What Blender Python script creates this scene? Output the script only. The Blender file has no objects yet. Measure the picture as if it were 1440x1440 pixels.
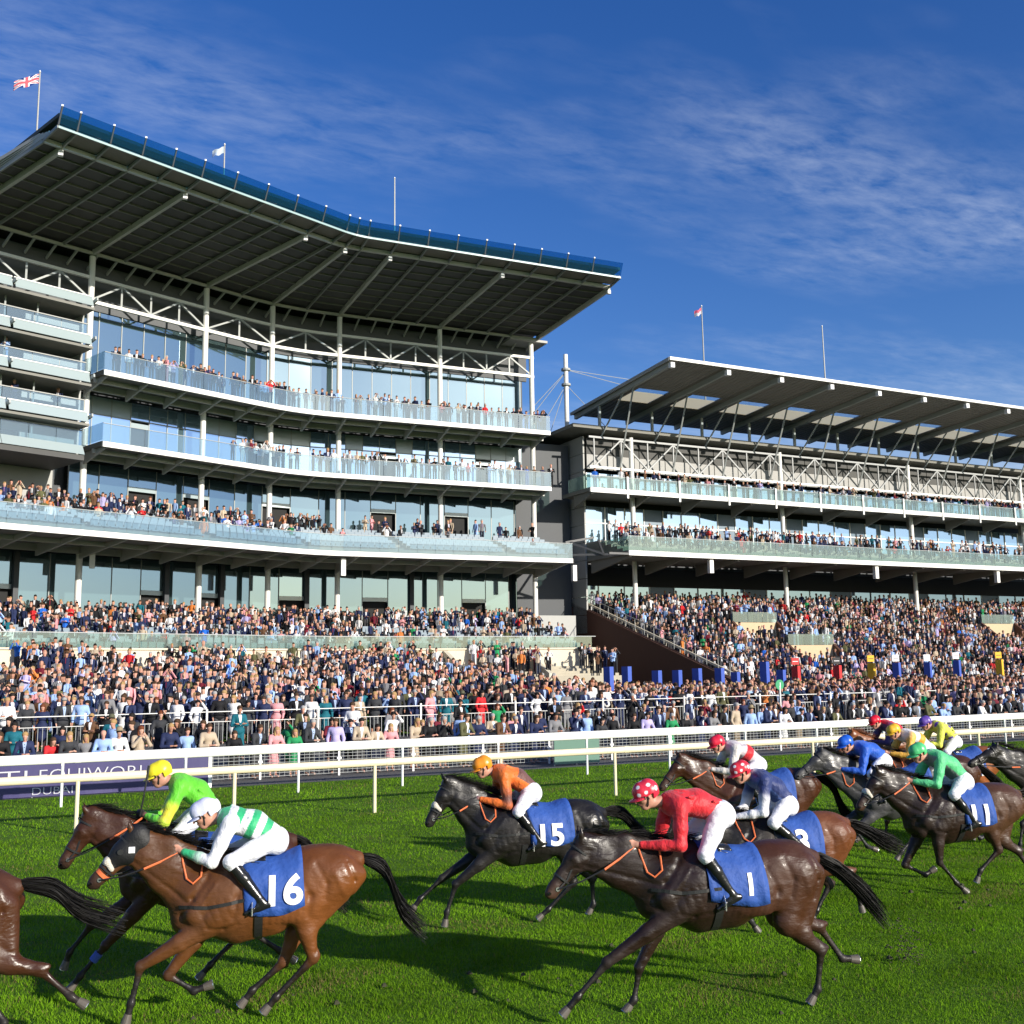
import bpy, math, random, time
import numpy as np
from mathutils import Vector, Matrix
from mathutils.bvhtree import BVHTree
T0 = time.time()
random.seed(7)
RNG = np.random.default_rng(11)
scene = bpy.context.scene
COL = scene.collection
R = math.radians

# ------------------------------------------------------------------ camera
CAM_H = 3.2
cam_d = bpy.data.cameras.new('camera'); cam = bpy.data.objects.new('camera', cam_d); COL.objects.link(cam)
cam_d.sensor_fit = 'HORIZONTAL'; cam_d.sensor_width = 36.0; cam_d.lens = 36.0 * 1500 / 1440
cam_d.clip_start = 0.1; cam_d.clip_end = 6000
_v = Vector((math.cos(R(65.4)) * math.cos(R(8.38)), math.sin(R(65.4)) * math.cos(R(8.38)), math.sin(R(8.38))))
_r = _v.cross(Vector((0, 0, 1))).normalized(); _u = _r.cross(_v)
_c, _s = math.cos(R(0.86)), math.sin(R(0.86))
_r2 = _c * _r - _s * _u; _u2 = _s * _r + _c * _u
_m = Matrix((_r2, _u2, -_v)).transposed().to_4x4(); _m.translation = (0, 0, CAM_H)
cam.matrix_world = _m
scene.camera = cam

# ------------------------------------------------------------------ sun and sky
SUN_DIR = Vector((1.50, -2.85, 1.02)).normalized()          # towards the sun
SUN_EL = math.asin(SUN_DIR.z); SUN_AZ = math.atan2(SUN_DIR.x, SUN_DIR.y)
world = bpy.data.worlds.new('World'); scene.world = world; world.use_nodes = True
wn = world.node_tree; wn.nodes.clear()
def N(nt, t, **kw):
    n = nt.nodes.new(t)
    for k, v in kw.items(): setattr(n, k, v)
    return n
w_out = N(wn, 'ShaderNodeOutputWorld'); w_bg = N(wn, 'ShaderNodeBackground')
sky = N(wn, 'ShaderNodeTexSky', sky_type='NISHITA', sun_disc=False)
sky.sun_elevation = SUN_EL; sky.sun_rotation = SUN_AZ
sky.air_density = 1.0; sky.dust_density = 0.6; sky.ozone_density = 3.0
w_bg.inputs['Strength'].default_value = 0.122
tc = N(wn, 'ShaderNodeTexCoord'); sep = N(wn, 'ShaderNodeSeparateXYZ'); wn.links.new(tc.outputs['Generated'], sep.inputs[0])
def M(nt, op, a, b=None, c=None, clamp=False):
    n = nt.nodes.new('ShaderNodeMath'); n.operation = op; n.use_clamp = clamp
    for i, x in enumerate((a, b, c)):
        if x is None: continue
        if isinstance(x, (int, float)): n.inputs[i].default_value = x
        else: nt.links.new(x, n.inputs[i])
    return n.outputs[0]
# high thin cloud sheet: project the view direction on a flat layer
zc = M(wn, 'MAXIMUM', sep.outputs['Z'], 0.04)
zc2 = M(wn, 'ADD', zc, 0.06)
px_ = M(wn, 'DIVIDE', sep.outputs['X'], zc2); py_ = M(wn, 'DIVIDE', sep.outputs['Y'], zc2)
comb = N(wn, 'ShaderNodeCombineXYZ'); wn.links.new(px_, comb.inputs[0]); wn.links.new(py_, comb.inputs[1])
mp = N(wn, 'ShaderNodeMapping'); mp.inputs['Rotation'].default_value = (0, 0, R(-28)); mp.inputs['Scale'].default_value = (1.0, 2.2, 1.0)
wn.links.new(comb.outputs[0], mp.inputs[0])
n1 = N(wn, 'ShaderNodeTexNoise'); n1.inputs['Scale'].default_value = 0.75; n1.inputs['Detail'].default_value = 4; n1.inputs['Roughness'].default_value = 0.5
n2 = N(wn, 'ShaderNodeTexNoise'); n2.inputs['Scale'].default_value = 10.0; n2.inputs['Detail'].default_value = 9; n2.inputs['Roughness'].default_value = 0.62; n2.inputs['Distortion'].default_value = 0.2
wn.links.new(mp.outputs[0], n1.inputs['Vector']); wn.links.new(mp.outputs[0], n2.inputs['Vector'])
a_ = M(wn, 'MULTIPLY_ADD', n1.outputs[0], 4.2, -1.88, clamp=True)
b_ = M(wn, 'MULTIPLY_ADD', n2.outputs[0], 2.6, -0.82, clamp=True)
cl = M(wn, 'MULTIPLY', a_, b_); fade = M(wn, 'MULTIPLY_ADD', sep.outputs['Z'], 7.0, -0.35, clamp=True); cl = M(wn, 'MULTIPLY', M(wn, 'MULTIPLY', cl, 0.30), fade)
hz = M(wn, 'MULTIPLY_ADD', sep.outputs['Z'], -4.0, 1.0, clamp=True); hz = M(wn, 'MULTIPLY', hz, 0.75)
cl = M(wn, 'ADD', cl, hz)
mixw = N(wn, 'ShaderNodeMix', data_type='RGBA'); wn.links.new(cl, mixw.inputs['Factor'])
hsv = N(wn, 'ShaderNodeHueSaturation'); hsv.inputs['Hue'].default_value = 0.519; hsv.inputs['Saturation'].default_value = 1.30; hsv.inputs['Value'].default_value = 1.0
wn.links.new(sky.outputs[0], hsv.inputs['Color'])
wn.links.new(hsv.outputs[0], mixw.inputs['A']); mixw.inputs['B'].default_value = (5.0, 5.5, 6.4, 1)
wn.links.new(mixw.outputs['Result'], w_bg.inputs['Color']); wn.links.new(w_bg.outputs[0], w_out.inputs[0])
sun_d = bpy.data.lights.new('sun', 'SUN'); sun_d.energy = 5.0; sun_d.angle = R(0.55); sun_d.color = (1.0, 0.93, 0.82)
sun = bpy.data.objects.new('sun', sun_d); COL.objects.link(sun)
sun.rotation_mode = 'QUATERNION'; sun.rotation_quaternion = SUN_DIR.to_track_quat('Z', 'Y')
scene.view_settings.view_transform = 'Standard'; scene.view_settings.look = 'None'
scene.view_settings.exposure = 0.38; scene.view_settings.gamma = 1.0
scene.view_settings.use_curve_mapping = False
try:
    scene.cycles.max_bounces = 8; scene.cycles.transparent_max_bounces = 16
    scene.cycles.caustics_reflective = False; scene.cycles.caustics_refractive = False
except Exception: pass

# ------------------------------------------------------------------ materials
MAT = {}
def mat(name, color=(0.5, 0.5, 0.5), rough=0.6, metal=0.0, spec=0.5, noise=0.0, nscale=8.0, bump=0.0, bscale=60.0, bdist=0.02, coat=0.0, attr=None, sheen=0.0, trans=0.0, stretch=None):
    if name in MAT: return MAT[name]
    m = bpy.data.materials.new(name); m.use_nodes = True; nt = m.node_tree
    b = nt.nodes['Principled BSDF']
    b.inputs['Roughness'].default_value = rough; b.inputs['Metallic'].default_value = metal
    b.inputs['Specular IOR Level'].default_value = spec; b.inputs['Coat Weight'].default_value = coat
    b.inputs['Coat Roughness'].default_value = 0.15
    if sheen: b.inputs['Sheen Weight'].default_value = sheen
    col = None
    if attr:
        at = N(nt, 'ShaderNodeAttribute', attribute_name=attr); col = at.outputs['Color']
    tco = N(nt, 'ShaderNodeTexCoord'); vec = tco.outputs['Object']
    if stretch:
        mpp = N(nt, 'ShaderNodeMapping'); mpp.inputs['Scale'].default_value = stretch; nt.links.new(vec, mpp.inputs[0]); vec = mpp.outputs[0]
    if noise > 0:
        nz = N(nt, 'ShaderNodeTexNoise'); nz.inputs['Scale'].default_value = nscale; nz.inputs['Detail'].default_value = 6; nz.inputs['Roughness'].default_value = 0.6
        nt.links.new(vec, nz.inputs['Vector'])
        f = M(nt, 'MULTIPLY_ADD', nz.outputs[0], noise * 2, 1 - noise)
        mx = N(nt, 'ShaderNodeMix', data_type='RGBA', blend_type='MULTIPLY'); mx.inputs['Factor'].default_value = 1
        if col is not None: nt.links.new(col, mx.inputs['A'])
        else: mx.inputs['A'].default_value = (*color, 1)
        cc = N(nt, 'ShaderNodeCombineColor'); 
        for i in range(3): nt.links.new(f, cc.inputs[i])
        nt.links.new(cc.outputs[0], mx.inputs['B']); col = mx.outputs['Result']
    if col is not None: nt.links.new(col, b.inputs['Base Color'])
    else: b.inputs['Base Color'].default_value = (*color, 1)
    if bump > 0:
        nb = N(nt, 'ShaderNodeTexNoise'); nb.inputs['Scale'].default_value = bscale; nb.inputs['Detail'].default_value = 4
        nt.links.new(vec, nb.inputs['Vector'])
        bp = N(nt, 'ShaderNodeBump'); bp.inputs['Strength'].default_value = bump; bp.inputs['Distance'].default_value = bdist
        nt.links.new(nb.outputs[0], bp.inputs['Height']); nt.links.new(bp.outputs[0], b.inputs['Normal'])
    MAT[name] = m
    return m
def mat_glass(name, tint, trans, diff, rough=0.03, gloss=0.12):
    """thin architectural glass: clear part + pale body + mirror part"""
    m = bpy.data.materials.new(name); m.use_nodes = True; nt = m.node_tree; nt.nodes.clear()
    o = N(nt, 'ShaderNodeOutputMaterial')
    tr = N(nt, 'ShaderNodeBsdfTransparent'); tr.inputs[0].default_value = (*tint, 1)
    df = N(nt, 'ShaderNodeBsdfDiffuse'); df.inputs[0].default_value = (*diff, 1)
    tl = N(nt, 'ShaderNodeBsdfTranslucent'); tl.inputs[0].default_value = (*diff, 1)
    ad = N(nt, 'ShaderNodeMixShader'); ad.inputs[0].default_value = 0.3; nt.links.new(df.outputs[0], ad.inputs[1]); nt.links.new(tl.outputs[0], ad.inputs[2])
    m1 = N(nt, 'ShaderNodeMixShader'); m1.inputs[0].default_value = trans; nt.links.new(ad.outputs[0], m1.inputs[1]); nt.links.new(tr.outputs[0], m1.inputs[2])
    gl = N(nt, 'ShaderNodeBsdfGlossy'); gl.inputs['Roughness'].default_value = rough; gl.inputs['Color'].default_value = (0.92, 0.98, 1, 1)
    fr = N(nt, 'ShaderNodeFresnel'); fr.inputs[0].default_value = 1.5
    bk = N(nt, 'ShaderNodeNewGeometry'); f = M(nt, 'MULTIPLY', M(nt, 'ADD', fr.outputs[0], gloss, clamp=True), M(nt, 'SUBTRACT', 1.0, bk.outputs['Backfacing']))
    m2 = N(nt, 'ShaderNodeMixShader'); nt.links.new(f, m2.inputs[0]); nt.links.new(m1.outputs[0], m2.inputs[1]); nt.links.new(gl.outputs[0], m2.inputs[2])
    nt.links.new(m2.outputs[0], o.inputs[0]); MAT[name] = m
    return m
mat('white_paint', (0.80, 0.79, 0.74), 0.45, noise=0.06, nscale=0.7)
mat('white_plastic', (0.86, 0.86, 0.83), 0.35, noise=0.05, nscale=2.5)
mat('cream_plastic', (0.80, 0.70, 0.48), 0.35, noise=0.06, nscale=2.5)
mat('grey_steel', (0.36, 0.38, 0.37), 0.5, noise=0.08, nscale=1.0)
mat('strut_steel', (0.50, 0.50, 0.46), 0.5, noise=0.08, nscale=1.0)
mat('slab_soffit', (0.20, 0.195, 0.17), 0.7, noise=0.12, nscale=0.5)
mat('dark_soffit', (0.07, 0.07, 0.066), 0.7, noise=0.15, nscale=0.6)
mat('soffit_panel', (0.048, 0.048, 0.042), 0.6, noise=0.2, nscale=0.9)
mat('roof_top', (0.30, 0.32, 0.33), 0.5, noise=0.08)
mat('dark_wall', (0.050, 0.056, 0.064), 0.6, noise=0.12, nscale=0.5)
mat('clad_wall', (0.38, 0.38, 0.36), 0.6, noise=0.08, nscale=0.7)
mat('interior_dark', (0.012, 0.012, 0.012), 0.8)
mat('cream_wall', (0.62, 0.56, 0.43), 0.8, noise=0.10, nscale=1.2, bump=0.2, bscale=9)
mat('step_concrete', (0.30, 0.28, 0.24), 0.85, noise=0.15, nscale=1.5, bump=0.2, bscale=12)
mat('brown_wall', (0.075, 0.028, 0.016), 0.75, noise=0.10, nscale=1.5)
mat('asphalt', (0.10, 0.10, 0.10), 0.9, noise=0.2, nscale=4, bump=0.4, bscale=120)
mat('seat_plastic', (0.20, 0.26, 0.31), 0.5)
mat('blue_cloth', (0.018, 0.072, 0.31), 0.7, noise=0.16, nscale=9, bump=0.8, bscale=6, bdist=0.05)
mat('stand_blue', (0.05, 0.10, 0.42), 0.7, noise=0.08)
mat('stand_red', (0.55, 0.03, 0.03), 0.7, noise=0.08)
mat('stand_yellow', (0.75, 0.42, 0.02), 0.7, noise=0.08)
mat('stand_white', (0.8, 0.8, 0.8), 0.7, noise=0.04)
mat('stand_green', (0.02, 0.30, 0.12), 0.6)
mat('stand_black', (0.02, 0.02, 0.022), 0.7)
mat('digit_white', (0.85, 0.85, 0.85), 0.6)
mat('black_leather', (0.012, 0.012, 0.013), 0.22, spec=0.6, bump=0.15, bscale=40)
mat('black_strap', (0.02, 0.02, 0.02), 0.45)
mat('orange_rein', (0.70, 0.16, 0.05), 0.6)
mat('white_breeches', (0.76, 0.76, 0.79), 0.6, noise=0.07, nscale=9, bump=0.7, bscale=11, bdist=0.04, stretch=(1, 1, 1.8))
mat('sheepskin', (0.80, 0.74, 0.62), 0.95, noise=0.12, nscale=60, bump=1.0, bscale=160)
mat('black_hood', (0.006, 0.006, 0.007), 0.6, bump=0.2, bscale=60)
mat('bone_hoof', (0.10, 0.085, 0.07), 0.5, noise=0.2, nscale=20)
mat('shoe_metal', (0.6, 0.6, 0.6), 0.25, metal=0.9)
mat('eye_black', (0.008, 0.006, 0.005), 0.06, spec=0.8)
mat('hair_black', (0.012, 0.011, 0.011), 0.5, bump=0.8, bscale=30, stretch=(2, 2, 14))
mat('mane_black', (0.010, 0.009, 0.008), 0.6, spec=0.25)
mat('skin', (0.56, 0.29, 0.20), 0.5, noise=0.08, nscale=20)
mat('banner_purple', (0.050, 0.043, 0.14), 0.5, noise=0.05)
mat('coat_attr', attr='col', rough=0.45, spec=0.38, noise=0.30, nscale=5, coat=0.04)
def _coat():
    m = MAT['coat_attr']; nt = m.node_tree; b = nt.nodes['Principled BSDF']; t = N(nt, 'ShaderNodeTexCoord')
    a = N(nt, 'ShaderNodeTexNoise'); a.inputs['Scale'].default_value = 7.5; a.inputs['Detail'].default_value = 2.5; a.inputs['Distortion'].default_value = 0.35
    c = N(nt, 'ShaderNodeTexNoise'); c.inputs['Scale'].default_value = 55; c.inputs['Detail'].default_value = 3
    mp1 = N(nt, 'ShaderNodeMapping'); mp1.inputs['Scale'].default_value = (1, .6, 1.5); nt.links.new(t.outputs['Object'], mp1.inputs[0])
    nt.links.new(mp1.outputs[0], a.inputs['Vector']); nt.links.new(t.outputs['Object'], c.inputs['Vector'])
    b1 = N(nt, 'ShaderNodeBump'); b1.inputs['Strength'].default_value = 0.24; b1.inputs['Distance'].default_value = 0.05; nt.links.new(a.outputs[0], b1.inputs['Height'])
    b2 = N(nt, 'ShaderNodeBump'); b2.inputs['Strength'].default_value = 0.12; b2.inputs['Distance'].default_value = 0.01; nt.links.new(c.outputs[0], b2.inputs['Height']); nt.links.new(b1.outputs[0], b2.inputs['Normal'])
    nt.links.new(b2.outputs[0], b.inputs['Normal'])
    w3 = N(nt, 'ShaderNodeTexNoise'); w3.inputs['Scale'].default_value = 17; w3.inputs['Detail'].default_value = 3; w3.inputs['Distortion'].default_value = 0.6
    mp3 = N(nt, 'ShaderNodeMapping'); mp3.inputs['Scale'].default_value = (.45, 1, 1.3); mp3.inputs['Rotation'].default_value = (0, .5, 0); nt.links.new(t.outputs['Object'], mp3.inputs[0]); nt.links.new(mp3.outputs[0], w3.inputs['Vector'])
    b3 = N(nt, 'ShaderNodeBump'); b3.inputs['Strength'].default_value = 0.30; b3.inputs['Distance'].default_value = 0.02; nt.links.new(w3.outputs[0], b3.inputs['Height']); nt.links.new(b2.outputs[0], b3.inputs['Normal']); nt.links.new(b3.outputs[0], b.inputs['Normal'])
    r = N(nt, 'ShaderNodeTexNoise'); r.inputs['Scale'].default_value = 2.6; r.inputs['Detail'].default_value = 5; nt.links.new(t.outputs['Object'], r.inputs['Vector'])
    nt.links.new(M(nt, 'MULTIPLY_ADD', r.outputs[0], 1.25, -0.12, clamp=True), b.inputs['Roughness'])
_coat()
mat('silk_attr', attr='col', rough=0.55, spec=0.4, noise=0.10, nscale=7, bump=0.9, bscale=8, bdist=0.035, sheen=0.15, stretch=(1.7, .7, 1.2))
mat('cap_attr', attr='col', rough=0.35, spec=0.5, noise=0.04, nscale=9, bump=0.15, bscale=30)
mat('skin_attr', attr='col', rough=0.5, spec=0.4, noise=0.06, nscale=20)
mat('crowd_attr', attr='col', rough=0.8, spec=0.2)
mat_glass('glass_rail', (0.80, 0.91, 0.96), 0.83, (0.40, 0.53, 0.60), 0.03, 0.10)
mat_glass('glass_rail_green', (0.76, 0.90, 0.86), 0.80, (0.40, 0.48, 0.45), 0.03, 0.08)
mat_glass('glass_ledge', (0.8, 0.95, 0.93), 0.12, (0.52, 0.61, 0.62), 0.2, 0.06)
mat_glass('glass_blue', (0.26, 0.60, 0.84), 0.86, (0.01, 0.18, 0.34), 0.05, 0.02)
def mat_facade(name, tint, rough, metal=1.0):
    m = bpy.data.materials.new(name); m.use_nodes = True; nt = m.node_tree
    b = nt.nodes['Principled BSDF']; b.inputs['Base Color'].default_value = (*tint, 1)
    b.inputs['Metallic'].default_value = metal; b.inputs['Roughness'].default_value = rough
    o_ = nt.nodes['Material Output']; df = N(nt, 'ShaderNodeBsdfDiffuse'); df.inputs[0].default_value = (tint[0] * .8, tint[1] * 1.0, tint[2] * .9, 1)
    mxs = N(nt, 'ShaderNodeMixShader'); mxs.inputs[0].default_value = .13; nt.links.new(b.outputs[0], mxs.inputs[1]); nt.links.new(df.outputs[0], mxs.inputs[2]); nt.links.new(mxs.outputs[0], o_.inputs[0])
    nz = N(nt, 'ShaderNodeTexNoise'); nz.inputs['Scale'].default_value = 0.35; tcx = N(nt, 'ShaderNodeTexCoord')
    nt.links.new(tcx.outputs['Object'], nz.inputs['Vector'])
    bp = N(nt, 'ShaderNodeBump'); bp.inputs['Strength'].default_value = 0.05; bp.inputs['Distance'].default_value = 0.05
    nt.links.new(nz.outputs[0], bp.inputs['Height']); nt.links.new(bp.outputs[0], b.inputs['Normal'])
    MAT[name] = m
mat_facade('facade_glass', (0.29, 0.38, 0.44), 0.03)
mat_facade('facade_glass_light', (0.46, 0.60, 0.78), 0.04)
mat_facade('facade_glass_dark', (0.25, 0.34, 0.42), 0.04)

# ------------------------------------------------------------------ object helpers
def link(name, mesh, parent=None, loc=None, rot=None):
    o = bpy.data.objects.new(name, mesh); COL.objects.link(o)
    if parent is not None: o.parent = parent
    if loc is not None: o.location = loc
    if rot is not None: o.rotation_euler = rot
    return o
def tag(o, label=None, cat=None, group=None, kind=None):
    if label: o['label'] = label
    if cat: o['category'] = cat
    if group: o['group'] = group
    if kind: o['kind'] = kind
    return o
def empty(name, loc=(0, 0, 0), rz=0.0):
    o = bpy.data.objects.new(name, None); COL.objects.link(o); o.location = loc; o.rotation_euler = (0, 0, rz); o.empty_display_size = 0.2
    return o
class MB:
    def __init__(s): s.v = []; s.f = []; s.mi = []
    def add(s, vs, fs, mi=0):
        n = len(s.v); s.v.extend([tuple(map(float, p)) for p in vs]); s.f.extend([tuple(i + n for i in f) for f in fs]); s.mi.extend([mi] * len(fs)); return s
    def box(s, a, b, mi=0):
        x0, y0, z0 = a; x1, y1, z1 = b
        return s.hexa([(x0, y0, z0), (x1, y0, z0), (x1, y1, z0), (x0, y1, z0)], [(x0, y0, z1), (x1, y0, z1), (x1, y1, z1), (x0, y1, z1)], mi)
    def hexa(s, lo, hi, mi=0):
        return s.add(list(lo) + list(hi), [(3, 2, 1, 0), (4, 5, 6, 7), (0, 1, 5, 4), (1, 2, 6, 5), (2, 3, 7, 6), (3, 0, 4, 7)], mi)
    def beam(s, a, b, w, h=None, mi=0, up=(0, 0, 1)):
        h = w if h is None else h
        a = Vector(a); b = Vector(b); d = (b - a).normalized(); u = Vector(up)
        if abs(d.dot(u)) > 0.98: u = Vector((1, 0, 0))
        r = d.cross(u).normalized() * (w / 2); u2 = r.cross(d).normalized() * (h / 2)
        return s.hexa([a - r - u2, a + r - u2, a + r + u2, a - r + u2], [b - r - u2, b + r - u2, b + r + u2, b - r + u2], mi)
    def tube(s, pts, rad, n=8, mi=0, caps=True, sq=1.0):
        pts = [Vector(p) for p in pts]; m = len(pts); rad = [rad] * m if isinstance(rad, (int, float)) else rad
        d0 = (pts[1] - pts[0]).normalized(); u = Vector((0, 0, 1)) if abs(d0.z) < 0.9 else Vector((1, 0, 0))
        base = len(s.v); r = None
        for i, p in enumerate(pts):
            d = (pts[min(i + 1, m - 1)] - pts[max(i - 1, 0)]).normalized()
            r = d.cross(u).normalized() if r is None else (r - d * r.dot(d)).normalized()
            w = d.cross(r)
            for k in range(n):
                a = 2 * math.pi * k / n; q = p + r * math.cos(a) * rad[i] + w * math.sin(a) * rad[i] * sq
                s.v.append(tuple(q))
        for i in range(m - 1):
            for k in range(n):
                a0 = base + i * n + k; a1 = base + i * n + (k + 1) % n
                s.f.append((a0, a0 + n, a1 + n, a1)); s.mi.append(mi)
        if caps:
            s.f.append(tuple(base + k for k in range(n))); s.mi.append(mi)
            s.f.append(tuple(base + (m - 1) * n + k for k in reversed(range(n)))); s.mi.append(mi)
        return s
    def mesh(s, name, mats, smooth=False):
        me = bpy.data.meshes.new(name); me.from_pydata(s.v, [], s.f)
        mats = mats if isinstance(mats, (list, tuple)) else [mats]
        for m_ in mats: me.materials.append(MAT[m_] if isinstance(m_, str) else m_)
        if len(mats) > 1: me.polygons.foreach_set('material_index', s.mi)
        if smooth: me.polygons.foreach_set('use_smooth', [True] * len(me.polygons))
        me.update(); return me
    def build(s, name, mats, parent=None, loc=None, rot=None, smooth=False):
        return link(name, s.mesh(name, mats, smooth), parent, loc, rot)
def np_mesh(name, V, F, mats, cols=None, smooth=True):
    """V (n,3), F (m,k) quads or triangles as arrays, cols (n,3) point colours"""
    me = bpy.data.meshes.new(name); k = F.shape[1]
    me.vertices.add(len(V)); me.vertices.foreach_set('co', np.ascontiguousarray(V, np.float32).ravel())
    me.loops.add(F.size); me.loops.foreach_set('vertex_index', np.ascontiguousarray(F, np.int32).ravel())
    me.polygons.add(len(F)); me.polygons.foreach_set('loop_start', np.arange(len(F), dtype=np.int32) * k)
    me.polygons.foreach_set('loop_total', np.full(len(F), k, np.int32))
    if smooth: me.polygons.foreach_set('use_smooth', np.ones(len(F), bool))
    me.update(calc_edges=True)
    if cols is not None:
        at = me.color_attributes.new('col', 'FLOAT_COLOR', 'POINT')
        c4 = np.ones((len(V), 4), np.float32); c4[:, :3] = cols; at.data.foreach_set('color', c4.ravel())
    for m_ in (mats if isinstance(mats, (list, tuple)) else [mats]): me.materials.append(MAT[m_] if isinstance(m_, str) else m_)
    return me

# ------------------------------------------------------------------ implicit surfaces (smooth bodies)
class Body:
    """Blend of rounded cones and ellipsoids, polygonised with surface nets."""
    def __init__(s): s.p = []
    def cone(s, a, b, ra, rb=None, k=0.03, sy=1.0, col=None, off=0.0):
        rb = ra if rb is None else rb
        s.p.append(('c', np.array(a, float), np.array(b, float), ra, rb, k, sy, col)); return s
    def chain(s, pts, rad, k=0.03, sy=1.0, col=None):
        for i in range(len(pts) - 1): s.cone(pts[i], pts[i + 1], rad[i], rad[i + 1], k, sy if not isinstance(sy, (list, tuple)) else sy[i], col)
        return s
    def ell(s, c, r, rot=0.0, k=0.03, col=None):
        """rot: turn in the x-z plane (degrees, nose up positive)"""
        s.p.append(('e', np.array(c, float), np.array(r, float), math.radians(rot), None, k, 1.0, col)); return s
    def carve(s, pts, w, depth):
        """shallow furrow (depth > 0) or ridge (< 0) along a line seen from the side"""
        s.g = getattr(s, 'g', [])
        for a, b in zip(pts[:-1], pts[1:]): s.g.append((np.array(a, float), np.array(b, float), w, depth))
        return s
    def ev(s, p, X, Y, Z):
        if p[0] == 'c':
            _, a, b, ra, rb, k, sy, col = p
            isy = 1.0 / sy; ab = (b - a) * np.array([1, isy, 1]); L2 = max(ab @ ab, 1e-9)
            x = X - a[0]; y = (Y - a[1]) * isy; z = Z - a[2]
            t = np.clip((x * ab[0] + y * ab[1] + z * ab[2]) / L2, 0, 1)
            x = x - t * ab[0]; y = y - t * ab[1]; z = z - t * ab[2]
            q = np.sqrt(x * x + y * y + z * z) + 1e-9
            d = q - (ra + (rb - ra) * t)
            if sy != 1.0:
                g = np.sqrt(x * x + z * z + (y * isy) ** 2) / q; d = d / np.maximum(g, 0.3)
            return d
        _, c, r, th, _x, k, sy, col = p
        x = X - c[0]; y = Y - c[1]; z = Z - c[2]
        cs, sn = math.cos(th), math.sin(th); x, z = x * cs + z * sn, -x * sn + z * cs
        k0 = np.sqrt((x / r[0]) ** 2 + (y / r[1]) ** 2 + (z / r[2]) ** 2) + 1e-9
        k1 = np.sqrt((x / r[0] ** 2) ** 2 + (y / r[1] ** 2) ** 2 + (z / r[2] ** 2) ** 2) + 1e-9
        return k0 * (k0 - 1) / k1
    def bounds(s, p, pad):
        if p[0] == 'c':
            r = max(p[3], p[4]) * max(1, p[6]); lo = np.minimum(p[1], p[2]) - r; hi = np.maximum(p[1], p[2]) + r
        else:
            r = p[2].copy(); m = max(r[0], r[2]); r = np.array([m, r[1], m]); lo = p[1] - r; hi = p[1] + r
        return lo - pad, hi + pad
    def mesh(s, res):
        bs = [s.bounds(p, 0) for p in s.p]
        lo = np.min([b[0] for b in bs], 0) - 3 * res; hi = np.max([b[1] for b in bs], 0) + 3 * res
        n = np.ceil((hi - lo) / res).astype(int) + 1
        ax = [lo[i] + res * np.arange(n[i]) for i in range(3)]
        D = np.full(n, 9.0, np.float32)
        for p in s.p:
            k = p[5]; l, h = s.bounds(p, k * 1.6 + 2.5 * res)
            i0 = np.maximum(((l - lo) / res).astype(int), 0); i1 = np.minimum(np.ceil((h - lo) / res).astype(int) + 1, n)
            X = ax[0][i0[0]:i1[0], None, None]; Y = ax[1][None, i0[1]:i1[1], None]; Z = ax[2][None, None, i0[2]:i1[2]]
            d = s.ev(p, X, Y, Z).astype(np.float32)
            S = D[i0[0]:i1[0], i0[1]:i1[1], i0[2]:i1[2]]
            hh = np.maximum(k - np.abs(S - d), 0) / k
            S[...] = np.minimum(S, d) - hh * hh * k * 0.25
        for a, b, w, dp in getattr(s, 'g', []):
            pad = 2.2 * w; l = np.minimum(a, b) - pad; h = np.maximum(a, b) + pad
            i0 = np.maximum(((l - lo) / res).astype(int), 0); i1 = np.minimum(np.ceil((h - lo) / res).astype(int) + 1, n)
            X = ax[0][i0[0]:i1[0], None, None]; Z = ax[2][None, None, i0[2]:i1[2]]; Y = ax[1][None, :, None]
            ab = np.array([b[0] - a[0], b[2] - a[2]]); L2 = max(ab @ ab, 1e-9); t = np.clip(((X - a[0]) * ab[0] + (Z - a[2]) * ab[1]) / L2, 0, 1)
            d2 = (X - a[0] - t * ab[0]) ** 2 + (Z - a[2] - t * ab[1]) ** 2
            sd = a[1]; gate = np.clip((np.sign(sd) * Y - abs(sd) * .35) / .03, 0, 1) if abs(sd) > .01 else 1.0
            D[i0[0]:i1[0], :, i0[2]:i1[2]] += (dp * np.exp(-d2 / w ** 2) * gate).astype(np.float32)
        return surface_nets(D, lo, res)
    def colours(s, V, default, tau=0.02):
        cs = np.zeros((len(V), 3)); w = np.zeros(len(V))
        for p in s.p:
            c = p[7] if p[7] is not None else default
            d = s.ev(p, V[:, 0], V[:, 1], V[:, 2]); e = np.exp(-np.clip(d, -0.05, 1) / tau)
            cs += e[:, None] * np.array(c); w += e
        return cs / (w[:, None] + 1e-12)
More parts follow.
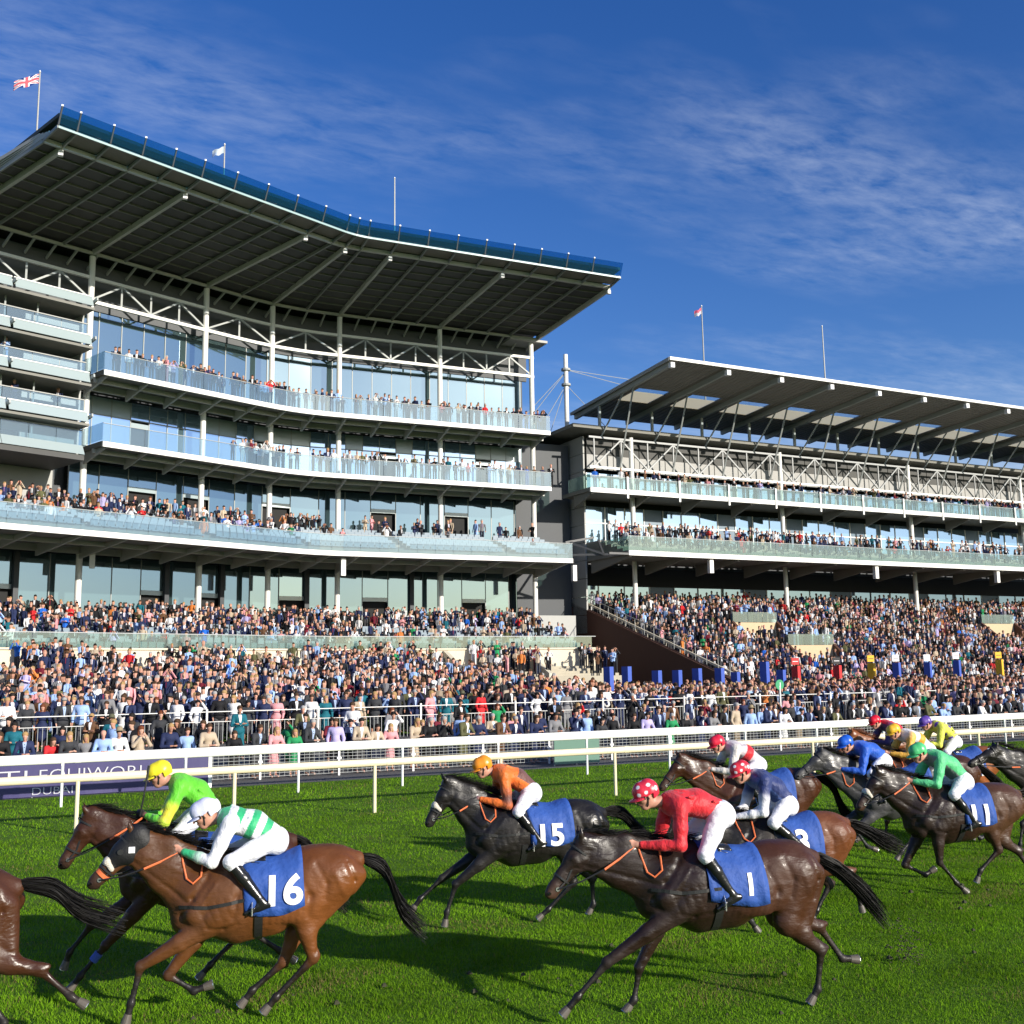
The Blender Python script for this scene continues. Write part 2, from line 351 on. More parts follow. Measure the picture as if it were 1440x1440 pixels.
def surface_nets(D, lo, res):
    inside = D < 0
    nx, ny, nz = D.shape
    c = [(i, j, k) for i in (0, 1) for j in (0, 1) for k in (0, 1)]
    sl = lambda o: tuple(slice(o[a], D.shape[a] - 1 + o[a]) for a in range(3))
    cnt = sum(inside[sl(o)].astype(np.int8) for o in c)
    act = (cnt > 0) & (cnt < 8)
    idx = -np.ones(act.shape, np.int64); I = np.argwhere(act); idx[act] = np.arange(len(I))
    P = np.zeros((len(I), 3)); W = np.zeros(len(I))
    dv = [D[I[:, 0] + o[0], I[:, 1] + o[1], I[:, 2] + o[2]] for o in c]
    for a in range(8):
        for b in range(a + 1, 8):
            oa, ob = np.array(c[a]), np.array(c[b])
            if np.abs(oa - ob).sum() != 1: continue
            m = (dv[a] < 0) != (dv[b] < 0)
            t = np.where(m, dv[a] / (dv[a] - dv[b] + 1e-12), 0)
            pt = oa[None] + (ob - oa)[None] * t[:, None]
            P += pt * m[:, None]; W += m
    P = (I + P / W[:, None]) * res + lo
    F = []
    for ax in range(3):
        o = [0, 0, 0]; o[ax] = 1
        A = inside[:nx - o[0], :ny - o[1], :nz - o[2]]; B = inside[o[0]:, o[1]:, o[2]:]
        E = np.argwhere(A != B); u, v = (ax + 1) % 3, (ax + 2) % 3
        E = E[(E[:, u] > 0) & (E[:, v] > 0)]
        def g(du, dv_):
            q = E.copy(); q[:, u] += du; q[:, v] += dv_
            ok = np.all(q < np.array(idx.shape), axis=1); r = np.full(len(q), -1); r[ok] = idx[q[ok, 0], q[ok, 1], q[ok, 2]]; return r
        Q = np.stack([g(-1, -1), g(0, -1), g(0, 0), g(-1, 0)], 1)
        a_in = A[E[:, 0], E[:, 1], E[:, 2]]
        Q[~a_in] = Q[~a_in][:, ::-1]
        F.append(Q[np.all(Q >= 0, 1)])
    return P, np.concatenate(F)
def relax(V, F, it=2, lam=0.5):
    e = np.concatenate([F[:, [0, 1]], F[:, [1, 2]], F[:, [2, 3]], F[:, [3, 0]]])
    for _ in range(it):
        S = np.zeros_like(V); n = np.zeros(len(V))
        for a, b in ((0, 1), (1, 0)):
            for d in range(3): S[:, d] += np.bincount(e[:, a], V[e[:, b], d], len(V))
            n += np.bincount(e[:, a], minlength=len(V))
        V = V + lam * (S / n[:, None] - V)
    return V
# ------------------------------------------------------------------ horses
def rot2(p, a):
    c, s = math.cos(a), math.sin(a); return (p[0] * c - p[1] * s, p[0] * s + p[1] * c)
def lerp(a, b, t): return tuple(a[i] + (b[i] - a[i]) * t for i in range(len(a)))
COATS = {
    'bay':      dict(body=(0.165, 0.055, 0.014), point=(0.016, 0.011, 0.009), muz=(0.03, 0.018, 0.014)),
    'darkbay':  dict(body=(0.060, 0.020, 0.008), point=(0.012, 0.009, 0.008), muz=(0.05, 0.025, 0.015)),
    'brown':    dict(body=(0.020, 0.010, 0.007), point=(0.012, 0.009, 0.008), muz=(0.06, 0.028, 0.016)),
    'black':    dict(body=(0.013, 0.011, 0.010), point=(0.010, 0.009, 0.009), muz=(0.016, 0.013, 0.012)),
    'grey':     dict(body=(0.055, 0.055, 0.058), point=(0.016, 0.016, 0.018), muz=(0.09, 0.088, 0.085)),
    'chestnut': dict(body=(0.26, 0.080, 0.022), point=(0.15, 0.05, 0.018), muz=(0.13, 0.05, 0.025)),
}
def make_horse(label, x, y, heading, coat, pose, res=0.016, rump=None, cloth=True, number=None, hood=None, noseband=None, bandage=None, blaze=False, rein='orange_rein', saddle=True, group='racehorses galloping along the turf'):
    C_ = COATS[coat]; body, point, muz = C_['body'], C_['point'], C_['muz']
    S = pose.get('scale', 1.02); pit = R(pose.get('pitch', -3)); dz = pose.get('dz', -0.10); dx = pose.get('dx', 0.0)
    def T(px, pz, yy=0.0):
        q = rot2((px * S, (pz - 1.25) * S), pit); return (q[0] + dx, yy * S, q[1] + 1.25 * S + dz)
    b = Body()
    bc = rump or body
    # trunk
    b.chain([T(.56, 1.22), T(.34, 1.19), T(.02, 1.18), T(-.30, 1.23)], [.315 * S, .355 * S, .335 * S, .285 * S], k=.08, sy=[.74, .80, .86], col=body)
    b.cone(T(-.30, 1.24), T(-.60, 1.29), .285 * S, .265 * S, .08, .90, body)
    b.cone(T(.52, 1.47), T(.20, 1.46), .085 * S, .07 * S, .10, .8, body)
    b.ell(T(-.46, 1.43), (.30 * S, .20 * S, .145 * S), 4, .07, body)
    b.cone(T(-.72, 1.38), T(-.84, 1.40), .12 * S, .07 * S, .08, .8, body)
    b.cone(T(.66, 1.12), T(.74, 1.06), .20 * S, .15 * S, .07, .95, body)          # breast
    b.cone(T(.30, .92), T(-.02, .97), .13 * S, .13 * S, .08, 1.0, body)           # girth
    for sd in (1, -1):
        b.ell(T(-.58, 1.29, .150 * sd), (.25 * S, .11 * S, .19 * S), -10, .035, body)      # haunch
        b.ell(T(-.46, 1.36, .15 * sd), (.17 * S, .09 * S, .13 * S), 20, .05, body)
        b.cone(T(.38, 1.44, .10 * sd), T(.66, 1.14, .165 * sd), .075 * S, .115 * S, .035, .75, body)   # shoulder blade
        b.ell(T(.44, 1.10, .205 * sd), (.20 * S, .075 * S, .125 * S), -32, .018, body); b.ell(T(.62, 1.30, .135 * sd), (.16 * S, .06 * S, .09 * S), -52, .02, body); b.ell(T(.30, 1.34, .17 * sd), (.16 * S, .07 * S, .14 * S), -20, .03, body)        # triceps
        b.ell(T(.70, 1.02, .09 * sd), (.10 * S, .085 * S, .13 * S), 0, .03, body)           # pectoral
        b.ell(T(-.20, 1.12, .20 * sd), (.26 * S, .07 * S, .17 * S), 6, .08, body)
    # neck and head
    poll = pose['poll']; muzp = pose['muz']
    nb = T(.60, 1.26); pl = (poll[0], 0, poll[1]); mz = (muzp[0], 0, muzp[1])
    hv = np.array([mz[0] - pl[0], 0, mz[2] - pl[2]]); hl = np.linalg.norm(hv); hv = hv / hl
    hd = np.array([hv[2], 0, -hv[0]])                                                         # towards the jaw
    if hd[2] > 0: hd = -hd
    # jaw is on the lower/back side of the head line
    hd = np.array([-abs(hv[2]), 0, -abs(hv[0])]) if hv[2] < 0 else hd
    hd = hd - hv * (hd @ hv); hd /= np.linalg.norm(hd)
    P_ = np.array(pl)
    HL = 0.62
    def Hp(u, w, yy=0.0): q = P_ + hv * u * HL / 0.62 + hd * w; return (q[0], yy, q[2])
    th = Hp(.10, .12)
    nm = lerp(nb, th, .5)
    crest = lerp(T(.50, 1.46), Hp(-.01, .03), .55)
    arch = .05
    b.chain([nb, (nm[0] - .015, 0, nm[2] + .01), lerp(nm, th, .62), Hp(.035, .075)], [.235 * S, .168, .128, .10], k=.06, sy=[.66, .56, .58], col=body)
    b.chain([T(.42, 1.50), (crest[0], 0, crest[2] + arch), Hp(-.01, .04)], [.085, .060, .058], k=.09, sy=.62, col=body)
    b.chain([T(.70, 1.14), lerp(T(.70, 1.14), Hp(.17, .17), .55), Hp(.15, .13)], [.15, .085, .06], k=.08, sy=.75, col=body)   # windpipe line
    b.cone(Hp(.03, .055), Hp(.20, .075), .080, .095, .04, .74, body)
    b.ell(Hp(.16, .125), (.095, .072, .105), 0, .035, body)                                   # cheek
    b.chain([Hp(.20, .070), Hp(.38, .062), Hp(.52, .058)], [.086, .064, .055], k=.035, sy=[.72, .72], col=body)
    b.cone(Hp(.50, .062), Hp(.575, .062), .054, .050, .03, .86, muz)
    b.cone(Hp(.50, .10), Hp(.565, .105), .034, .030, .02, .9, muz)                           # lower lip
    b.cone(Hp(.22, .15), Hp(.47, .105), .034, .026, .035, .9, body)                          # jaw bar
    for sd in (1, -1):
        b.ell(Hp(.185, .048, .062 * sd), (.035, .022, .028), 0, .02, body)                    # brow
        b.cone(Hp(.30, .055, .040 * sd), Hp(.20, .085, .062 * sd), .018, .022, .02, 1, body)   # cheek bone
        b.ell(Hp(.565, .045, .028 * sd), (.024, .016, .024), 0, .012, muz)
        back = -hv * .5 - hd * .5
        eb = np.array(Hp(.015, .01, .048 * sd)); er = pose.get('ear', -.55)
        ed = (-hd * .9 + hv * er); ed /= np.linalg.norm(ed)
        et = eb + ed * .125 + np.array([0, .012 * sd, 0])
        b.cone(tuple(eb), tuple(lerp(eb, et, .45)), .026, .027, .015, .75, body); b.cone(tuple(lerp(eb, et, .45)), tuple(et), .026, .007, .012, .75, body if coat != 'bay' else (.10, .035, .012))
    # legs
    hooves = []
    def pt(q, sd, w=1.0): return (q[0], .13 * sd * w, q[1])
    for key, sd in (('F1', 1), ('F2', -1)):
        kn, ft, hf = pose[key]; el = T(.50, 1.0, .15 * sd); el = (el[0] + .10 * (kn[0] - el[0]), el[1], el[2])
        kn3, ft3, hf3 = pt(kn, sd), pt(ft, sd, .95), pt(hf, sd, .95)
        b.cone(T(.64, 1.12, .14 * sd), el, .12, .105, .028, .85, body)
        md = lerp(el, kn3, .42)
        b.chain([el, md, kn3], [.108, .080, .047], k=.03, sy=[.86, .9], col=body)
        b.ell(kn3, (.050, .044, .058), 0, .012, lerp(body, point, .5))
        b.chain([kn3, lerp(kn3, ft3, .5), ft3], [.038, .0235, .030], k=.012, sy=.80, col=point)
        b.cone((kn3[0] - .014, kn3[1], kn3[2] - .03), (ft3[0] - .012, ft3[1], ft3[2] + .02), .018, .016, .010, .7, point)
        b.ell(ft3, (.040, .036, .040), 0, .012, point)
        b.cone(ft3, lerp(ft3, hf3, .55), .031, .032, .018, .95, point)
        hooves.append((ft3, hf3))
    for key, sd in (('H1', 1), ('H2', -1)):
        hk, ft, hf = pose[key]; hk3, ft3, hf3 = pt(hk, sd), pt(ft, sd, .95), pt(hf, sd, .95)
        hip = T(-.62, 1.27, .13 * sd)
        # the stifle: knee of the hind leg, forward of the hip-hock line
        hx, hz = hk[0] - hip[0], hk[1] - hip[2]; dd = math.hypot(hx, hz); mx_, mz_ = hip[0] + hx * .48, hip[2] + hz * .48
        nx_, nz_ = -hz / dd, hx / dd
        if nx_ < 0: nx_, nz_ = -nx_, -nz_
        bend = math.sqrt(max(.0, .46 ** 2 - (dd / 2) ** 2)) * .62 + .07
        st = (mx_ + nx_ * bend, .15 * sd, mz_ + nz_ * bend)
        b.chain([hip, st], [.215, .145], k=.05, sy=.66, col=body)
        b.cone(T(-.80, 1.27, .11 * sd), lerp(st, hk3, .42), .105, .078, .05, .80, body)        # hamstring
        b.ell(lerp(hip, st, .70), (.12, .080, .17), math.degrees(math.atan2(st[2] - hip[2], st[0] - hip[0])) + 90, .025, body)
        b.chain([st, lerp(st, hk3, .45), hk3], [.118, .088, .050], k=.035, sy=[.8, .85], col=body)
        bk = np.array([hk[0] - st[0], 0, hk[1] - st[2]]); bk /= np.linalg.norm(bk)
        hp = (hk3[0] + bk[0] * .035 - .03, hk3[1], hk3[2] + bk[2] * .01 + .03)
        b.cone(lerp(st, hk3, .6), hp, .035, .030, .03, .8, body)
        b.ell(hk3, (.055, .042, .060), 0, .025, lerp(body, point, .6))
        b.chain([hk3, lerp(hk3, ft3, .5), ft3], [.042, .0265, .031], k=.012, sy=.82, col=point)
        b.cone((hk3[0] - .016, hk3[1], hk3[2] - .03), (ft3[0] - .012, ft3[1], ft3[2] + .02), .019, .016, .010, .7, point)
        b.ell(ft3, (.041, .037, .041), 0, .012, point)
        b.cone(ft3, lerp(ft3, hf3, .55), .032, .033, .018, .95, point)
        hooves.append((ft3, hf3))
    for sd in (1, -1):
        y_ = .15 * sd
        b.carve([T(.20, 1.46, y_), T(.29, 1.24, y_), T(.33, 1.06, y_)], .030, .013)
        b.carve([T(.54, 1.44, y_), T(.68, 1.26, y_), T(.78, 1.12, y_)], .026, .014)
        b.carve([T(.30, 1.00, y_), T(.42, .97, y_), T(.56, 1.00, y_)], .020, .010)
        b.carve([T(.47, 1.38, y_), T(.60, 1.20, y_)], .018, -.007)
        gq = Hp(.19, .15, .05 * sd); b.carve([T(.74, 1.24, .05 * sd), gq], .022, .011)
        q1 = lerp(T(.52, 1.38, .05 * sd), Hp(.04, .06, .05 * sd), .1); q2 = lerp(T(.60, 1.30, .05 * sd), Hp(.10, .09, .05 * sd), .8); b.carve([q1, q2], .035, -.008)
        b.carve([T(-.27, 1.36, y_), T(-.36, 1.16, y_), T(-.33, 1.00, y_)], .040, .016)
        b.carve([T(-.44, 1.44, y_), T(-.52, 1.26, y_), T(-.50, 1.12, y_)], .030, .010)
        b.carve([T(-.72, 1.42, y_), T(-.78, 1.24, y_), T(-.74, 1.08, y_)], .022, .012)
        b.carve([T(-.60, 1.34, y_), T(-.68, 1.14, y_)], .028, -.008)
        for i in range(8): b.carve([T(.16 - i * .06, 1.30, y_), T(.13 - i * .06, 1.12, y_), T(.15 - i * .06, .96, y_)], .014, .0035)
        for i in range(5): b.carve([T(.62 - i * .07, 1.16 + i * .03, y_), T(.56 - i * .07, 1.00 + i * .02, y_)], .012, .004)
        b.carve([Hp(.10, .17, .04 * sd), Hp(.22, .17, .04 * sd), Hp(.25, .10, .04 * sd)], .014, .008)
        b.carve([Hp(.26, .06, .03 * sd), Hp(.46, .07, .03 * sd)], .012, .006)
    for q_ in ('H1', 'H2'):
        sd = 1 if q_ == 'H1' else -1; hk_ = pose[q_][0]; b.carve([lerp(T(-.60, 1.1, .14 * sd), (hk_[0], .13 * sd, hk_[1]), .35), lerp(T(-.60, 1.1, .14 * sd), (hk_[0], .13 * sd, hk_[1]), .9)], .014, .007)
    for q_ in ('F1', 'F2'):
        sd = 1 if q_ == 'F1' else -1; kn_ = pose[q_][0]; b.carve([lerp(T(.50, .98, .15 * sd), (kn_[0], .13 * sd, kn_[1]), .15), lerp(T(.50, .98, .15 * sd), (kn_[0], .13 * sd, kn_[1]), .8)], .013, .006)
    V, F = b.mesh(res); V = relax(V, F, 1, .30)
    cols = b.colours(V, body, .022)
    # darker back line, pale sweat-free patches: true coat variation
    n_ = np.sin(V[:, 0] * 9 + 1.3) * np.sin(V[:, 2] * 11) * np.sin(V[:, 1] * 7 + .5)
    cols *= (1 + .12 * n_)[:, None]
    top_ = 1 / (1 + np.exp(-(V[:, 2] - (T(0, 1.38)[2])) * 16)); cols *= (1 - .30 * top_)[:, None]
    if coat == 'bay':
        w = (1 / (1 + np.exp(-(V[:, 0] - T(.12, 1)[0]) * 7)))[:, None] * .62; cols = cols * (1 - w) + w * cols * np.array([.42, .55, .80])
    if rump is not None:
        w = 1 / (1 + np.exp((V[:, 0] - dx + .05) * 9)); w *= 1 / (1 + np.exp(-(V[:, 2] - .62) * 14)); cols = cols * (1 - w[:, None]) + w[:, None] * np.array(rump)
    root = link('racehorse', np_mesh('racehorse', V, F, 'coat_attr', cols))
    root.location = (x, y, 0); root.rotation_euler = (0, 0, math.pi - R(heading))
    tag(root, label, 'horse', group)
    # hooves
    for ft3, hf3 in hooves:
        a = Vector(lerp(ft3, hf3, .5)); c = Vector(hf3); d = (c - a).normalized(); e = a + d * .085
        mb = MB(); mb.tube([a, a.lerp(e, .5), e], [.034, .041, .047], 14); mb.tube([e + d * .001, e + d * .007], [.043, .043], 14, 1)
        mb.build('hoof', ['bone_hoof', 'shoe_metal'], root, smooth=False)
    # eyes, nostrils
    for sd in (1, -1):
        mb = MB(); q = Vector(Hp(.20, .062, .073 * sd)); mb.tube([q + Vector((0, -.010 * sd, 0)), q, q + Vector((0, .008 * sd, 0))], [.017, .018, .010], 10); mb.build('eye', 'eye_black', root, smooth=True)
        mb = MB(); q = Vector(Hp(.575, .048, .044 * sd)); mb.tube([q, q + Vector((0, .004 * sd, 0))], [.016, .012], 10); mb.build('nostril', 'eye_black', root)
    # mane
    mv = []; mf = []
    def strands(name, base_pts, n, length, dirv, wid, curl, mat_):
        Vs = []; Fs = []; seg = 5
        for i in range(n):
            t = random.random() * (len(base_pts) - 1); j = int(t); q = Vector(lerp(base_pts[j], base_pts[min(j + 1, len(base_pts) - 1)], t - j))
            L = length * random.uniform(.6, 1.1); d = Vector(dirv) + Vector((random.uniform(-.25, .25), random.uniform(-.3, .3), random.uniform(-.2, .2))); d.normalize()
            p = q + Vector((random.uniform(-.01, .01), random.uniform(-.02, .02), 0)); w = wid * random.uniform(.6, 1.2); sdv = Vector((random.uniform(-.4, .4), random.uniform(-1, 1), random.uniform(-.6, .6))).normalized()
            b0 = len(Vs)
            for s_ in range(seg + 1):
                f = s_ / seg; ww = w * (1 - f * .85); Vs += [p - sdv * ww, p + sdv * ww]
                d = (d + Vector((0, 0, -curl)) * .2).normalized(); p = p + d * (L / seg)
            for s_ in range(seg): o = b0 + 2 * s_; Fs.append((o, o + 1, o + 3, o + 2))
        return np_mesh(name, np.array([tuple(v) for v in Vs]), np.array(Fs), mat_)
    mat_m = 'mane_black' if coat != 'chestnut' else 'mane_chestnut'
    if coat == 'chestnut' and 'mane_chestnut' not in MAT: mat('mane_chestnut', (.16, .05, .018), .5)
    base = []
    ce = (crest[0], 0, crest[2] + arch)
    for t in (0, .25, .5, .75, 1):
        A_ = lerp(T(.44, 1.56), ce, t); B_ = lerp(ce, Hp(.0, -.01), t); q = lerp(A_, B_, t); base.append((q[0], 0, q[2] + .055))
    me = strands('mane', base, 520, .25, (-.85, 0, .16), .006, .42, mat_m); link('mane', me, root)
    me = strands('forelock', [Hp(.0, -.03), Hp(.02, -.03)], 30, .12, tuple(hv * .6 + np.array([-.5, 0, .1])), .005, .2, mat_m); link('forelock', me, root)
    # tail
    tp = [T(-.84, 1.42)] + [(q[0], pose.get('taily', 0) * (i + 1) / len(pose['tail']), q[1]) for i, q in enumerate(pose['tail'])]
    tb = Body(); rr = [.045, .07, .085, .075, .03]
    pts = [Vector(q) for q in tp]
    fine = []
    for i in range(len(pts) - 1):
        p0 = pts[max(i - 1, 0)]; p1 = pts[i]; p2 = pts[i + 1]; p3 = pts[min(i + 2, len(pts) - 1)]
        for t in (0, .25, .5, .75): fine.append(.5 * ((2 * p1) + (p2 - p0) * t + (2 * p0 - 5 * p1 + 4 * p2 - p3) * t * t + (3 * p1 - p0 - 3 * p2 + p3) * t ** 3))
    fine.append(pts[-1]); nf = len(fine)
    prof = lambda t: .038 + .050 * math.sin(math.pi * min(1, t * .9)) + .035 * t * t
    Vs = []; Fs = []
    for i in range(620):
        a = random.uniform(0, 2 * math.pi); rr_ = math.sqrt(random.random()); t_end = random.uniform(.6, 1.0) if rr_ < .9 else random.uniform(.5, .9); b0 = len(Vs); ph = random.uniform(0, 6)
        st = 9; sdv = Vector((random.uniform(-.5, .5), random.uniform(-1, 1), random.uniform(-1, 1))).normalized()
        for s_ in range(st + 1):
            t = t_end * s_ / st; ft_ = t * (nf - 1); j = min(int(ft_), nf - 2); q = fine[j].lerp(fine[j + 1], ft_ - j); r_ = prof(t) * rr_ * (.7 if t < .1 else 1) * (1 + 1.2 * max(0, t - .5))
            q = q + Vector((0, math.cos(a) * r_ * .8, math.sin(a) * r_)) + Vector((0, .008, .012)) * math.sin(ph + t * 9)
            w = .0065 * (1 - .75 * s_ / st); Vs += [q - sdv * w, q + sdv * w]
        for s_ in range(st): o = b0 + 2 * s_; Fs.append((o, o + 1, o + 3, o + 2))
    link('tail', np_mesh('tail', np.array([tuple(v) for v in Vs]), np.array(Fs), mat_m), root)
    # tack: everything hugs the body, found by walking outwards until the field is clear
    bvh = BVHTree.FromPolygons([tuple(v) for v in V], [tuple(int(i) for i in f) for f in F])
    def skin_y(px, pz, sd=1, lim=.40):
        h_ = bvh.ray_cast(Vector((px, .6 * sd, pz)), Vector((0, -sd, 0)), .6)
        return (h_[0].y if h_[0] is not None else 0.0)
    def skin_z(px, py):
        h_ = bvh.ray_cast(Vector((px, py, 2.6)), Vector((0, 0, -1)), 2.6)
        return h_[0].z if h_[0] is not None else T(0, 1.5)[2]
    def band(name, path, w, mat_, sd_pts=None, th=.006, par=None):
        """strap lying on the near side along (x,z) points"""
        for sd in (1, -1):
            mb = MB()
            fine_ = [lerp(path[i], path[i + 1], t) for i in range(len(path) - 1) for t in (0, .25, .5, .75)] + [path[-1]]
            q = [Vector((p[0], skin_y(p[0], p[1], sd) + .006 * sd, p[1])) for p in fine_]
            for i in range(len(q) - 1): mb.beam(q[i], q[i + 1], th * 2, w, up=(0, 0, 1))
            mb.build(name, mat_, par or root)
    def ring(name, c, n_dir, u_dir, ru, rv, w, mat_, th=.008, par=None, n=20):
        """strap ring round the head: centre, axis, in-plane direction, radii"""
        c = Vector(c); n_dir = Vector(n_dir).normalized(); u_dir = Vector(u_dir).normalized(); v_dir = n_dir.cross(u_dir)
        Vs = []; Fs = []
        for i in range(n):
            a = 2 * math.pi * i / n
            for rr2, ww in ((0, -1), (0, 1), (th, 1), (th, -1)): Vs.append(tuple(c + u_dir * math.cos(a) * (ru + rr2) + v_dir * math.sin(a) * (rv + rr2) + n_dir * ww * w / 2))
        for i in range(n):
            for k in range(4): Fs.append((i * 4 + k, i * 4 + (k + 1) % 4, ((i + 1) % n) * 4 + (k + 1) % 4, ((i + 1) % n) * 4 + k))
        mb = MB(); mb.add(Vs, Fs); return mb.build(name, mat_, par or root)
    bridle = ring('bridle', Hp(.40, .075), hv, hd, .078, .055, .018, 'black_strap')
    ring('browband', Hp(.10, .07), hv * .8 + hd * .2, hd, .115, .078, .018, 'black_strap', par=bridle)
    mb = MB()
    for sd in (1, -1): mb.beam(Hp(.03, .03, .066 * sd), Hp(.38, .11, .050 * sd), .008, .016); mb.beam(Hp(.38, .11, .050 * sd), Hp(.50, .09, .050 * sd), .008, .014)
    mb.build('cheekpiece', 'black_strap', bridle)
    mb = MB()
    for sd in (1, -1):
        q = Vector(Hp(.50, .085, .052 * sd)); mb.tube([q + Vector((0, -.003, 0)), q + Vector((0, .004, 0))], [.020, .020], 12)
    mb.build('bit_ring', 'shoe_metal', bridle)
    if noseband:
        nb_ = Body(); 
        nb_.ell(Hp(.34, .02), (.052, .070, .040), math.degrees(math.atan2(hv[2], hv[0])), .02); nb_.cone(Hp(.34, .03, .05), Hp(.36, .10, .058), .030, .024, .02); nb_.cone(Hp(.34, .03, -.05), Hp(.36, .10, -.058), .030, .024, .02)
        v2, f2 = nb_.mesh(.009); link('sheepskin_noseband', np_mesh('sheepskin_noseband', v2, f2, 'sheepskin'), root)
    if noseband == 'orange':
        ring('bit_guard', Hp(.45, .075), hv, hd, .066, .058, .035, 'orange_rein', par=bridle)
    if hood:
        hb = Body()
        hb.cone(Hp(.01, .055), Hp(.20, .075), .096, .108, .04, .80); hb.ell(Hp(.15, .12), (.108, .086, .122), 0, .035); hb.cone(Hp(.20, .070), Hp(.31, .066), .094, .078, .035, .80); hb.cone(Hp(.0, .08), Hp(.02, .13), .115, .115, .04, .74)
        v2, f2 = hb.mesh(.010); hd_ = link('hood', np_mesh('hood', v2, f2, 'black_hood'), root)
        for sd in (1, -1):
            mb = MB(); q = Vector(Hp(.195, .05, .088 * sd)); mb.tube([q + Vector((0, -.02 * sd, 0)), q + Vector((0, .012 * sd, 0))], [.034, .026], 12); mb.build('eye_cup', 'grey_steel' if hood == 'mesh' else 'black_strap', hd_)
        mb = MB(); mb.box((-.028, -.004, -.028), (.028, .004, .028)); q = Hp(.115, .115, .094); o = mb.build('hood_patch', 'digit_white', hd_); o.location = q
    if blaze:
        bl = Body(); bl.cone(Hp(.13, -.012), Hp(.19, -.010), .018, .012, .01); v2, f2 = bl.mesh(.006); link('face_marking', np_mesh('face_marking', v2, f2, 'digit_white'), root)
    if pose.get('hand') is not None:
        hx, hz = pose['hand']; mb = MB(); mo = MB()
        for sd in (1, -1):
            a = Vector(Hp(.50, .085, .056 * sd)); c = Vector((hx, .05 * sd, hz)); m1 = a.lerp(c, .55); m1.y = .14 * sd; m1.z -= .03
            mb.tube([a, a.lerp(m1, .5) + Vector((0, .015 * sd, -.015)), m1], .008, 6); mo.tube([m1, m1.lerp(c, .5) + Vector((0, 0, -.008)), c], .011, 6)
            
            lp = [c, c + Vector((-.02, 0, -.10)), c + Vector((-.06, 0, -.24)), c + Vector((-.12, 0, -.28)), c + Vector((-.19, 0, -.22)), c + Vector((-.21, 0, -.05))]
            for q in lp[1:]: q.y = sd * max(abs(skin_y(q.x, q.z, sd)) + .012, .05)
            mo.tube(lp, .010, 6)
        rn = mb.build('rein', 'black_strap', root); mo.build('rein_grip', rein, rn)
    if saddle:
        # number cloth draped over the back
        Vs = []; n1_, n2_ = 12, 18; spans = [(-.34, .26)]
        def drape(name, x0, x1, drop, mat_, off, n1_=12, n2_=9, par=None, flare=0.0):
            Vs = []
            for i in range(n1_ + 1):
                u = x0 + (x1 - x0) * i / n1_
                top = T(u, 1.50); z = skin_z(top[0], 0.0); row = []; ymax = 0
                for j in range(0, n2_ + 1):
                    f = j / n2_; xx = top[0] - flare * f
                    if f < .25: yy = .16 * f / .25; zz = skin_z(xx, yy) + off; ymax = yy; z1 = zz
                    else:
                        zz = z1 - (drop - (z - z1)) * (f - .25) / .75; yy = max(abs(skin_y(xx, zz, 1)) + off, ymax * .985); ymax = max(ymax, yy)
                    wv = (.012 * math.sin(u * 34 + 3 * f) + .006 * math.sin(u * 71 - 4 * f)) * f
                    row.append((xx, yy + wv, zz))
                Vs += [(p[0], -p[1], p[2]) for p in row[:0:-1]] + row
            w = 2 * n2_ + 1; Fs = [(i * w + j, i * w + j + 1, (i + 1) * w + j + 1, (i + 1) * w + j) for i in range(n1_) for j in range(2 * n2_)]
            V = np.array(Vs); o = link(name, np_mesh(name, V, np.array(Fs), mat_), par or root)
            so = o.modifiers.new('thick', 'SOLIDIFY'); so.thickness = .008; so.offset = 1
            return o, V.reshape(n1_ + 1, w, 3)
        cl_, G = drape('saddle_cloth', pose.get('cl0', -.36), pose.get('cl1', .20), .50, 'blue_cloth', .016, flare=.04)
        drape('saddle', .02, .15, .04, 'black_leather', .024, n1_=6)
        drape('saddle_pad', .17, .25, .24, 'black_strap', .010, n1_=4)
        # girth
        gx = T(.18, 0)[0]
        zs = [T(.18, 1.25)[2] - i * .045 for i in range(4, 19)]
        for sd in (1, -1):
            pr = None; mb = MB()
            for zz in zs:
                if zz < T(.18, .66)[2]: break
                yv = skin_y(gx, zz, sd); q = Vector((gx, yv + .006 * sd, zz))
                if abs(yv) < .02: break
                if pr is not None: mb.beam(pr, q, .012, .075, up=(1, 0, 0))
                pr = q
            if mb.v: mb.build('girth', 'black_strap', root)
        # breastgirth
        pth = [T(.12, 1.22), T(.34, 1.20), T(.55, 1.18), T(.70, 1.20), T(.80, 1.20)]
        band('breastgirth', [(p[0], p[2]) for p in pth], .03, 'black_strap')
        if number:
            hgt = pose.get('nh', .28)
            cu = bpy.data.curves.new('number', 'FONT'); cu.body = number; cu.size = 1.0; cu.offset = .030; cu.resolution_u = 6; cu.space_character = 1.02
            ot = bpy.data.objects.new('number', cu); COL.objects.link(ot); bpy.context.view_layer.update(); me = bpy.data.meshes.new_from_object(ot); bpy.data.objects.remove(ot)
            import bmesh as _bm
            bm = _bm.new(); bm.from_mesh(me); _bm.ops.triangulate(bm, faces=bm.faces[:]); _bm.ops.subdivide_edges(bm, edges=[e for e in bm.edges if e.calc_length() > .12], cuts=3, use_grid_fill=True)
            us = [v.co.x for v in bm.verts]; vs = [v.co.y for v in bm.verts]; u0, u1, v0, v1 = min(us), max(us), min(vs), max(vs); k_ = hgt / (v1 - v0); wd = (u1 - u0) * k_ * 1.05
            xc = T(pose.get('nx', -.15), 0)[0]; zb = T(-.15, pose.get('nz', 1.06))[2]; ymin = 0
            for v in bm.verts:
                xl = xc + wd / 2 - (v.co.x - u0) * k_ * 1.05; zz = zb + (v.co.y - v0) * k_; v.co = Vector((xl, skin_y(xl, zz, 1) + .030, zz))
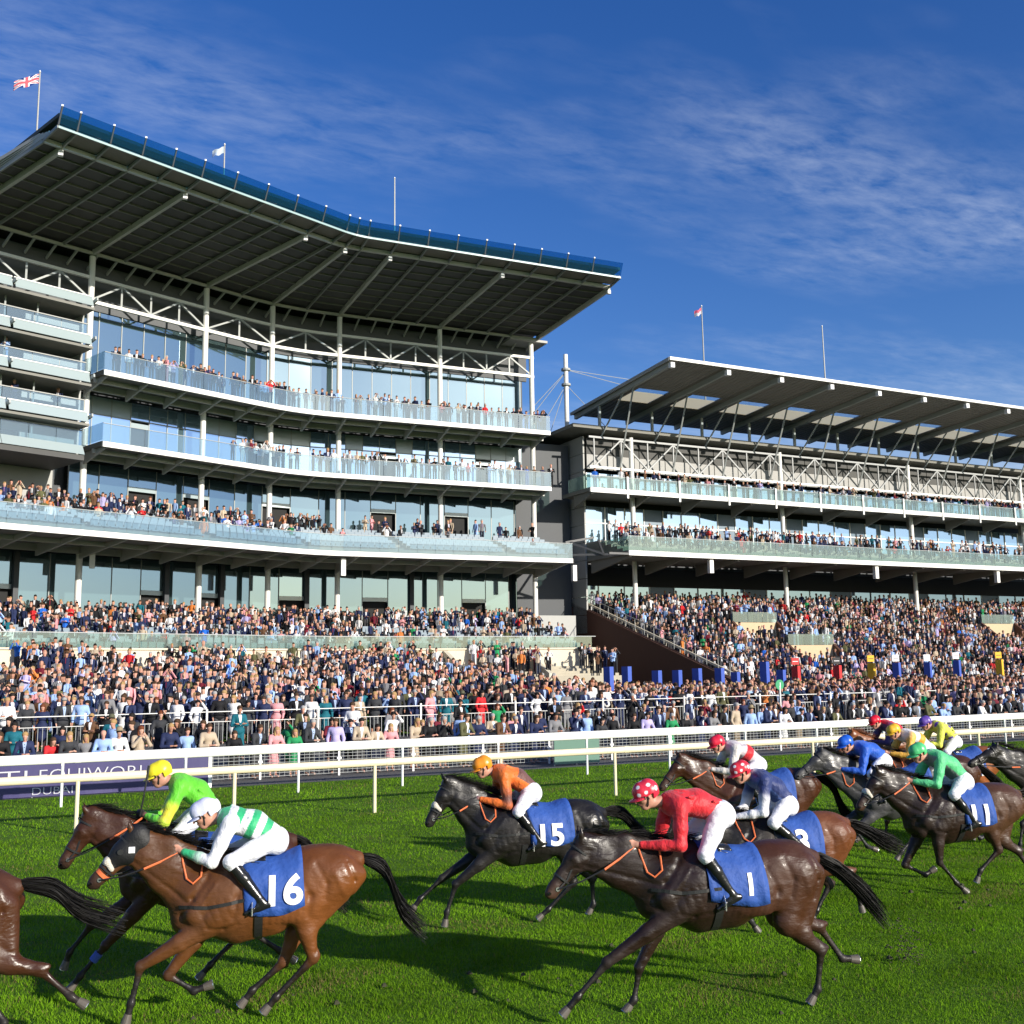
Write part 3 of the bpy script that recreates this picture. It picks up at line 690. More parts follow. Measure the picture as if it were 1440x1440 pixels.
            bm.to_mesh(me); bm.free(); me.materials.clear(); me.materials.append(MAT['digit_white']); link('number', me, cl_)
    if bandage:
        kn, ft, hf = pose[bandage[0]]; sd = 1 if bandage[0] in ('F1', 'H1') else -1
        a = Vector((kn[0], .127 * sd, kn[1])).lerp(Vector((ft[0], .124 * sd, ft[1])), .25); c = Vector((kn[0], .127 * sd, kn[1])).lerp(Vector((ft[0], .124 * sd, ft[1])), .5)
        mb = MB(); mb.tube([a, c], [.045, .044], 12); mb.build('leg_bandage', bandage[1], root)
    return root, T
# ------------------------------------------------------------------ jockeys
SKIN = (0.52, 0.26, 0.18)
def hand(b, w, d, up, sd, col=SKIN, sc=1.0):
    """closed fist round a rein: palm, four curled fingers, thumb from the side"""
    w = np.array(w); d = np.array(d, float); d /= np.linalg.norm(d); u = np.array(up, float); u -= d * (u @ d); u /= np.linalg.norm(u); s_ = np.cross(d, u)
    pal = w + d * .045 * sc
    b.cone(w, pal, .026 * sc, .034 * sc, .02, .8, col)
    for i, (ln) in enumerate((.036, .040, .038, .031)):
        a = pal + d * .018 * sc + u * (.027 - i * .018) * sc; k1 = a + d * ln * .62 * sc + s_ * .006 * sd; k2 = k1 - s_ * sd * .022 * sc - d * .004; k3 = k2 - d * .024 * sc - s_ * sd * .006
        b.chain([tuple(a), tuple(k1), tuple(k2), tuple(k3)], [.0095 * sc, .009 * sc, .0085 * sc, .008 * sc], k=.006, col=col)
    t0 = w + d * .02 * sc + u * .024 * sc; t1 = t0 + d * .028 * sc + u * .016 * sc - s_ * sd * .008; t2 = t1 + d * .022 * sc - s_ * sd * .018 * sc
    b.chain([tuple(t0), tuple(t1), tuple(t2)], [.012 * sc, .0105 * sc, .009 * sc], k=.01, col=col)
def head_shape(b, c, f, u, sc=1.0, skin=SKIN, hair=(0.03, 0.02, 0.015)):
    """c head centre, f facing, u up"""
    c = np.array(c, float); f = np.array(f, float); f /= np.linalg.norm(f); u = np.array(u, float); u -= f * (u @ f); u /= np.linalg.norm(u); s_ = np.cross(u, f)
    q = lambda a, h, l=0.0: tuple(c + f * a * sc + u * h * sc + s_ * l * sc)
    th = math.degrees(math.atan2(f[2], f[0])) if abs(f[1]) < .9 else 0
    b.cone(q(-.02, .035), q(.01, .03), .085 * sc, .078 * sc, .03, .90, skin)            # cranium
    b.cone(q(.035, -.01), q(.045, -.075), .058 * sc, .036 * sc, .03, .95, skin)         # face to chin
    b.cone(q(.0, -.03), q(.03, -.085), .055 * sc, .030 * sc, .03, 1.15, skin)           # jaw
    b.cone(q(.088, .012), q(.112, -.022), .009 * sc, .014 * sc, .012, 1.0, skin)        # nose
    b.cone(q(.080, .030, .030), q(.080, .030, -.030), .012 * sc, .012 * sc, .02, 1, skin)   # brow
    b.cone(q(.082, -.052, .018), q(.082, -.052, -.018), .010 * sc, .010 * sc, .008, 1, (.42, .14, .11))  # lips
    for l in (1, -1):
        b.cone(q(-.005, .015, .082 * l), q(-.012, -.015, .080 * l), .014 * sc, .010 * sc, .008, .6, skin)  # ear
        b.cone(q(.062, -.02, .038 * l), q(.045, -.02, .048 * l), .018 * sc, .018 * sc, .02, 1, skin)
    return q
def make_jockey(label, root, J, st, res=.010, group='jockeys riding in the race'):
    """J joints in the horse's frame: pelvis, shoulder, head, elbow, hand, knee, ankle, toe as (x, z)"""
    sk = st.get('skin', SKIN)
    pe, sh, hd_, el, hn, kn, an, to = [J[k] for k in ('pelvis', 'shoulder', 'head', 'elbow', 'hand', 'knee', 'ankle', 'toe')]
    pe3 = (pe[0], 0, pe[1]); sh3 = (sh[0], 0, sh[1]); ax = np.array([sh[0] - pe[0], 0, sh[1] - pe[1]]); L = np.linalg.norm(ax); ax /= L; up = np.array([-ax[2], 0, ax[0]])
    mid = tuple(np.array(pe3) * .5 + np.array(sh3) * .5 + up * .045)
    fdir = np.array(J.get('face', (1, -.18))); f3 = (fdir[0], J.get('turn', 0.0), fdir[1]); u3 = (-fdir[1], 0, fdir[0])
    hc = (hd_[0], 0, hd_[1])
    nk = tuple(np.array(sh3) + ax * .07 + up * .01)
    kn_y, an_y = .275, .30
    arms = []; legs = []
    for sd in (1, -1):
        dx_ = J.get('off', .05) * (1 if sd == -1 else 0)
        s3 = (sh[0] - .01, .165 * sd, sh[1] - .01); e3 = (el[0] + dx_, .235 * sd, el[1]); h3 = (hn[0] + dx_ * .6, .055 * sd + .01, hn[1]); arms.append((s3, e3, h3, sd))
        p3 = (pe[0] + .01, .09 * sd, pe[1] - .01); k3 = (kn[0] + dx_, kn_y * sd, kn[1]); a3 = (an[0] + dx_, an_y * sd, an[1]); t3 = (to[0] + dx_, (an_y - .01) * sd, to[1]); legs.append((p3, k3, a3, t3, sd))
    # body
    b = Body()
    b.chain([pe3, mid, sh3], [.10, .10, .105], k=.05, sy=[1.25, 1.4], col=sk)
    for s3, e3, h3, sd in arms:
        b.chain([s3, e3], [.050, .038], k=.03, col=sk); b.chain([e3, lerp(e3, h3, .4), h3], [.038, .036, .024], k=.02, col=sk)
        dv = np.array(h3) - np.array(e3); hand(b, h3, dv, (0, 0, 1), sd, st.get('glove', sk))
    for p3, k3, a3, t3, sd in legs:
        b.chain([p3, k3], [.075, .05], k=.04, col=sk); b.chain([k3, lerp(k3, a3, .35), a3], [.05, .046, .03], k=.02, col=sk); b.cone(a3, lerp(a3, t3, .4), .026, .020, .02, .9, sk)
    b.cone(nk, tuple(np.array(hc) - np.array(u3) * .06 - np.array(f3) * .02), .056, .052, .03, 1, sk)
    q = head_shape(b, hc, f3, u3, 1.0, sk)
    V, F = b.mesh(res); me = np_mesh('person', V, F, 'skin_attr', b.colours(V, sk, .008))
    o = link('person', me); o.location = root.location; o.rotation_euler = root.rotation_euler; tag(o, label, 'jockey', group)
    # silks
    c1, c2 = st['silk'], st.get('silk2', st['silk']); sl = st.get('sleeve', c1); sl2 = st.get('sleeve2', sl)
    t = Body(); low = tuple(np.array(pe3) - ax * .0 + up * .01)
    t.chain([low, mid, sh3], [.115, .128, .125], k=.05, sy=[1.28, 1.42], col=c1)
    nt1 = len(t.p)
    t.cone(tuple(np.array(sh3) + up * .01), nk, .085, .066, .04, 1.0, st.get('collar', c1))
    t.cone(tuple(np.array(sh3) + np.array([0, .13, -.01])), tuple(np.array(sh3) + np.array([0, -.13, -.01])), .085, .085, .05, 1, c1)
    arm0 = len(t.p)
    for s3, e3, h3, sd in arms:
        m_ = lerp(s3, e3, .55); t.cone(s3, m_, .078, .066, .04, 1, sl); t.cone(m_, e3, .066, .055, .03, 1, sl2)
        w_ = lerp(e3, h3, .90); w1 = lerp(e3, h3, .4); t.cone(e3, w1, .055, .052, .03, 1, st.get('fore', sl)); t.cone(w1, w_, .052, .036, .02, 1, st.get('cuff', sl))
        for r_ in (.25, .5, .75): t.cone(tuple(np.array(lerp(s3, e3, r_)) + np.array([.0, .03 * sd, -.03])), tuple(np.array(lerp(s3, e3, r_ + .12)) + np.array([.0, .0, -.05])), .026, .02, .02, 1, sl if r_ < .5 else sl2)
    arm1 = len(t.p)
    random.seed(int(abs(pe[0] * 1000)) + len(label))
    for i in range(11):   # wind folds across the back
        a_ = random.uniform(.08, .92); c_ = np.array(pe3) + ax * L * a_; l_ = random.uniform(-.13, .13)
        p0 = c_ + up * (.128 if abs(l_) < .08 else .10) + np.array([0, l_, 0]); p1 = p0 + ax * random.uniform(.04, .12) + np.array([0, random.uniform(-.07, .07), random.uniform(-.01, .0)])
        t.cone(tuple(p0), tuple(p1), .016, .012, .022, 1, None)
    V, F = t.mesh(res); C_ = t.colours(V, c1, .010)
    ta = ((V - np.array(pe3)) @ ax) / L; ht = (V - np.array(pe3)) @ up
    dT = np.min([t.ev(p, V[:, 0], V[:, 1], V[:, 2]) for p in t.p[:arm0]], axis=0); dA = np.min([t.ev(p, V[:, 0], V[:, 1], V[:, 2]) for p in t.p[arm0:arm1]], axis=0)
    istorso = dT < dA + .004
    pt = st.get('pattern')
    if pt == 'hoops': m_ = istorso & (np.floor((ta + .03) * 6.2).astype(int) % 2 == 1); C_[m_] = c2
    if pt == 'yoke': m_ = istorso & (ht > .06) & (ta < .62); C_[m_] = c2
    if pt == 'band': m_ = istorso & (ta > .35) & (ta < .62); C_[m_] = c2
    if pt == 'front': m_ = istorso & (ht < -.02); C_[m_] = c2
    if pt == 'spots':
        g = np.stack([ta * 3.2, V[:, 1] * 8], 1); m_ = istorso & (np.linalg.norm(g - np.round(g), axis=1) < .27); C_[m_] = c2
    link('silk_shirt', np_mesh('silk_shirt', V, F, 'silk_attr', C_), o)
    # breeches
    t = Body(); t.cone(tuple(np.array(pe3) - ax * .03), tuple(np.array(pe3) + ax * .06), .125, .112, .05, 1.3, None)
    for p3, k3, a3, t3, sd in legs:
        t.cone(tuple(np.array(p3) - ax * .05 - up * .01), p3, .105, .10, .05, 1, None); t.chain([p3, lerp(p3, k3, .5), k3], [.105, .086, .068], k=.04); t.cone(k3, lerp(k3, a3, .22), .066, .056, .03)
        for r_ in (.3, .55, .8): c_ = np.array(lerp(p3, k3, r_)); t.cone(tuple(c_ + np.array([-.02, .06 * sd, .03])), tuple(c_ + np.array([.03, .055 * sd, -.04])), .016, .012, .02)
    V, F = t.mesh(res); br = link('breeches', np_mesh('breeches', V, F, st.get('breech', 'white_breeches')), o)
    for p3, k3, a3, t3, sd in legs:
        t = Body(); t.chain([lerp(k3, a3, .14), lerp(k3, a3, .4), lerp(k3, a3, .92)], [.062, .058, .042], k=.02)
        a_ = np.array(a3); dd = np.array(t3) - a_; dd /= np.linalg.norm(dd); sh_ = np.array(a3) - np.array(k3); sh_ /= np.linalg.norm(sh_)
        heel = a_ - dd * .04 + sh_ * .035; ball = a_ + dd * .13 + sh_ * .045
        t.cone(tuple(heel), tuple(ball), .034, .033, .02, 1.05); t.cone(tuple(ball), tuple(a_ + dd * .19 + sh_ * .05), .033, .022, .015, 1.05); t.cone(a3, tuple(a_ + dd * .05 + sh_ * .02), .042, .040, .03)
        V, F = t.mesh(res); bt = link('boot', np_mesh('boot', V, F, 'black_leather'), o)
        mb = MB(); c_ = Vector(tuple(ball)); mb.tube([c_ + Vector((0, -.055 * sd, .035)), c_ + Vector((0, -.06 * sd, -.03)), c_ + Vector((0, .06 * sd, -.03)), c_ + Vector((0, .055 * sd, .03)), c_ + Vector((0, .0, .12))], .007, 6); mb.build('stirrup', 'shoe_metal', bt)
    # helmet, goggles
    fv = np.array(f3); fv = fv / np.linalg.norm(fv); uv = np.array(u3) / np.linalg.norm(u3); sv = np.cross(uv, fv)
    t = Body(); c_ = np.array(hc)
    P = lambda a, h, l=0.0: tuple(c_ + fv * a + uv * h + sv * l)
    t.cone(P(-.035, .055), P(.02, .055), .108, .100, .04, .92); t.cone(P(-.05, .03), P(-.07, .0), .085, .062, .03, .95)
    V, F = t.mesh(.0065)
    keep = ((V - c_) @ uv) > (.012 - .30 * ((V - c_) @ fv) * (((V - c_) @ fv) < 0)) - .06 * (((V - c_) @ fv) < -.05)
    fk = keep[F].all(1); used = np.unique(F[fk]); rm = -np.ones(len(V), int); rm[used] = np.arange(len(used)); V = V[used]; F = rm[F[fk]]
    cc = np.tile(np.array(st['cap']), (len(V), 1))
    if st.get('cap2') is not None:
        loc = (V - c_ - uv * .05); loc /= np.linalg.norm(loc, axis=1)[:, None]
        for d_ in ((.6, .5, .62), (.6, -.5, .62), (-.3, .75, .6), (-.3, -.75, .6), (.1, .98, .05), (.75, .65, -.02), (.1, -.98, .05), (-.75, .6, .1), (-.8, 0, .6), (.1, 0, 1)):
            d3 = fv * d_[0] + sv * d_[1] + uv * d_[2]; d3 /= np.linalg.norm(d3); cc[(loc @ d3) > .984] = st['cap2']
    hm = link('helmet', np_mesh('helmet', V, F, 'cap_attr', cc), o); sm = hm.modifiers.new('thick', 'SOLIDIFY'); sm.thickness = .006; sm.offset = -1
    mb = MB(); n_ = 14; vs = []; fs = []
    for i in range(n_ + 1):
        a_ = R(-72 + 144 * i / n_)
        for rr_, hh in ((.096, .022), (.096 + .062 * math.cos(a_) ** 1.2, .006), (.096 + .062 * math.cos(a_) ** 1.2, .0), (.096, .014)): vs.append(P(math.cos(a_) * rr_ * 1.02 + .012, hh, math.sin(a_) * rr_ * .93))
    for i in range(n_):
        for k in range(4): fs.append((i * 4 + k, i * 4 + (k + 1) % 4, i * 4 + 4 + (k + 1) % 4, i * 4 + 4 + k))
    mb.add(vs, fs); pk = mb.build('peak', 'cap_attr', hm); at = pk.data.color_attributes.new('col', 'FLOAT_COLOR', 'POINT'); c4 = np.ones((len(vs), 4), np.float32); c4[:, :3] = st['cap']; at.data.foreach_set('color', c4.ravel())
    mb = MB(); arc = [P(math.cos(R(a)) * .094 + .006, .010, math.sin(R(a)) * .084) for a in range(-75, 76, 15)]
    for i in range(len(arc) - 1): mb.beam(arc[i], arc[i + 1], .022, .034, up=tuple(uv))
    mb.build('goggles', 'black_strap', o)
    mb = MB(); mb.tube([P(.0, .01, .083), P(.02, -.07, .060), P(.04, -.112, 0), P(.02, -.07, -.060), P(.0, .01, -.083)], .006, 6); mb.build('chin_strap', 'black_strap', o)
    if st.get('whip'):
        a_ = Vector(arms[0][2]); mb = MB(); mb.tube([a_ + Vector((.06, 0, .0)), a_ + Vector((.02, .05, .22)), a_ + Vector((-.02, .06, .52))], [.010, .008, .014], 8); w_ = mb.build('whip', 'black_strap'); w_.location = root.location; w_.rotation_euler = root.rotation_euler
        tag(w_, 'black riding whip held upright by the ' + st['whip'], 'whip')
    return o
# ------------------------------------------------------------------ ground, rails, fences
def gz(x, y):
    """height of the viewing lawn"""
    if y < 34: return 0.0
    w = max(0.0, min(1.0, (x - 21) / 6)); w = w * w * (3 - 2 * w)
    if y < 38: return (.175 - .025 * w) * (y - 34)
    return (.7 + .083 * (min(y, 62) - 38)) * (1 - w) + .6 * w
def make_ground():
    mb = MB()
    xs = [-3000, -400, -60, 0, 60, 140, 400, 3000]; ys = [-3000, -300, -20, 6, 31.8]
    for i in range(len(xs) - 1):
        for j in range(len(ys) - 1): mb.add([(xs[i], ys[j], 0), (xs[i + 1], ys[j], 0), (xs[i + 1], ys[j + 1], 0), (xs[i], ys[j + 1], 0)], [(0, 1, 2, 3)])
    o = mb.build('turf', mat_turf()); tag(o, kind='structure')
    mb = MB(); ys = [31.8, 34.0, 38.0, 62.0, 110, 3000]; xs = [-3000, -400, -60, 0, 21, 22, 23, 24, 25, 26, 27, 60, 140, 400, 3000]
    for i in range(len(xs) - 1):
        for j in range(len(ys) - 1): mb.add([(a, c, gz(a, c) - .004) for a, c in ((xs[i], ys[j]), (xs[i + 1], ys[j]), (xs[i + 1], ys[j + 1]), (xs[i], ys[j + 1]))], [(0, 1, 2, 3)])
    tag(mb.build('paved_ground', 'asphalt'), kind='structure')
    # lawn strips on the enclosure slope
    mb = MB()
    mb.add([(-60, 39.2, gz(0, 39.2) + .02), (20.9, 39.2, gz(0, 39.2) + .02), (20.9, 52, gz(0, 52) + .02), (-60, 52, gz(0, 52) + .02)], [(0, 1, 2, 3)])
    tag(mb.build('lawn', mat_turf()), kind='structure')
def mat_turf():
    if 'turf' in MAT: return MAT['turf']
    m = bpy.data.materials.new('turf'); m.use_nodes = True; nt = m.node_tree; b = nt.nodes['Principled BSDF']
    b.inputs['Roughness'].default_value = .85; b.inputs['Specular IOR Level'].default_value = .15
    g = N(nt, 'ShaderNodeNewGeometry'); mp_ = N(nt, 'ShaderNodeMapping'); nt.links.new(g.outputs['Position'], mp_.inputs[0])
    def nz(sc, det, sx=1.0):
        mm = N(nt, 'ShaderNodeMapping'); mm.inputs['Scale'].default_value = (sx, 1, 1); nt.links.new(g.outputs['Position'], mm.inputs[0])
        n = N(nt, 'ShaderNodeTexNoise'); n.inputs['Scale'].default_value = sc; n.inputs['Detail'].default_value = det; nt.links.new(mm.outputs[0], n.inputs['Vector']); return n.outputs[0]
    cr = N(nt, 'ShaderNodeValToRGB'); e = cr.color_ramp.elements
    e[0].position = .30; e[0].color = (.040, .095, .006, 1); e[1].position = .72; e[1].color = (.125, .25, .014, 1)
    f = M(nt, 'ADD', M(nt, 'MULTIPLY', nz(2.2, 6, .45), .55), M(nt, 'MULTIPLY', nz(22, 5), .45)); nt.links.new(f, cr.inputs[0])
    mx = N(nt, 'ShaderNodeMix', data_type='RGBA'); mx.inputs['B'].default_value = (.14, .12, .045, 1)
    dry = M(nt, 'MULTIPLY_ADD', nz(.9, 5), 5.0, -3.0, clamp=True); nt.links.new(M(nt, 'MULTIPLY', dry, .5), mx.inputs['Factor']); nt.links.new(cr.outputs[0], mx.inputs['A'])
    nt.links.new(mx.outputs['Result'], b.inputs['Base Color'])
    bp = N(nt, 'ShaderNodeBump'); bp.inputs['Strength'].default_value = .9; bp.inputs['Distance'].default_value = .05; nt.links.new(nz(40, 6), bp.inputs['Height']); nt.links.new(bp.outputs[0], b.inputs['Normal'])
    MAT['turf'] = m; return m
def mat_blade():
    m = bpy.data.materials.new('grass_blade'); m.use_nodes = True; nt = m.node_tree; nt.nodes.clear(); o = N(nt, 'ShaderNodeOutputMaterial')
    at = N(nt, 'ShaderNodeAttribute', attribute_name='col'); d = N(nt, 'ShaderNodeBsdfDiffuse'); t = N(nt, 'ShaderNodeBsdfTranslucent'); mx = N(nt, 'ShaderNodeMixShader'); mx.inputs[0].default_value = .35
    nt.links.new(at.outputs['Color'], d.inputs[0]); nt.links.new(at.outputs['Color'], t.inputs[0]); nt.links.new(d.outputs[0], mx.inputs[1]); nt.links.new(t.outputs[0], mx.inputs[2]); nt.links.new(mx.outputs[0], o.inputs[0])
    return m
def make_grass():
    rng = np.random.default_rng(5)
    P = []
    for y0, y1, n in ((6.0, 9.5, 190000), (9.5, 12.5, 180000), (12.5, 17, 160000), (17, 24, 120000), (24, 31.4, 70000)):
        y = rng.uniform(y0, y1, n); x = -2.0 - .14 * y + rng.random(n) * (1.62 * y + 4.5); P.append(np.stack([x, y], 1))
    P = np.concatenate(P); n = len(P)
    cl = np.sin(P[:, 0] * 3.1 + 2 * np.sin(P[:, 1] * 2.3)) * np.sin(P[:, 1] * 3.7 + 1.5 * np.sin(P[:, 0] * 1.9)) + .6 * np.sin(P[:, 0] * 9 + P[:, 1] * 7) * np.sin(P[:, 1] * 11)
    h = (.018 + .020 * rng.random(n)) * (1 + .35 * cl) * (1 + .03 * (P[:, 1] - 8)); h = np.maximum(h, .012)
    a = rng.uniform(0, 2 * math.pi, n); w = .0030 * (1 + .07 * (P[:, 1] - 8)) * rng.uniform(.7, 1.5, n)
    le = rng.uniform(.1, .9, n) * h; b = rng.uniform(0, 2 * math.pi, n)
    V = np.zeros((n, 3, 3)); V[:, 0, 0] = P[:, 0] - np.cos(a) * w; V[:, 0, 1] = P[:, 1] - np.sin(a) * w; V[:, 1, 0] = P[:, 0] + np.cos(a) * w; V[:, 1, 1] = P[:, 1] + np.sin(a) * w
    V[:, 2, 0] = P[:, 0] + np.cos(b) * le; V[:, 2, 1] = P[:, 1] + np.sin(b) * le; V[:, 2, 2] = h
    base = np.stack([np.array([.078, .190, .008])] * n); t = rng.random(n)[:, None]
    base = base * (1 - t) + np.array([.215, .40, .018]) * t
    patch = np.clip(.5 + .5 * np.sin(P[:, 0] * .9 + 1.1 * np.sin(P[:, 1] * .7)) * np.cos(P[:, 1] * 1.1), 0, 1)[:, None]
    pt2 = np.clip(.5 + .5 * np.sin(P[:, 0] * 2.7 + 2 * np.sin(P[:, 1] * 1.9)) * np.sin(P[:, 1] * 2.4 + P[:, 0] * .6), 0, 1)[:, None]; base = base * (.62 + .40 * patch + .36 * pt2); worn = np.clip(np.sin(P[:, 0] * 1.3 + 3 * np.sin(P[:, 1] * .9)) * np.sin(P[:, 1] * 1.7 + 1.2) - .45, 0, 1); dry = rng.random(n) < .03 + .7 * worn; base[dry] = np.array([.22, .18, .07])
    C_ = np.repeat(base[:, None, :], 3, 1).reshape(-1, 3)
    MAT['grass_blade'] = mat_blade()
    o = link('grass', np_mesh('grass', V.reshape(-1, 3), np.arange(n * 3).reshape(-1, 3), 'grass_blade', C_, smooth=False)); tag(o, kind='stuff')
    # loose divots near the hooves
    mb = MB(); random.seed(3)
    for i in range(60):
        x, y = random.choice([(8.6, 9.6), (4.8, 10.6), (1.6, 9.9), (11.5, 10.9)]); x += random.gauss(0, 1.2); y += random.gauss(0, .7); s_ = random.uniform(.012, .035); z = random.uniform(0, .03) if random.random() < .8 else random.uniform(.05, .5)
        mb.hexa([(x - s_, y - s_, z), (x + s_, y - s_ * .7, z), (x + s_ * .6, y + s_, z), (x - s_ * .8, y + s_ * .7, z)], [(x - s_ * .5, y - s_ * .4, z + s_), (x + s_ * .4, y - s_ * .6, z + s_ * .8), (x + s_ * .4, y + s_ * .5, z + s_), (x - s_ * .6, y + s_ * .4, z + s_ * .7)])
    for i in range(150):
        h_ = random.random(); x, y = 8.85 + random.gauss(0, .07 + .05 * h_), 9.25 + random.gauss(0, .1); z = .02 + .5 * h_ * random.random() ** .4; s_ = random.uniform(.004, .011)
        mb.hexa([(x - s_, y - s_, z), (x + s_, y - s_, z), (x + s_, y + s_, z), (x - s_, y + s_, z)], [(x - s_, y - s_, z + s_), (x + s_, y - s_, z + s_), (x + s_ * .5, y + s_, z + s_), (x - s_, y + s_ * .5, z + s_)])
    tag(mb.build('turf_clods', mat('soil', (.035, .035, .015), .9, noise=.3)), kind='stuff')
def rail_line(label, y, z, x0, x1, posts, mt, rad, flat=False, post_w=.045, lean=0.0):
    root = empty('running_rail', (x0, y, 0)); tag(root, label, 'rail')
    mb = MB(); mb.tube([(0, 0, z), (x1 - x0, 0, z)], rad, 12, sq=1.35 if not flat else 1.6); mb.build('top_rail', mt, root, smooth=False)
    jm = MB(); jm.tube([(-.07, 0, z), (.07, 0, z)], rad * 1.07, 12, sq=1.35 if not flat else 1.6); jme = jm.mesh('rail_joint', mt)
    for q in posts[::2]: link('rail_joint', jme, root, (q - x0 + .35, 0, 0))
    me = None
    for px in posts:
        if me is None:
            m2 = MB(); m2.tube([(0, lean, 0), (0, lean * .2, z - rad)], post_w * .5, 8); m2.box((-.03, -.03, z - rad - .07), (.03, .03, z - rad + .01)); me = m2.mesh('post', mt, False)
        o = link('post', me, root, (px - x0, 0, 0))
    return root
def make_rails():
    rail_line('cream plastic running rail nearest the horses, on slim posts', 24.2, 1.12, -8, 66, [1.17 + 3.17 * i for i in range(-2, 20)], 'cream_plastic', .062, post_w=.085)
    rail_line('thick white running rail just behind the cream rail', 29.3, 1.13, -8, 66, [-1.9 + 2.95 * i for i in range(-1, 22)], 'white_plastic', .062, post_w=.07)
    # crowd fence: white board top, wire infill
    root = empty('crowd_fence', (-6, 33.4, 0)); tag(root, 'white topped wire fence that the front row of spectators leans on', 'fence')
    mb = MB(); mb.box((0, -.06, .94), (66, .06, 1.02)); mb.build('top_board', 'white_plastic', root)
    pm = MB(); pm.box((-.03, -.03, 0), (.03, .03, .939)); pm.box((-.07, -.05, .50), (.07, .05, .56)); pme = pm.mesh('post', 'white_plastic')
    for i in range(27): link('post', pme, root, (i * 2.45 + .5, 0, 0))
    wm = MB(); wm.box((0, -.006, -.006), (66, .006, .006)); wme = wm.mesh('wire', 'grey_steel')
    for k in range(9): link('wire', wme, root, (0, 0, .08 + k * .10))
    vm = MB()
    for i in range(430): vm.box((i * .1533, -.004, .06), (i * .1533 + .008, .004, .935))
    tag(vm.build('upright_wires', 'grey_steel', root), kind='stuff')
    # second barrier higher up the lawn
    root = empty('enclosure_barrier', (-6, 38.4, gz(0, 38.4))); tag(root, 'second white barrier with bar panels, between the fence row and the lawn crowd', 'barrier')
    bm = MB(); bm.tube([(0, 0, 1.16), (60, 0, 1.16)], .018, 8); bm.build('top_bar', 'white_paint', root)
    bm = MB(); bm.tube([(0, 0, .82), (60, 0, .82)], .013, 8); bm.build('mid_bar', 'white_paint', root)
    pm = MB(); pm.box((-.032, -.032, 0), (.032, .032, 1.25)); pme = pm.mesh('post', 'white_paint')
    for i in range(16): link('post', pme, root, (i * 3.9 + .2, 0, 0))
    vm = MB()
    for i in range(420): vm.box((i * .143, -.008, .05), (i * .143 + .016, .008, .80))
    tag(vm.build('upright_bars', 'grey_steel', root), kind='stuff')
def text_obj(name, body, size, mt, parent, loc, rot, depth=.004, sx=1.0, bold=0.0):
    cu = bpy.data.curves.new(name, 'FONT'); cu.body = body; cu.size = size; cu.extrude = depth; cu.offset = bold; cu.resolution_u = 3
    o = bpy.data.objects.new(name, cu); COL.objects.link(o); bpy.context.view_layer.update()
    me = bpy.data.meshes.new_from_object(o); bpy.data.objects.remove(o); me.materials.clear(); me.materials.append(MAT[mt])
    o = link(name, me, parent, loc, rot); o.scale = (sx, 1, 1); return o
def make_banner():
    mat('lettering_grey', (.55, .55, .60), .6)
    x0, x1, y = -4.3, 4.98, 31.9
    root = empty('banner', (x0, y, 0)); tag(root, 'purple sponsor banner with white lettering fixed low before the crowd fence', 'banner')
    mb = MB(); n = 40
    vs = []; fs = []
    for i in range(n + 1):
        x = (x1 - x0) * i / n; w = .015 * math.sin(i * .9)
        vs += [(x, w, .02), (x, w * .5, .5), (x, 0, .90), (x, .02, .90), (x, w * .5 + .02, .5), (x, w + .02, .02)]
    for i in range(n):
        for k in range(6): fs.append((i * 6 + k, i * 6 + 6 + k, i * 6 + 6 + (k + 1) % 6, i * 6 + (k + 1) % 6))
    mb.add(vs, fs); mb.build('banner_sheet', 'banner_purple', root)
    mb = MB(); mb.box((x1 - x0, -.02, 0), (x1 - x0 + .10, .02, .94)); mb.build('end_strip', 'white_plastic', root)
    for i in range(5):
        mb = MB(); mb.box((i * 2.2 + .3, .02, 0), (i * 2.2 + .34, .06, .92)); mb.build('stake', 'grey_steel', root)
    def fit(body, xa, xb, za, zb):
        o = text_obj('lettering', body, 1.0, 'lettering_grey', root, (0, 0, 0), (R(90), 0, 0), bold=-.012)
        co = [v.co for v in o.data.vertices]; x_0 = min(c.x for c in co); x_1 = max(c.x for c in co); y_0 = min(c.y for c in co); y_1 = max(c.y for c in co)
        sx = (xb - xa) / (x_1 - x_0); sy = (zb - za) / (y_1 - y_0); o.scale = (sx, sy, 1); o.location = (xa - x0 - x_0 * sx, -.026, za - y_0 * sy)
    fit('AL BASTI', -3.35, .28, .36, .72); fit('EQUIWORLD', .58, 3.72, .36, .72); fit('DUBAI', .42, 1.42, .07, .26)
make_ground(); make_grass(); make_rails(); make_banner()
def steward_board():
    mb = MB(); mb.box((0, 0, .06), (1.7, .03, .90)); root = empty('mesh_screen', (16.2, 32.3, 0)); tag(root, 'pale green windbreak screen hung on the wire fence', 'screen'); mb.build('screen_sheet', mat('pale_green', (.12, .22, .17), .8, noise=.06), root)
    for q in (.02, .85, 1.68):
        m2 = MB(); m2.box((q - .02, .032, 0), (q + .02, .07, .94)); m2.build('stake', 'grey_steel', root)
steward_board()
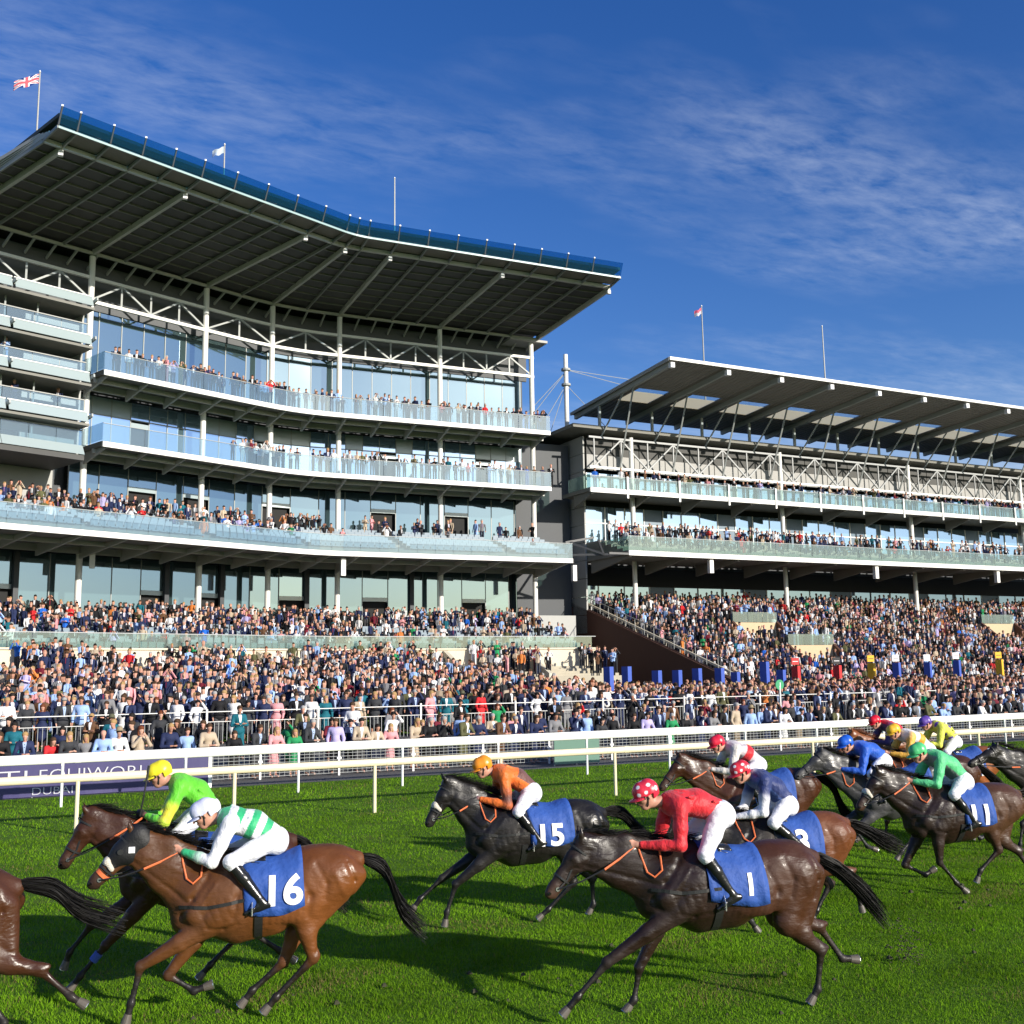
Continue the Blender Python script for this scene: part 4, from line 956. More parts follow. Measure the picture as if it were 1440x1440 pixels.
# ------------------------------------------------------------------ left grandstand (bends in plan)
A_ = R(23); R0 = 17.0; TT = R0 * math.tan(A_ / 2); LL = R0 * A_ / 2; VX, VY = 16.6, 77.3
def LP(s, d, z=0.0):
    """s along the column line, d out towards the track"""
    if s >= LL: x, y, n = VX + TT + (s - LL), VY, (0, -1)
    elif s <= -LL:
        t = -(TT + (-s - LL)); x, y, n = VX + t * math.cos(A_), VY + t * math.sin(A_), (math.sin(A_), -math.cos(A_))
    else:
        th = A_ * (LL - s) / (2 * LL); x, y, n = VX + TT - R0 * math.sin(th), VY - R0 + R0 * math.cos(th), (math.sin(th), -math.cos(th))
    return (x + n[0] * d, y + n[1] * d, z)
RA = R(-2.3)
def RP(s, d, z=0.0):
    """right stand: s along from its left end, d out towards the track"""
    x, y = s, -d; c, n = math.cos(-RA), math.sin(-RA)
    return (42.0 + x * c - y * n, 76.0 + x * n + y * c, z)
def cuts(s0, s1, step=2.0):
    pts = [s0]; s = s0
    while s < s1 - 1e-6:
        st = step if (s < -LL - .01 or s >= LL) else min(step, 1.15)
        s = min(s + st, s1)
        for k in (-LL, LL):
            if pts[-1] < k - 1e-6 < s: s = k
        pts.append(s)
    return pts
def slab(mb, P, ss, d0, d1, z0, z1, mi=0, z0b=None, z1b=None):
    """ribbon solid along the path between offsets d0<d1; z0b/z1b heights at d1"""
    z0b = z0 if z0b is None else z0b; z1b = z1 if z1b is None else z1b
    for a, b in zip(ss[:-1], ss[1:]):
        mb.hexa([P(a, d1, z0b), P(b, d1, z0b), P(b, d0, z0), P(a, d0, z0)], [P(a, d1, z1b), P(b, d1, z1b), P(b, d0, z1), P(a, d0, z1)], mi)
def panel_set(name, P, edges, d, z0, z1, mt, parent, gap=.03, th=.02, d_top=None):
    """one object per pane; straight panes share nothing but stay cheap"""
    d_top = d if d_top is None else d_top
    for a, b in zip(edges[:-1], edges[1:]):
        mb = MB(); a_, b_ = a + gap / 2, b - gap / 2
        mb.hexa([P(a_, d, z0), P(b_, d, z0), P(b_, d - th, z0), P(a_, d - th, z0)], [P(a_, d_top, z1), P(b_, d_top, z1), P(b_, d_top - th, z1), P(a_, d_top - th, z1)])
        mb.build(name, mt, parent)
def divide(s0, s1, w):
    n = max(1, round((s1 - s0) / w)); return [s0 + (s1 - s0) * i / n for i in range(n + 1)]
LCOL = [-23.1, -14.75, -6.35, -.9, 4.4, 12.6, 20.7]
LEFT = empty('grandstand', LP(0, 0, 0)); LEFT.location = (0, 0, 0)
tag(LEFT, 'tall bending grandstand with a huge tilted canopy and three glass balconies', 'grandstand')
SL = cuts(-26, 20.9)
def left_stand():
    g = LEFT
    # columns
    for s in LCOL:
        mb = MB()
        x, y, _ = LP(s, 0)
        r_ = .20
        mb.tube([(x, y, 5.0), (x, y, 30.2)], r_, 12); mb.build('column', 'white_paint', g, smooth=False)
    # storeys: slab, soffit, fascia
    def balcony(zf, depth, s0, s1, col='glass_rail', h=1.1, pane=1.36, bracket=2.72):
        """zf: underside of the white edge"""
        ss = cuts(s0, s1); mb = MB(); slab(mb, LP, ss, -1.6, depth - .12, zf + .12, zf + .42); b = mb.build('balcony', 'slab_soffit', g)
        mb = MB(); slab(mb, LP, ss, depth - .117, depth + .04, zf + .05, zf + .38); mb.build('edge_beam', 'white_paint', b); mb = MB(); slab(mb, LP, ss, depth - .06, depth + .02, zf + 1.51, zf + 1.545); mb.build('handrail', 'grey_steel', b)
        mb = MB(); slab(mb, LP, ss, depth * .55, depth * .55 + .16, zf - .16, zf + .118); slab(mb, LP, ss, .18, .36, zf - .30, zf + .118); mb.build('underside_beam', 'strut_steel', b)
        for s in divide(s0 + .3, s1 - .3, bracket):
            m2 = MB(); a0, a1, c0, c1 = LP(s - .07, .2), LP(s + .07, .2), LP(s - .07, depth - .2), LP(s + .07, depth - .2)
            m2.hexa([(a0[0], a0[1], zf - .60), (a1[0], a1[1], zf - .60), (c1[0], c1[1], zf + .02), (c0[0], c0[1], zf + .02)], [(a0[0], a0[1], zf + .117), (a1[0], a1[1], zf + .117), (c1[0], c1[1], zf + .117), (c0[0], c0[1], zf + .117)]); m2.build('bracket', 'strut_steel', b)
        panel_set('glass_panel', LP, divide(s0, s1, pane), depth, zf + .40, zf + 1.50, col, b)
        # end glass
        for s in (s0, s1):
            m2 = MB(); a0, a1 = LP(s, -.2), LP(s, depth - .04); m2.beam((a0[0], a0[1], zf + 1.02), (a1[0], a1[1], zf + 1.02), .02, 1.1, up=(0, 0, 1)); m2.build('glass_panel', col, b)
        return b
    balcony(21.5, 3.15, -15.2, 20.75)
    balcony(17.0, 3.15, -15.1, 20.75)
    L1 = balcony(11.0, 6.3, -26, 20.85, bracket=2.72)
    # seating steps on level one
    for k in range(6):
        mb = MB(); slab(mb, LP, SL, -.2 + 0 * k, 5.5 - k * .85, 11.42 + k * .28, 11.42 + (k + 1) * .28 - .004); mb.build('step', 'step_concrete', L1)
    mb = MB(); random.seed(21)
    for k in range(6):
        d = 5.65 - k * .85; z = 11.42 + k * .28
        s = -25.5
        while s < 20.3:
            if (s + 26) % 8.3 > 1.0:
                p = [LP(s, d), LP(s + .44, d), LP(s + .44, d - .40), LP(s, d - .40), LP(s, d - .46), LP(s + .44, d - .46)]
                mb.hexa([(p[0][0], p[0][1], z + .36), (p[1][0], p[1][1], z + .36), (p[2][0], p[2][1], z + .36), (p[3][0], p[3][1], z + .36)], [(p[0][0], p[0][1], z + .42), (p[1][0], p[1][1], z + .42), (p[2][0], p[2][1], z + .42), (p[3][0], p[3][1], z + .42)])
                mb.hexa([(p[3][0], p[3][1], z + .40), (p[2][0], p[2][1], z + .40), (p[5][0], p[5][1], z + .40), (p[4][0], p[4][1], z + .40)], [(p[3][0], p[3][1], z + .80), (p[2][0], p[2][1], z + .80), (p[5][0], p[5][1], z + .80), (p[4][0], p[4][1], z + .80)])
            s += .52
    tag(mb.build('seats', 'seat_plastic', L1), kind='stuff')
    # facades: set back from the columns
    def facade(z0, z1, d, s0, s1, w, mt, doors=(), transom=None, cols=(), light=None, name='glazed_wall'):
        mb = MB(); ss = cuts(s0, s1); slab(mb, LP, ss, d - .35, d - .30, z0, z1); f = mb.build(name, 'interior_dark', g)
        mb = MB()
        for e in divide(s0, s1, w):
            a, b = LP(e - .03, d + .03), LP(e + .03, d + .03); c_, d_ = LP(e + .03, d - .05), LP(e - .03, d - .05)
            mb.hexa([(a[0], a[1], z0), (b[0], b[1], z0), (c_[0], c_[1], z0), (d_[0], d_[1], z0)], [(a[0], a[1], z1), (b[0], b[1], z1), (c_[0], c_[1], z1), (d_[0], d_[1], z1)])
        if transom: slab(mb, LP, ss, d - .04, d + .045, transom, transom + .07)
        mb.build('mullions', 'grey_steel', f)
        edges = divide(s0, s1, w)
        for a, b in zip(edges[:-1], edges[1:]):
            zz = [(z0, z1)] if not transom else [(z0, transom), (transom + .07, z1)]
            for q, (za, zb) in enumerate(zz):
                isdoor = any(a <= dd < b for dd in doors) and q == 0
                mt2 = mt if not (light and q == 1 and random.random() < .5) else light
                if isdoor:
                    m2 = MB(); m2.hexa([LP(a + .05, d, za), LP(b - .05, d, za), LP(b - .05, d - .02, za), LP(a + .05, d - .02, za)], [LP(a + .05, d, za + .05), LP(b - .05, d, za + .05), LP(b - .05, d - .02, za + .05), LP(a + .05, d - .02, za + .05)]); m2.build('door_sill', 'grey_steel', f)
                    za2 = min(za + 2.25, zb - .2); m2 = MB(); m2.hexa([LP(a + .04, d + .03, za2), LP(b - .04, d + .03, za2), LP(b - .04, d - .02, za2), LP(a + .04, d - .02, za2)], [LP(a + .04, d + .03, za2 + .30), LP(b - .04, d + .03, za2 + .30), LP(b - .04, d - .02, za2 + .30), LP(a + .04, d - .02, za2 + .30)]); m2.build('door_head', 'glass_ledge', f)
                    if zb - za2 > .5: za = za2 + .31
                    else: continue
                m2 = MB(); j_ = random.uniform(-.012, .012)
                m2.hexa([LP(a + .03, d + j_, za), LP(b - .03, d - j_, za), LP(b - .03, d - .02 - j_, za), LP(a + .03, d - .02 + j_, za)], [LP(a + .03, d + j_, zb), LP(b - .03, d - j_, zb), LP(b - .03, d - .02 - j_, zb), LP(a + .03, d - .02 + j_, zb)]); m2.build('glass_pane', mt2, f)
        return f
    random.seed(5)
    facade(22.0, 27.1, -1.5, -15.0, 20.3, 1.63, 'facade_glass')
    facade(17.45, 21.35, -1.5, -15.0, 20.3, 1.36, 'facade_glass_light', doors=(-10.5, -1.0, 8.5, 16.5), transom=20.15, light='glass_ledge')
    facade(13.1, 16.85, -1.5, -15.0, 19.6, 2.0, 'facade_glass_dark', doors=(-10, -4.9, 1.2, 8.0, 15.2))
    facade(6.25, 10.85, -1.9, -26, 19.2, 2.05, 'facade_glass', doors=(-19.5, -9.5, -4.7, .9, 8.2, 16.0))
    # dark piers behind the ground storey glass line
    for s in (-17.9, -7.8, -3.5, 2.6, 10.8):
        mb = MB(); slab(mb, LP, [s - .16, s + .16], -1.85, -1.55, 6.25, 10.85); mb.build('pier', 'dark_wall', g)
    # right end wall glass return
    for (za, zb) in ((22.0, 27.1), (17.45, 21.35), (13.1, 16.85), (6.25, 10.85)):
        mb = MB()
        for k in range(4):
            d1, d0 = -1.5 - k * 1.4, -2.85 - k * 1.4; s_ = 20.35 if za > 17 else 19.7
            mb = MB(); mb.hexa([LP(s_, d1, za), LP(s_ + .03, d1, za), LP(s_ + .03, d0, za), LP(s_, d0, za)], [LP(s_, d1, zb), LP(s_ + .03, d1, zb), LP(s_ + .03, d0, zb), LP(s_, d0, zb)]); mb.build('glass_pane', 'facade_glass', g)
    # body of the building behind the glass, stair core
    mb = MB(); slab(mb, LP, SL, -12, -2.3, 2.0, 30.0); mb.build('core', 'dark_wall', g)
    mb = MB(); mb.box((36.6, 79.2, 2.0), (41.6, 92, 22.0)); mb.build('stair_core', 'dark_wall', g)
    mb = MB(); mb.box((36.0, 76.6, 2.6), (40.6, 77.4, 7.4)); mb.build('low_wall', 'clad_wall', g)
    # truss zone under the roof
    mb = MB(); slab(mb, LP, SL, -1.6, -1.4, 27.1, 30.3); mb.build('upper_wall', mat('upper_wall', (.10, .105, .11), .7, noise=.1), g)
    for zc_, w in ((27.15, .22), (28.75, .20)):
        mb = MB()
        for a, b in zip(SL[:-1], SL[1:]): mb.beam(LP(a, 0, zc_), LP(b, 0, zc_), w, w)
        mb.build('truss_chord', 'white_paint', g)
    cols = [-26] + LCOL
    for a, b in zip(cols[:-1], cols[1:]):
        n = 2 if b - a < 6 else 4
        e = [a + (b - a) * i / n for i in range(n + 1)]
        for i in range(n):
            z0_, z1_ = (27.25, 28.65) if i % 2 == 0 else (28.65, 27.25)
            mb = MB(); mb.beam(LP(e[i], 0, z0_), LP(e[i + 1], 0, z1_), .12, .12); mb.build('truss_diagonal', 'grey_steel', g)
            if i: mb = MB(); mb.beam(LP(e[i], 0, 27.27), LP(e[i], 0, 28.64), .12, .12); mb.build('truss_post', 'grey_steel', g)
    # lamp boxes hung under the first balcony
    for s in (-14.5, 3.2, 21.3):
        mb = MB(); p = LP(s, 1.2 if s < 0 else 5.6); mb.box((p[0] - .16, p[1] - .16, 9.75), (p[0] + .16, p[1] + .16, 10.95)); mb.build('loudspeaker', 'white_paint', g)
left_stand()
def left_roof():
    s0, s1 = -23.4, 22.6
    nodes = [(-22.9, -21.46), (-14.75, -13.95), (-6.35, -5.17), (-.9, -.03), (4.4, 5.22), (12.6, 13.72), (20.7, 22.6)]
    # fan: map s at d=0 to s at d=10
    def fan(s, d):
        xs = [a for a, b in nodes]; ys = [b for a, b in nodes]
        f = float(np.interp(s, [-24] + xs[1:-1] + [20.95], [-22.5] + ys[1:-1] + [22.55])); return s + (f - s) * max(0, min(1.04, d / 10))
    PF = lambda s, d, z=0.0: LP(fan(s, d), d, z)
    zs = lambda d: 30.55 + .122 * d
    ss = cuts(-24, 21.2, 1.4)
    mb = MB()
    for a, b in zip(ss[:-1], ss[1:]):
        mb.hexa([PF(a, 11.6, zs(11.6) + .55), PF(b, 11.6, zs(11.6) + .55), PF(b, -9, zs(-9) + .9), PF(a, -9, zs(-9) + .9)], [PF(a, 11.6, zs(11.6) + .75), PF(b, 11.6, zs(11.6) + .75), PF(b, -9, zs(-9) + 1.2), PF(a, -9, zs(-9) + 1.2)])
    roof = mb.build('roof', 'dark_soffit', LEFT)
    # soffit panels: bays between ribs, rows between purlins
    allr = []
    for (a, _), (b, _) in zip(nodes[:-1], nodes[1:]):
        b = min(b, 21.0); n = 4 if b - a > 6 else 2
        allr += [a + (b - a) * i / n for i in range(n)]
    allr = [-24] + allr + [21.2]
    rows = [.25 + i * (9.7 / 9) for i in range(10)]
    for a, b in zip(allr[:-1], allr[1:]):
        for d0, d1 in zip(rows[:-1], rows[1:]):
            m2 = MB(); g_ = .06; h_ = random.uniform(0, .02)
            m2.hexa([PF(a + g_, d1 - .05, zs(d1) + h_), PF(b - g_, d1 - .05, zs(d1) + h_), PF(b - g_, d0 + .05, zs(d0) + h_), PF(a + g_, d0 + .05, zs(d0) + h_)], [PF(a + g_, d1 - .05, zs(d1) + .1), PF(b - g_, d1 - .05, zs(d1) + .1), PF(b - g_, d0 + .05, zs(d0) + .1), PF(a + g_, d0 + .05, zs(d0) + .1)])
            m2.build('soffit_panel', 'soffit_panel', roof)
    # purlins
    pm = 'soffit_rib'
    mat(pm, (.22, .22, .20), .6, noise=.15)
    for d in rows[1:-1]:
        m2 = MB()
        for a, b in zip(ss[:-1], ss[1:]): m2.beam(PF(a, d, zs(d) - .02), PF(b, d, zs(d) - .02), .07, .10)
        m2.build('purlin', pm, roof)
    main = [n[0] for n in nodes]
    for s in allr:
        big = any(abs(s - m) < .01 for m in main) or s > 21
        m2 = MB(); w = .20 if big else .10; h = .34 if big else .22
        m2.beam(PF(s, .1, zs(.1) - .12), PF(s, 10.0, zs(10) - (.20 if big else .10)), w, h); m2.build('roof_strut' if big else 'rib', 'strut_steel' if big else 'grey_rib', roof)
        m2 = MB(); m2.beam(PF(s, 10.05, zs(10) - .05), PF(s, 11.6, zs(11.6) - .02), .10, .18); m2.build('rib', 'grey_rib', roof)
        if big:
            m2 = MB(); q = Vector(PF(s, 9.9, zs(10) - .42)); m2.box(q - Vector((.13, .13, .13)), q + Vector((.13, .13, .13))); m2.build('floodlight', 'stand_white', roof)
    # front beam, outer strip, gutter
    for d, w, h, mt_ in ((10.0, .20, .26, 'strut_steel'), (11.6, .08, .12, 'mint_edge')):
        m2 = MB()
        for a, b in zip(ss[:-1], ss[1:]): m2.beam(PF(a, d, zs(d) - .04), PF(b, d, zs(d) - .04), w, h)
        m2.build('front_beam' if d == 10.0 else 'gutter', mt_, roof)
    for a, b in zip(allr[:-1], allr[1:]):
        m2 = MB(); m2.hexa([PF(a + .06, 11.5, zs(11.5) + .1), PF(b - .06, 11.5, zs(11.5) + .1), PF(b - .06, 10.15, zs(10.15) + .1), PF(a + .06, 10.15, zs(10.15) + .1)], [PF(a + .06, 11.5, zs(11.5) + .16), PF(b - .06, 11.5, zs(11.5) + .16), PF(b - .06, 10.15, zs(10.15) + .16), PF(a + .06, 10.15, zs(10.15) + .16)]); m2.build('outer_panel', mat('outer_panel', (.20, .18, .15), .6, noise=.15), roof)
        a2, b2 = a + .04, b - .04; zt, zb = 32.9, 32.08
        m2 = MB(); m2.hexa([PF(a2, 11.66, zb), PF(b2, 11.66, zb), PF(b2, 11.64, zb), PF(a2, 11.64, zb)], [PF(a2, 12.05, zt), PF(b2, 12.05, zt), PF(b2, 12.03, zt), PF(a2, 12.03, zt)]); m2.build('glass_strip', 'glass_blue', roof)
        m2 = MB(); m2.beam(PF(a, 11.60, zb - .05), PF(a, 11.98, zt), .08, .08); m2.build('glass_fin', 'dark_wall', roof)
        m2 = MB(); q = Vector(PF(a, 12.0, zt + .06)); m2.box(q - Vector((.055, .055, .05)), q + Vector((.055, .055, .05))); m2.build('tip_light', 'stand_white', roof)
    # eave line with outriggers behind the columns
    m2 = MB()
    for a, b in zip(ss[:-1], ss[1:]): m2.beam(LP(a, .12, 30.36), LP(b, .12, 30.36), .16, .20)
    m2.build('eave_beam', 'strut_steel', roof)
    for s in divide(-24, 20.9, 1.36):
        m2 = MB(); m2.beam(LP(s, .1, 30.30), LP(s, -1.3, 29.75), .10, .16); m2.build('outrigger', 'strut_steel', roof)
    m2 = MB(); slab(m2, LP, [18.6, 22.0], -4.0, .5, 30.02, 30.22); m2.build('eave_stub', 'clad_wall', roof)
    # left end fins and curved mast of the roof
    for k in range(4):
        m2 = MB(); m2.beam(PF(-24 - .22 * k, .1, zs(.1) + .05 * k), PF(-24 - .22 * k, 10.6 - .3 * k, zs(10.6) + .12 + .05 * k), .08, .20); m2.build('end_fin', 'clad_wall', roof)
    m2 = MB(); P0, P1, P2 = Vector((-4.2, 76, 36.2)), Vector((-2.0, 73.0, 38.0)), Vector((1.4, 70.0, 36.6))
    pts = [P0.lerp(P1, t).lerp(P1.lerp(P2, t), t) for t in [i / 10 for i in range(11)]]
    m2.tube(pts, .22, 10); m2.build('roof_arch', 'grey_rib', roof, smooth=True)
    for t in (3, 6):
        m2 = MB(); m2.tube([pts[t], (pts[t].x, pts[t].y, 32.2)], .12, 8); m2.build('arch_post', 'white_paint', roof)
mat('grey_rib', (.26, .27, .26), .55, noise=.1); mat('mint_edge', (.30, .42, .42), .4)
left_roof()
def box_tier():
    """stacked private boxes at the left end"""
    s0, s1 = -26.0, -16.25
    root = empty('hospitality_boxes'); root.parent = LEFT
    base = [25.9, 23.45, 21.1, 18.65]
    ss = [s0, -21.1, s1]
    for i, zt in enumerate(base):
        # sloping glass ledge, white lip and box floor
        for a, b in zip(ss[:-1], ss[1:]):
            m2 = MB(); m2.hexa([LP(a + .05, 3.85, zt - .40), LP(b - .12, 3.85, zt - .40), LP(b - .12, 3.79, zt - .40), LP(a + .05, 3.79, zt - .40)], [LP(a + .05, 3.62, zt + .20), LP(b - .12, 3.62, zt + .20), LP(b - .12, 3.56, zt + .20), LP(a + .05, 3.56, zt + .20)]); m2.build('ledge', 'glass_ledge', root)
            m2 = MB(); m2.beam(LP(a, 3.60, zt + .24), LP(b - .1, 3.60, zt + .24), .10, .06); m2.build('ledge_lip', 'white_paint', root)
            m2 = MB(); m2.beam(LP(b - .02, 1.6, zt - .45), LP(b - .02, 4.1, zt + .0), .10, .20); m2.build('ledge_arm', 'grey_steel', root)
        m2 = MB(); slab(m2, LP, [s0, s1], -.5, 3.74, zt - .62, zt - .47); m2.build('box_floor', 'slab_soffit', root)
        if i < 3:
            zg = zt - 2.40 + .05
            top = zg + 1.0
            panel_set('glass_panel', LP, divide(s0, s1, 1.62), 2.9, zg + .10, top, 'glass_rail', root)
            m2 = MB(); slab(m2, LP, [s0, s1], 2.84, 2.94, top + .01, top + .07); m2.build('handrail', 'clad_wall', root)
        # opening behind
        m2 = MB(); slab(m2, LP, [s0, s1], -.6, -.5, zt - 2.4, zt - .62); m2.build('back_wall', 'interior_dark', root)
        for s in (-24.6, -21.1, -19.2) if i != 1 else (-23, -21.0):
            m2 = MB(); m2.beam(LP(s, 2.6, zt - 2.35), LP(s, 2.6, zt - .62), .09, .09); m2.build('frame_post', 'grey_steel', root)
        m2 = MB(); slab(m2, LP, [s1 - 3.4, s1 - .1], 1.9, 2.0, zt - 1.55, zt - 1.20); m2.build('counter', 'clad_wall', root)
    # lowest box: deep glass front
    panel_set('glass_panel', LP, divide(s0, s1, 1.62), 2.9, 16.95, 17.85, 'glass_rail', root)
    m2 = MB(); slab(m2, LP, [s0, s1], 2.84, 2.94, 17.86, 17.92); m2.build('handrail', 'clad_wall', root)
    panel_set('ledge', LP, divide(s0, s1, 4.9), 3.3, 16.35, 16.95, 'glass_ledge', root, d_top=2.95)
    m2 = MB(); slab(m2, LP, [s0, s1], -1.5, 3.2, 16.0, 16.33); m2.build('box_floor', 'dark_soffit', root)
    m2 = MB(); slab(m2, LP, [s0, s1 + .1], -1.4, -1.2, 13.1, 16.0); m2.build('back_wall', 'clad_wall', root)
    for s in (s0 + .02, s1 - .02):
        m2 = MB(); slab(m2, LP, [s - .06, s + .06], -.5, 2.3, 16.3, 25.4); m2.build('side_wall', 'clad_wall', root)
box_tier()
def left_terrace():
    """steps and podium in front of the left stand"""
    root = empty('terrace'); root.parent = LEFT
    n = 12
    for k in range(n):
        m2 = MB(); d1 = 9.0 - k * .8; z = 4.25 + k * .175
        slab(m2, LP, SL, -2.2, d1, z - .175 if k else 2.0, z - .003); m2.build('step', 'step_concrete', root)
    mb = MB(); slab(mb, LP, SL, 9.003, 9.45, 2.0, 4.55); mb.build('podium_wall', 'cream_wall', root)
    mb = MB(); slab(mb, LP, SL, 9.0, 9.55, 4.553, 4.66); mb.build('coping', 'cream_wall', root)
    panel_set('glass_panel', LP, divide(-26, 20.6, 1.5), 9.4, 4.70, 5.42, 'glass_rail_green', root)
    mb = MB(); slab(mb, LP, SL, 9.36, 9.44, 5.43, 5.48); mb.build('handrail', 'grey_steel', root)
    # lower steps down to the lawn with cream flank walls
    for k in range(5):
        m2 = MB(); z = gz(0, 60) + .15 + k * .17; d1 = 13.4 - k * .8
        slab(m2, LP, SL, 9.46, d1, 1.5, z); m2.build('step', mat('cream_step', (.42, .38, .29), .85, noise=.15, nscale=2), root)
    for s in (-12.2, -7.9, -.6, 2.7, 9.3, 15.2):
        m2 = MB(); m2.hexa([LP(s - .15, 13.6, 1.5), LP(s + .15, 13.6, 1.5), LP(s + .15, 9.5, 1.5), LP(s - .15, 9.5, 1.5)], [LP(s - .15, 13.6, 2.9), LP(s + .15, 13.6, 2.9), LP(s + .15, 9.5, 4.5), LP(s - .15, 9.5, 4.5)]); m2.build('stair_cheek', 'cream_wall', root)
    # seats of the upper terrace
    mb = MB()
    for k in range(9):
        d = 8.6 - k * .8; z = 4.25 + k * .175; s = -25.5
        while s < 20.2:
            if (s + 26) % 6.1 > .9:
                p = [LP(s, d), LP(s + .42, d), LP(s + .42, d - .06), LP(s, d - .06)]
                mb.hexa([(q[0], q[1], z + .38) for q in p], [(q[0], q[1], z + .78) for q in p])
            s += .52
    tag(mb.build('seats', 'seat_plastic', root), kind='stuff')
left_terrace()

# ------------------------------------------------------------------ right grandstand
def mat_translucent(name, c):
    m = bpy.data.materials.new(name); m.use_nodes = True; nt = m.node_tree; nt.nodes.clear(); o = N(nt, 'ShaderNodeOutputMaterial')
    a = N(nt, 'ShaderNodeBsdfTranslucent'); a.inputs[0].default_value = (*c, 1); b = N(nt, 'ShaderNodeBsdfDiffuse'); b.inputs[0].default_value = (*c, 1); x = N(nt, 'ShaderNodeMixShader'); x.inputs[0].default_value = .12
    nt.links.new(a.outputs[0], x.inputs[1]); nt.links.new(b.outputs[0], x.inputs[2]); nt.links.new(x.outputs[0], o.inputs[0]); MAT[name] = m
RIGHT = empty('grandstand'); tag(RIGHT, 'white truss grandstand on the right with cantilevered ribbed roof and skylights', 'grandstand')
RZ = lambda d: 8.6 - .352 * max(0, d + 4.0)        # terrace height by distance out from the column line
def right_stand():
    mat_translucent('cream_sheet', (.92, .86, .68))
    mat('cream_panel', (.34, .335, .32), .6, noise=.12)
    g = RIGHT; S1 = 64.0; ss = [0, S1]
    for s in [4.0 + 16.1 * i for i in range(4)]:
        mb = MB(); x, y, _ = RP(s, 0); mb.tube([(x, y, 5.5), (x, y, 22.4)], .20, 12); mb.build('column', 'white_paint', g)
    def balcony(zf, d, s0, posts, hg=1.49):
        mb = MB(); slab(mb, RP, [s0, S1], -2.5, d - .1, zf + .1, zf + .4); b = mb.build('balcony', 'slab_soffit', g)
        mb = MB(); slab(mb, RP, [s0, S1], d - .097, d + .06, zf, zf + .38); mb.build('edge_beam', 'white_paint', b)
        mb = MB(); slab(mb, RP, [s0, S1], d - .05, d + .0, zf + hg + .01, zf + hg + .05); mb.build('handrail', 'grey_steel', b)
        panel_set('glass_panel', RP, divide(s0, S1, 1.33), d, zf + .40, zf + hg, 'glass_rail_green', b)
        for s in divide(s0 + .3, S1 - .3, 5.3):
            m2 = MB(); a0, a1, c0, c1 = RP(s - .1, -1), RP(s + .1, -1), RP(s - .1, d - .2), RP(s + .1, d - .2)
            m2.hexa([(a0[0], a0[1], zf - .9), (a1[0], a1[1], zf - .9), (c1[0], c1[1], zf - .1), (c0[0], c0[1], zf - .1)], [(a0[0], a0[1], zf + .098), (a1[0], a1[1], zf + .098), (c1[0], c1[1], zf + .098), (c0[0], c0[1], zf + .098)]); m2.build('bracket', 'slab_soffit', b)
        if posts:
            for s in divide(2.2, S1, 5.3):
                m2 = MB(); m2.beam(RP(s, d + .08, zf - .35), RP(s, d + .08, zf + hg + .1), .16, .10, up=(0, 1, 0)); m2.build('front_post', 'white_paint', b)
        m2 = MB(); a, c_ = RP(s0 + .01, d), RP(s0 + .01, -1.5); m2.beam((a[0], a[1], zf + .95), (c_[0], c_[1], zf + .95), .02, 1.1); m2.build('glass_panel', 'glass_rail_green', b)
        return b
    balcony(17.15, 2.0, -1.3, True, 1.34)
    lo = balcony(11.8, 5.0, .2, False)
    for k in range(5):
        m2 = MB(); slab(m2, RP, [.2, S1], -1.4, 4.2 - k * .85, 12.2 + k * .25, 12.2 + (k + 1) * .25 - .004); m2.build('step', 'step_concrete', lo)
    # left end stair truss under the low balcony
    m2 = MB()
    for a, b in (((-1.6, 5.0, 11.9), (.2, 5.0, 11.9)), ((-4.0, 2.5, 11.9), (.2, 5.0, 11.9)), ((-4.0, 2.5, 12.9), (-1.4, 2.5, 13.4)), ((-3.6, 2.5, 12.9), (-1.6, 4.2, 11.9)), ((-1.6, 4.2, 11.9), (-1.0, 2.5, 13.2)), ((-4.0, 2.5, 11.9), (-3.4, 2.5, 13.0))):
        m2.beam(RP(*a), RP(*b), .14, .16)
    m2.build('stair_truss', mat('dark_steel', (.06, .062, .065), .5), g)
    random.seed(9)
    def facade(z0, z1, d, w, mt, bar=None, skip=()):
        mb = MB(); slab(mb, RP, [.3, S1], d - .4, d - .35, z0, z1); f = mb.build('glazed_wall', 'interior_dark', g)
        e = divide(.6, S1, w)
        for i, (a, b) in enumerate(zip(e[:-1], e[1:])):
            if i % 4 == 3 and skip: 
                m2 = MB(); slab(m2, RP, [a + .1, b - .1], d - .3, d + .02, z0, z1); m2.build('pier', 'facade_pier', f); continue
            m2 = MB(); j_ = random.uniform(-.015, .015)
            m2.hexa([RP(a + .04, d + j_, z0), RP(b - .04, d - j_, z0), RP(b - .04, d - .02 - j_, z0), RP(a + .04, d - .02 + j_, z0)], [RP(a + .04, d + j_, z1), RP(b - .04, d - j_, z1), RP(b - .04, d - .02 - j_, z1), RP(a + .04, d - .02 + j_, z1)]); m2.build('glass_pane', mt, f)
        m2 = MB()
        for q in e: m2.beam(RP(q, d + .03, z0), RP(q, d + .03, z1), .07, .08)
        if bar: m2.beam(RP(.5, d + .05, bar), RP(S1, d + .05, bar), .06, .10)
        m2.build('mullions', 'white_paint', f)
    mat('facade_pier', (.10, .16, .22), .4)
    facade(17.55, 19.5, -1.8, 1.33, 'facade_glass_light', skip=(1,))
    facade(13.4, 16.7, -2.2, 2.0, 'facade_glass_light', bar=15.3, skip=(1,))
    facade(8.6, 10.2, -4.6, 2.6, 'facade_glass', skip=(1,))
    mb = MB(); slab(mb, RP, [.6, S1], -4.7, -4.5, 10.2, 11.8); mb.build('dark_band', 'interior_dark', g)
    # main body and side wall with cladding panels
    mb = MB(); slab(mb, RP, [.15, S1], -20, -5.2, 2.0, 22.3); mb.build('core', 'dark_wall', g)
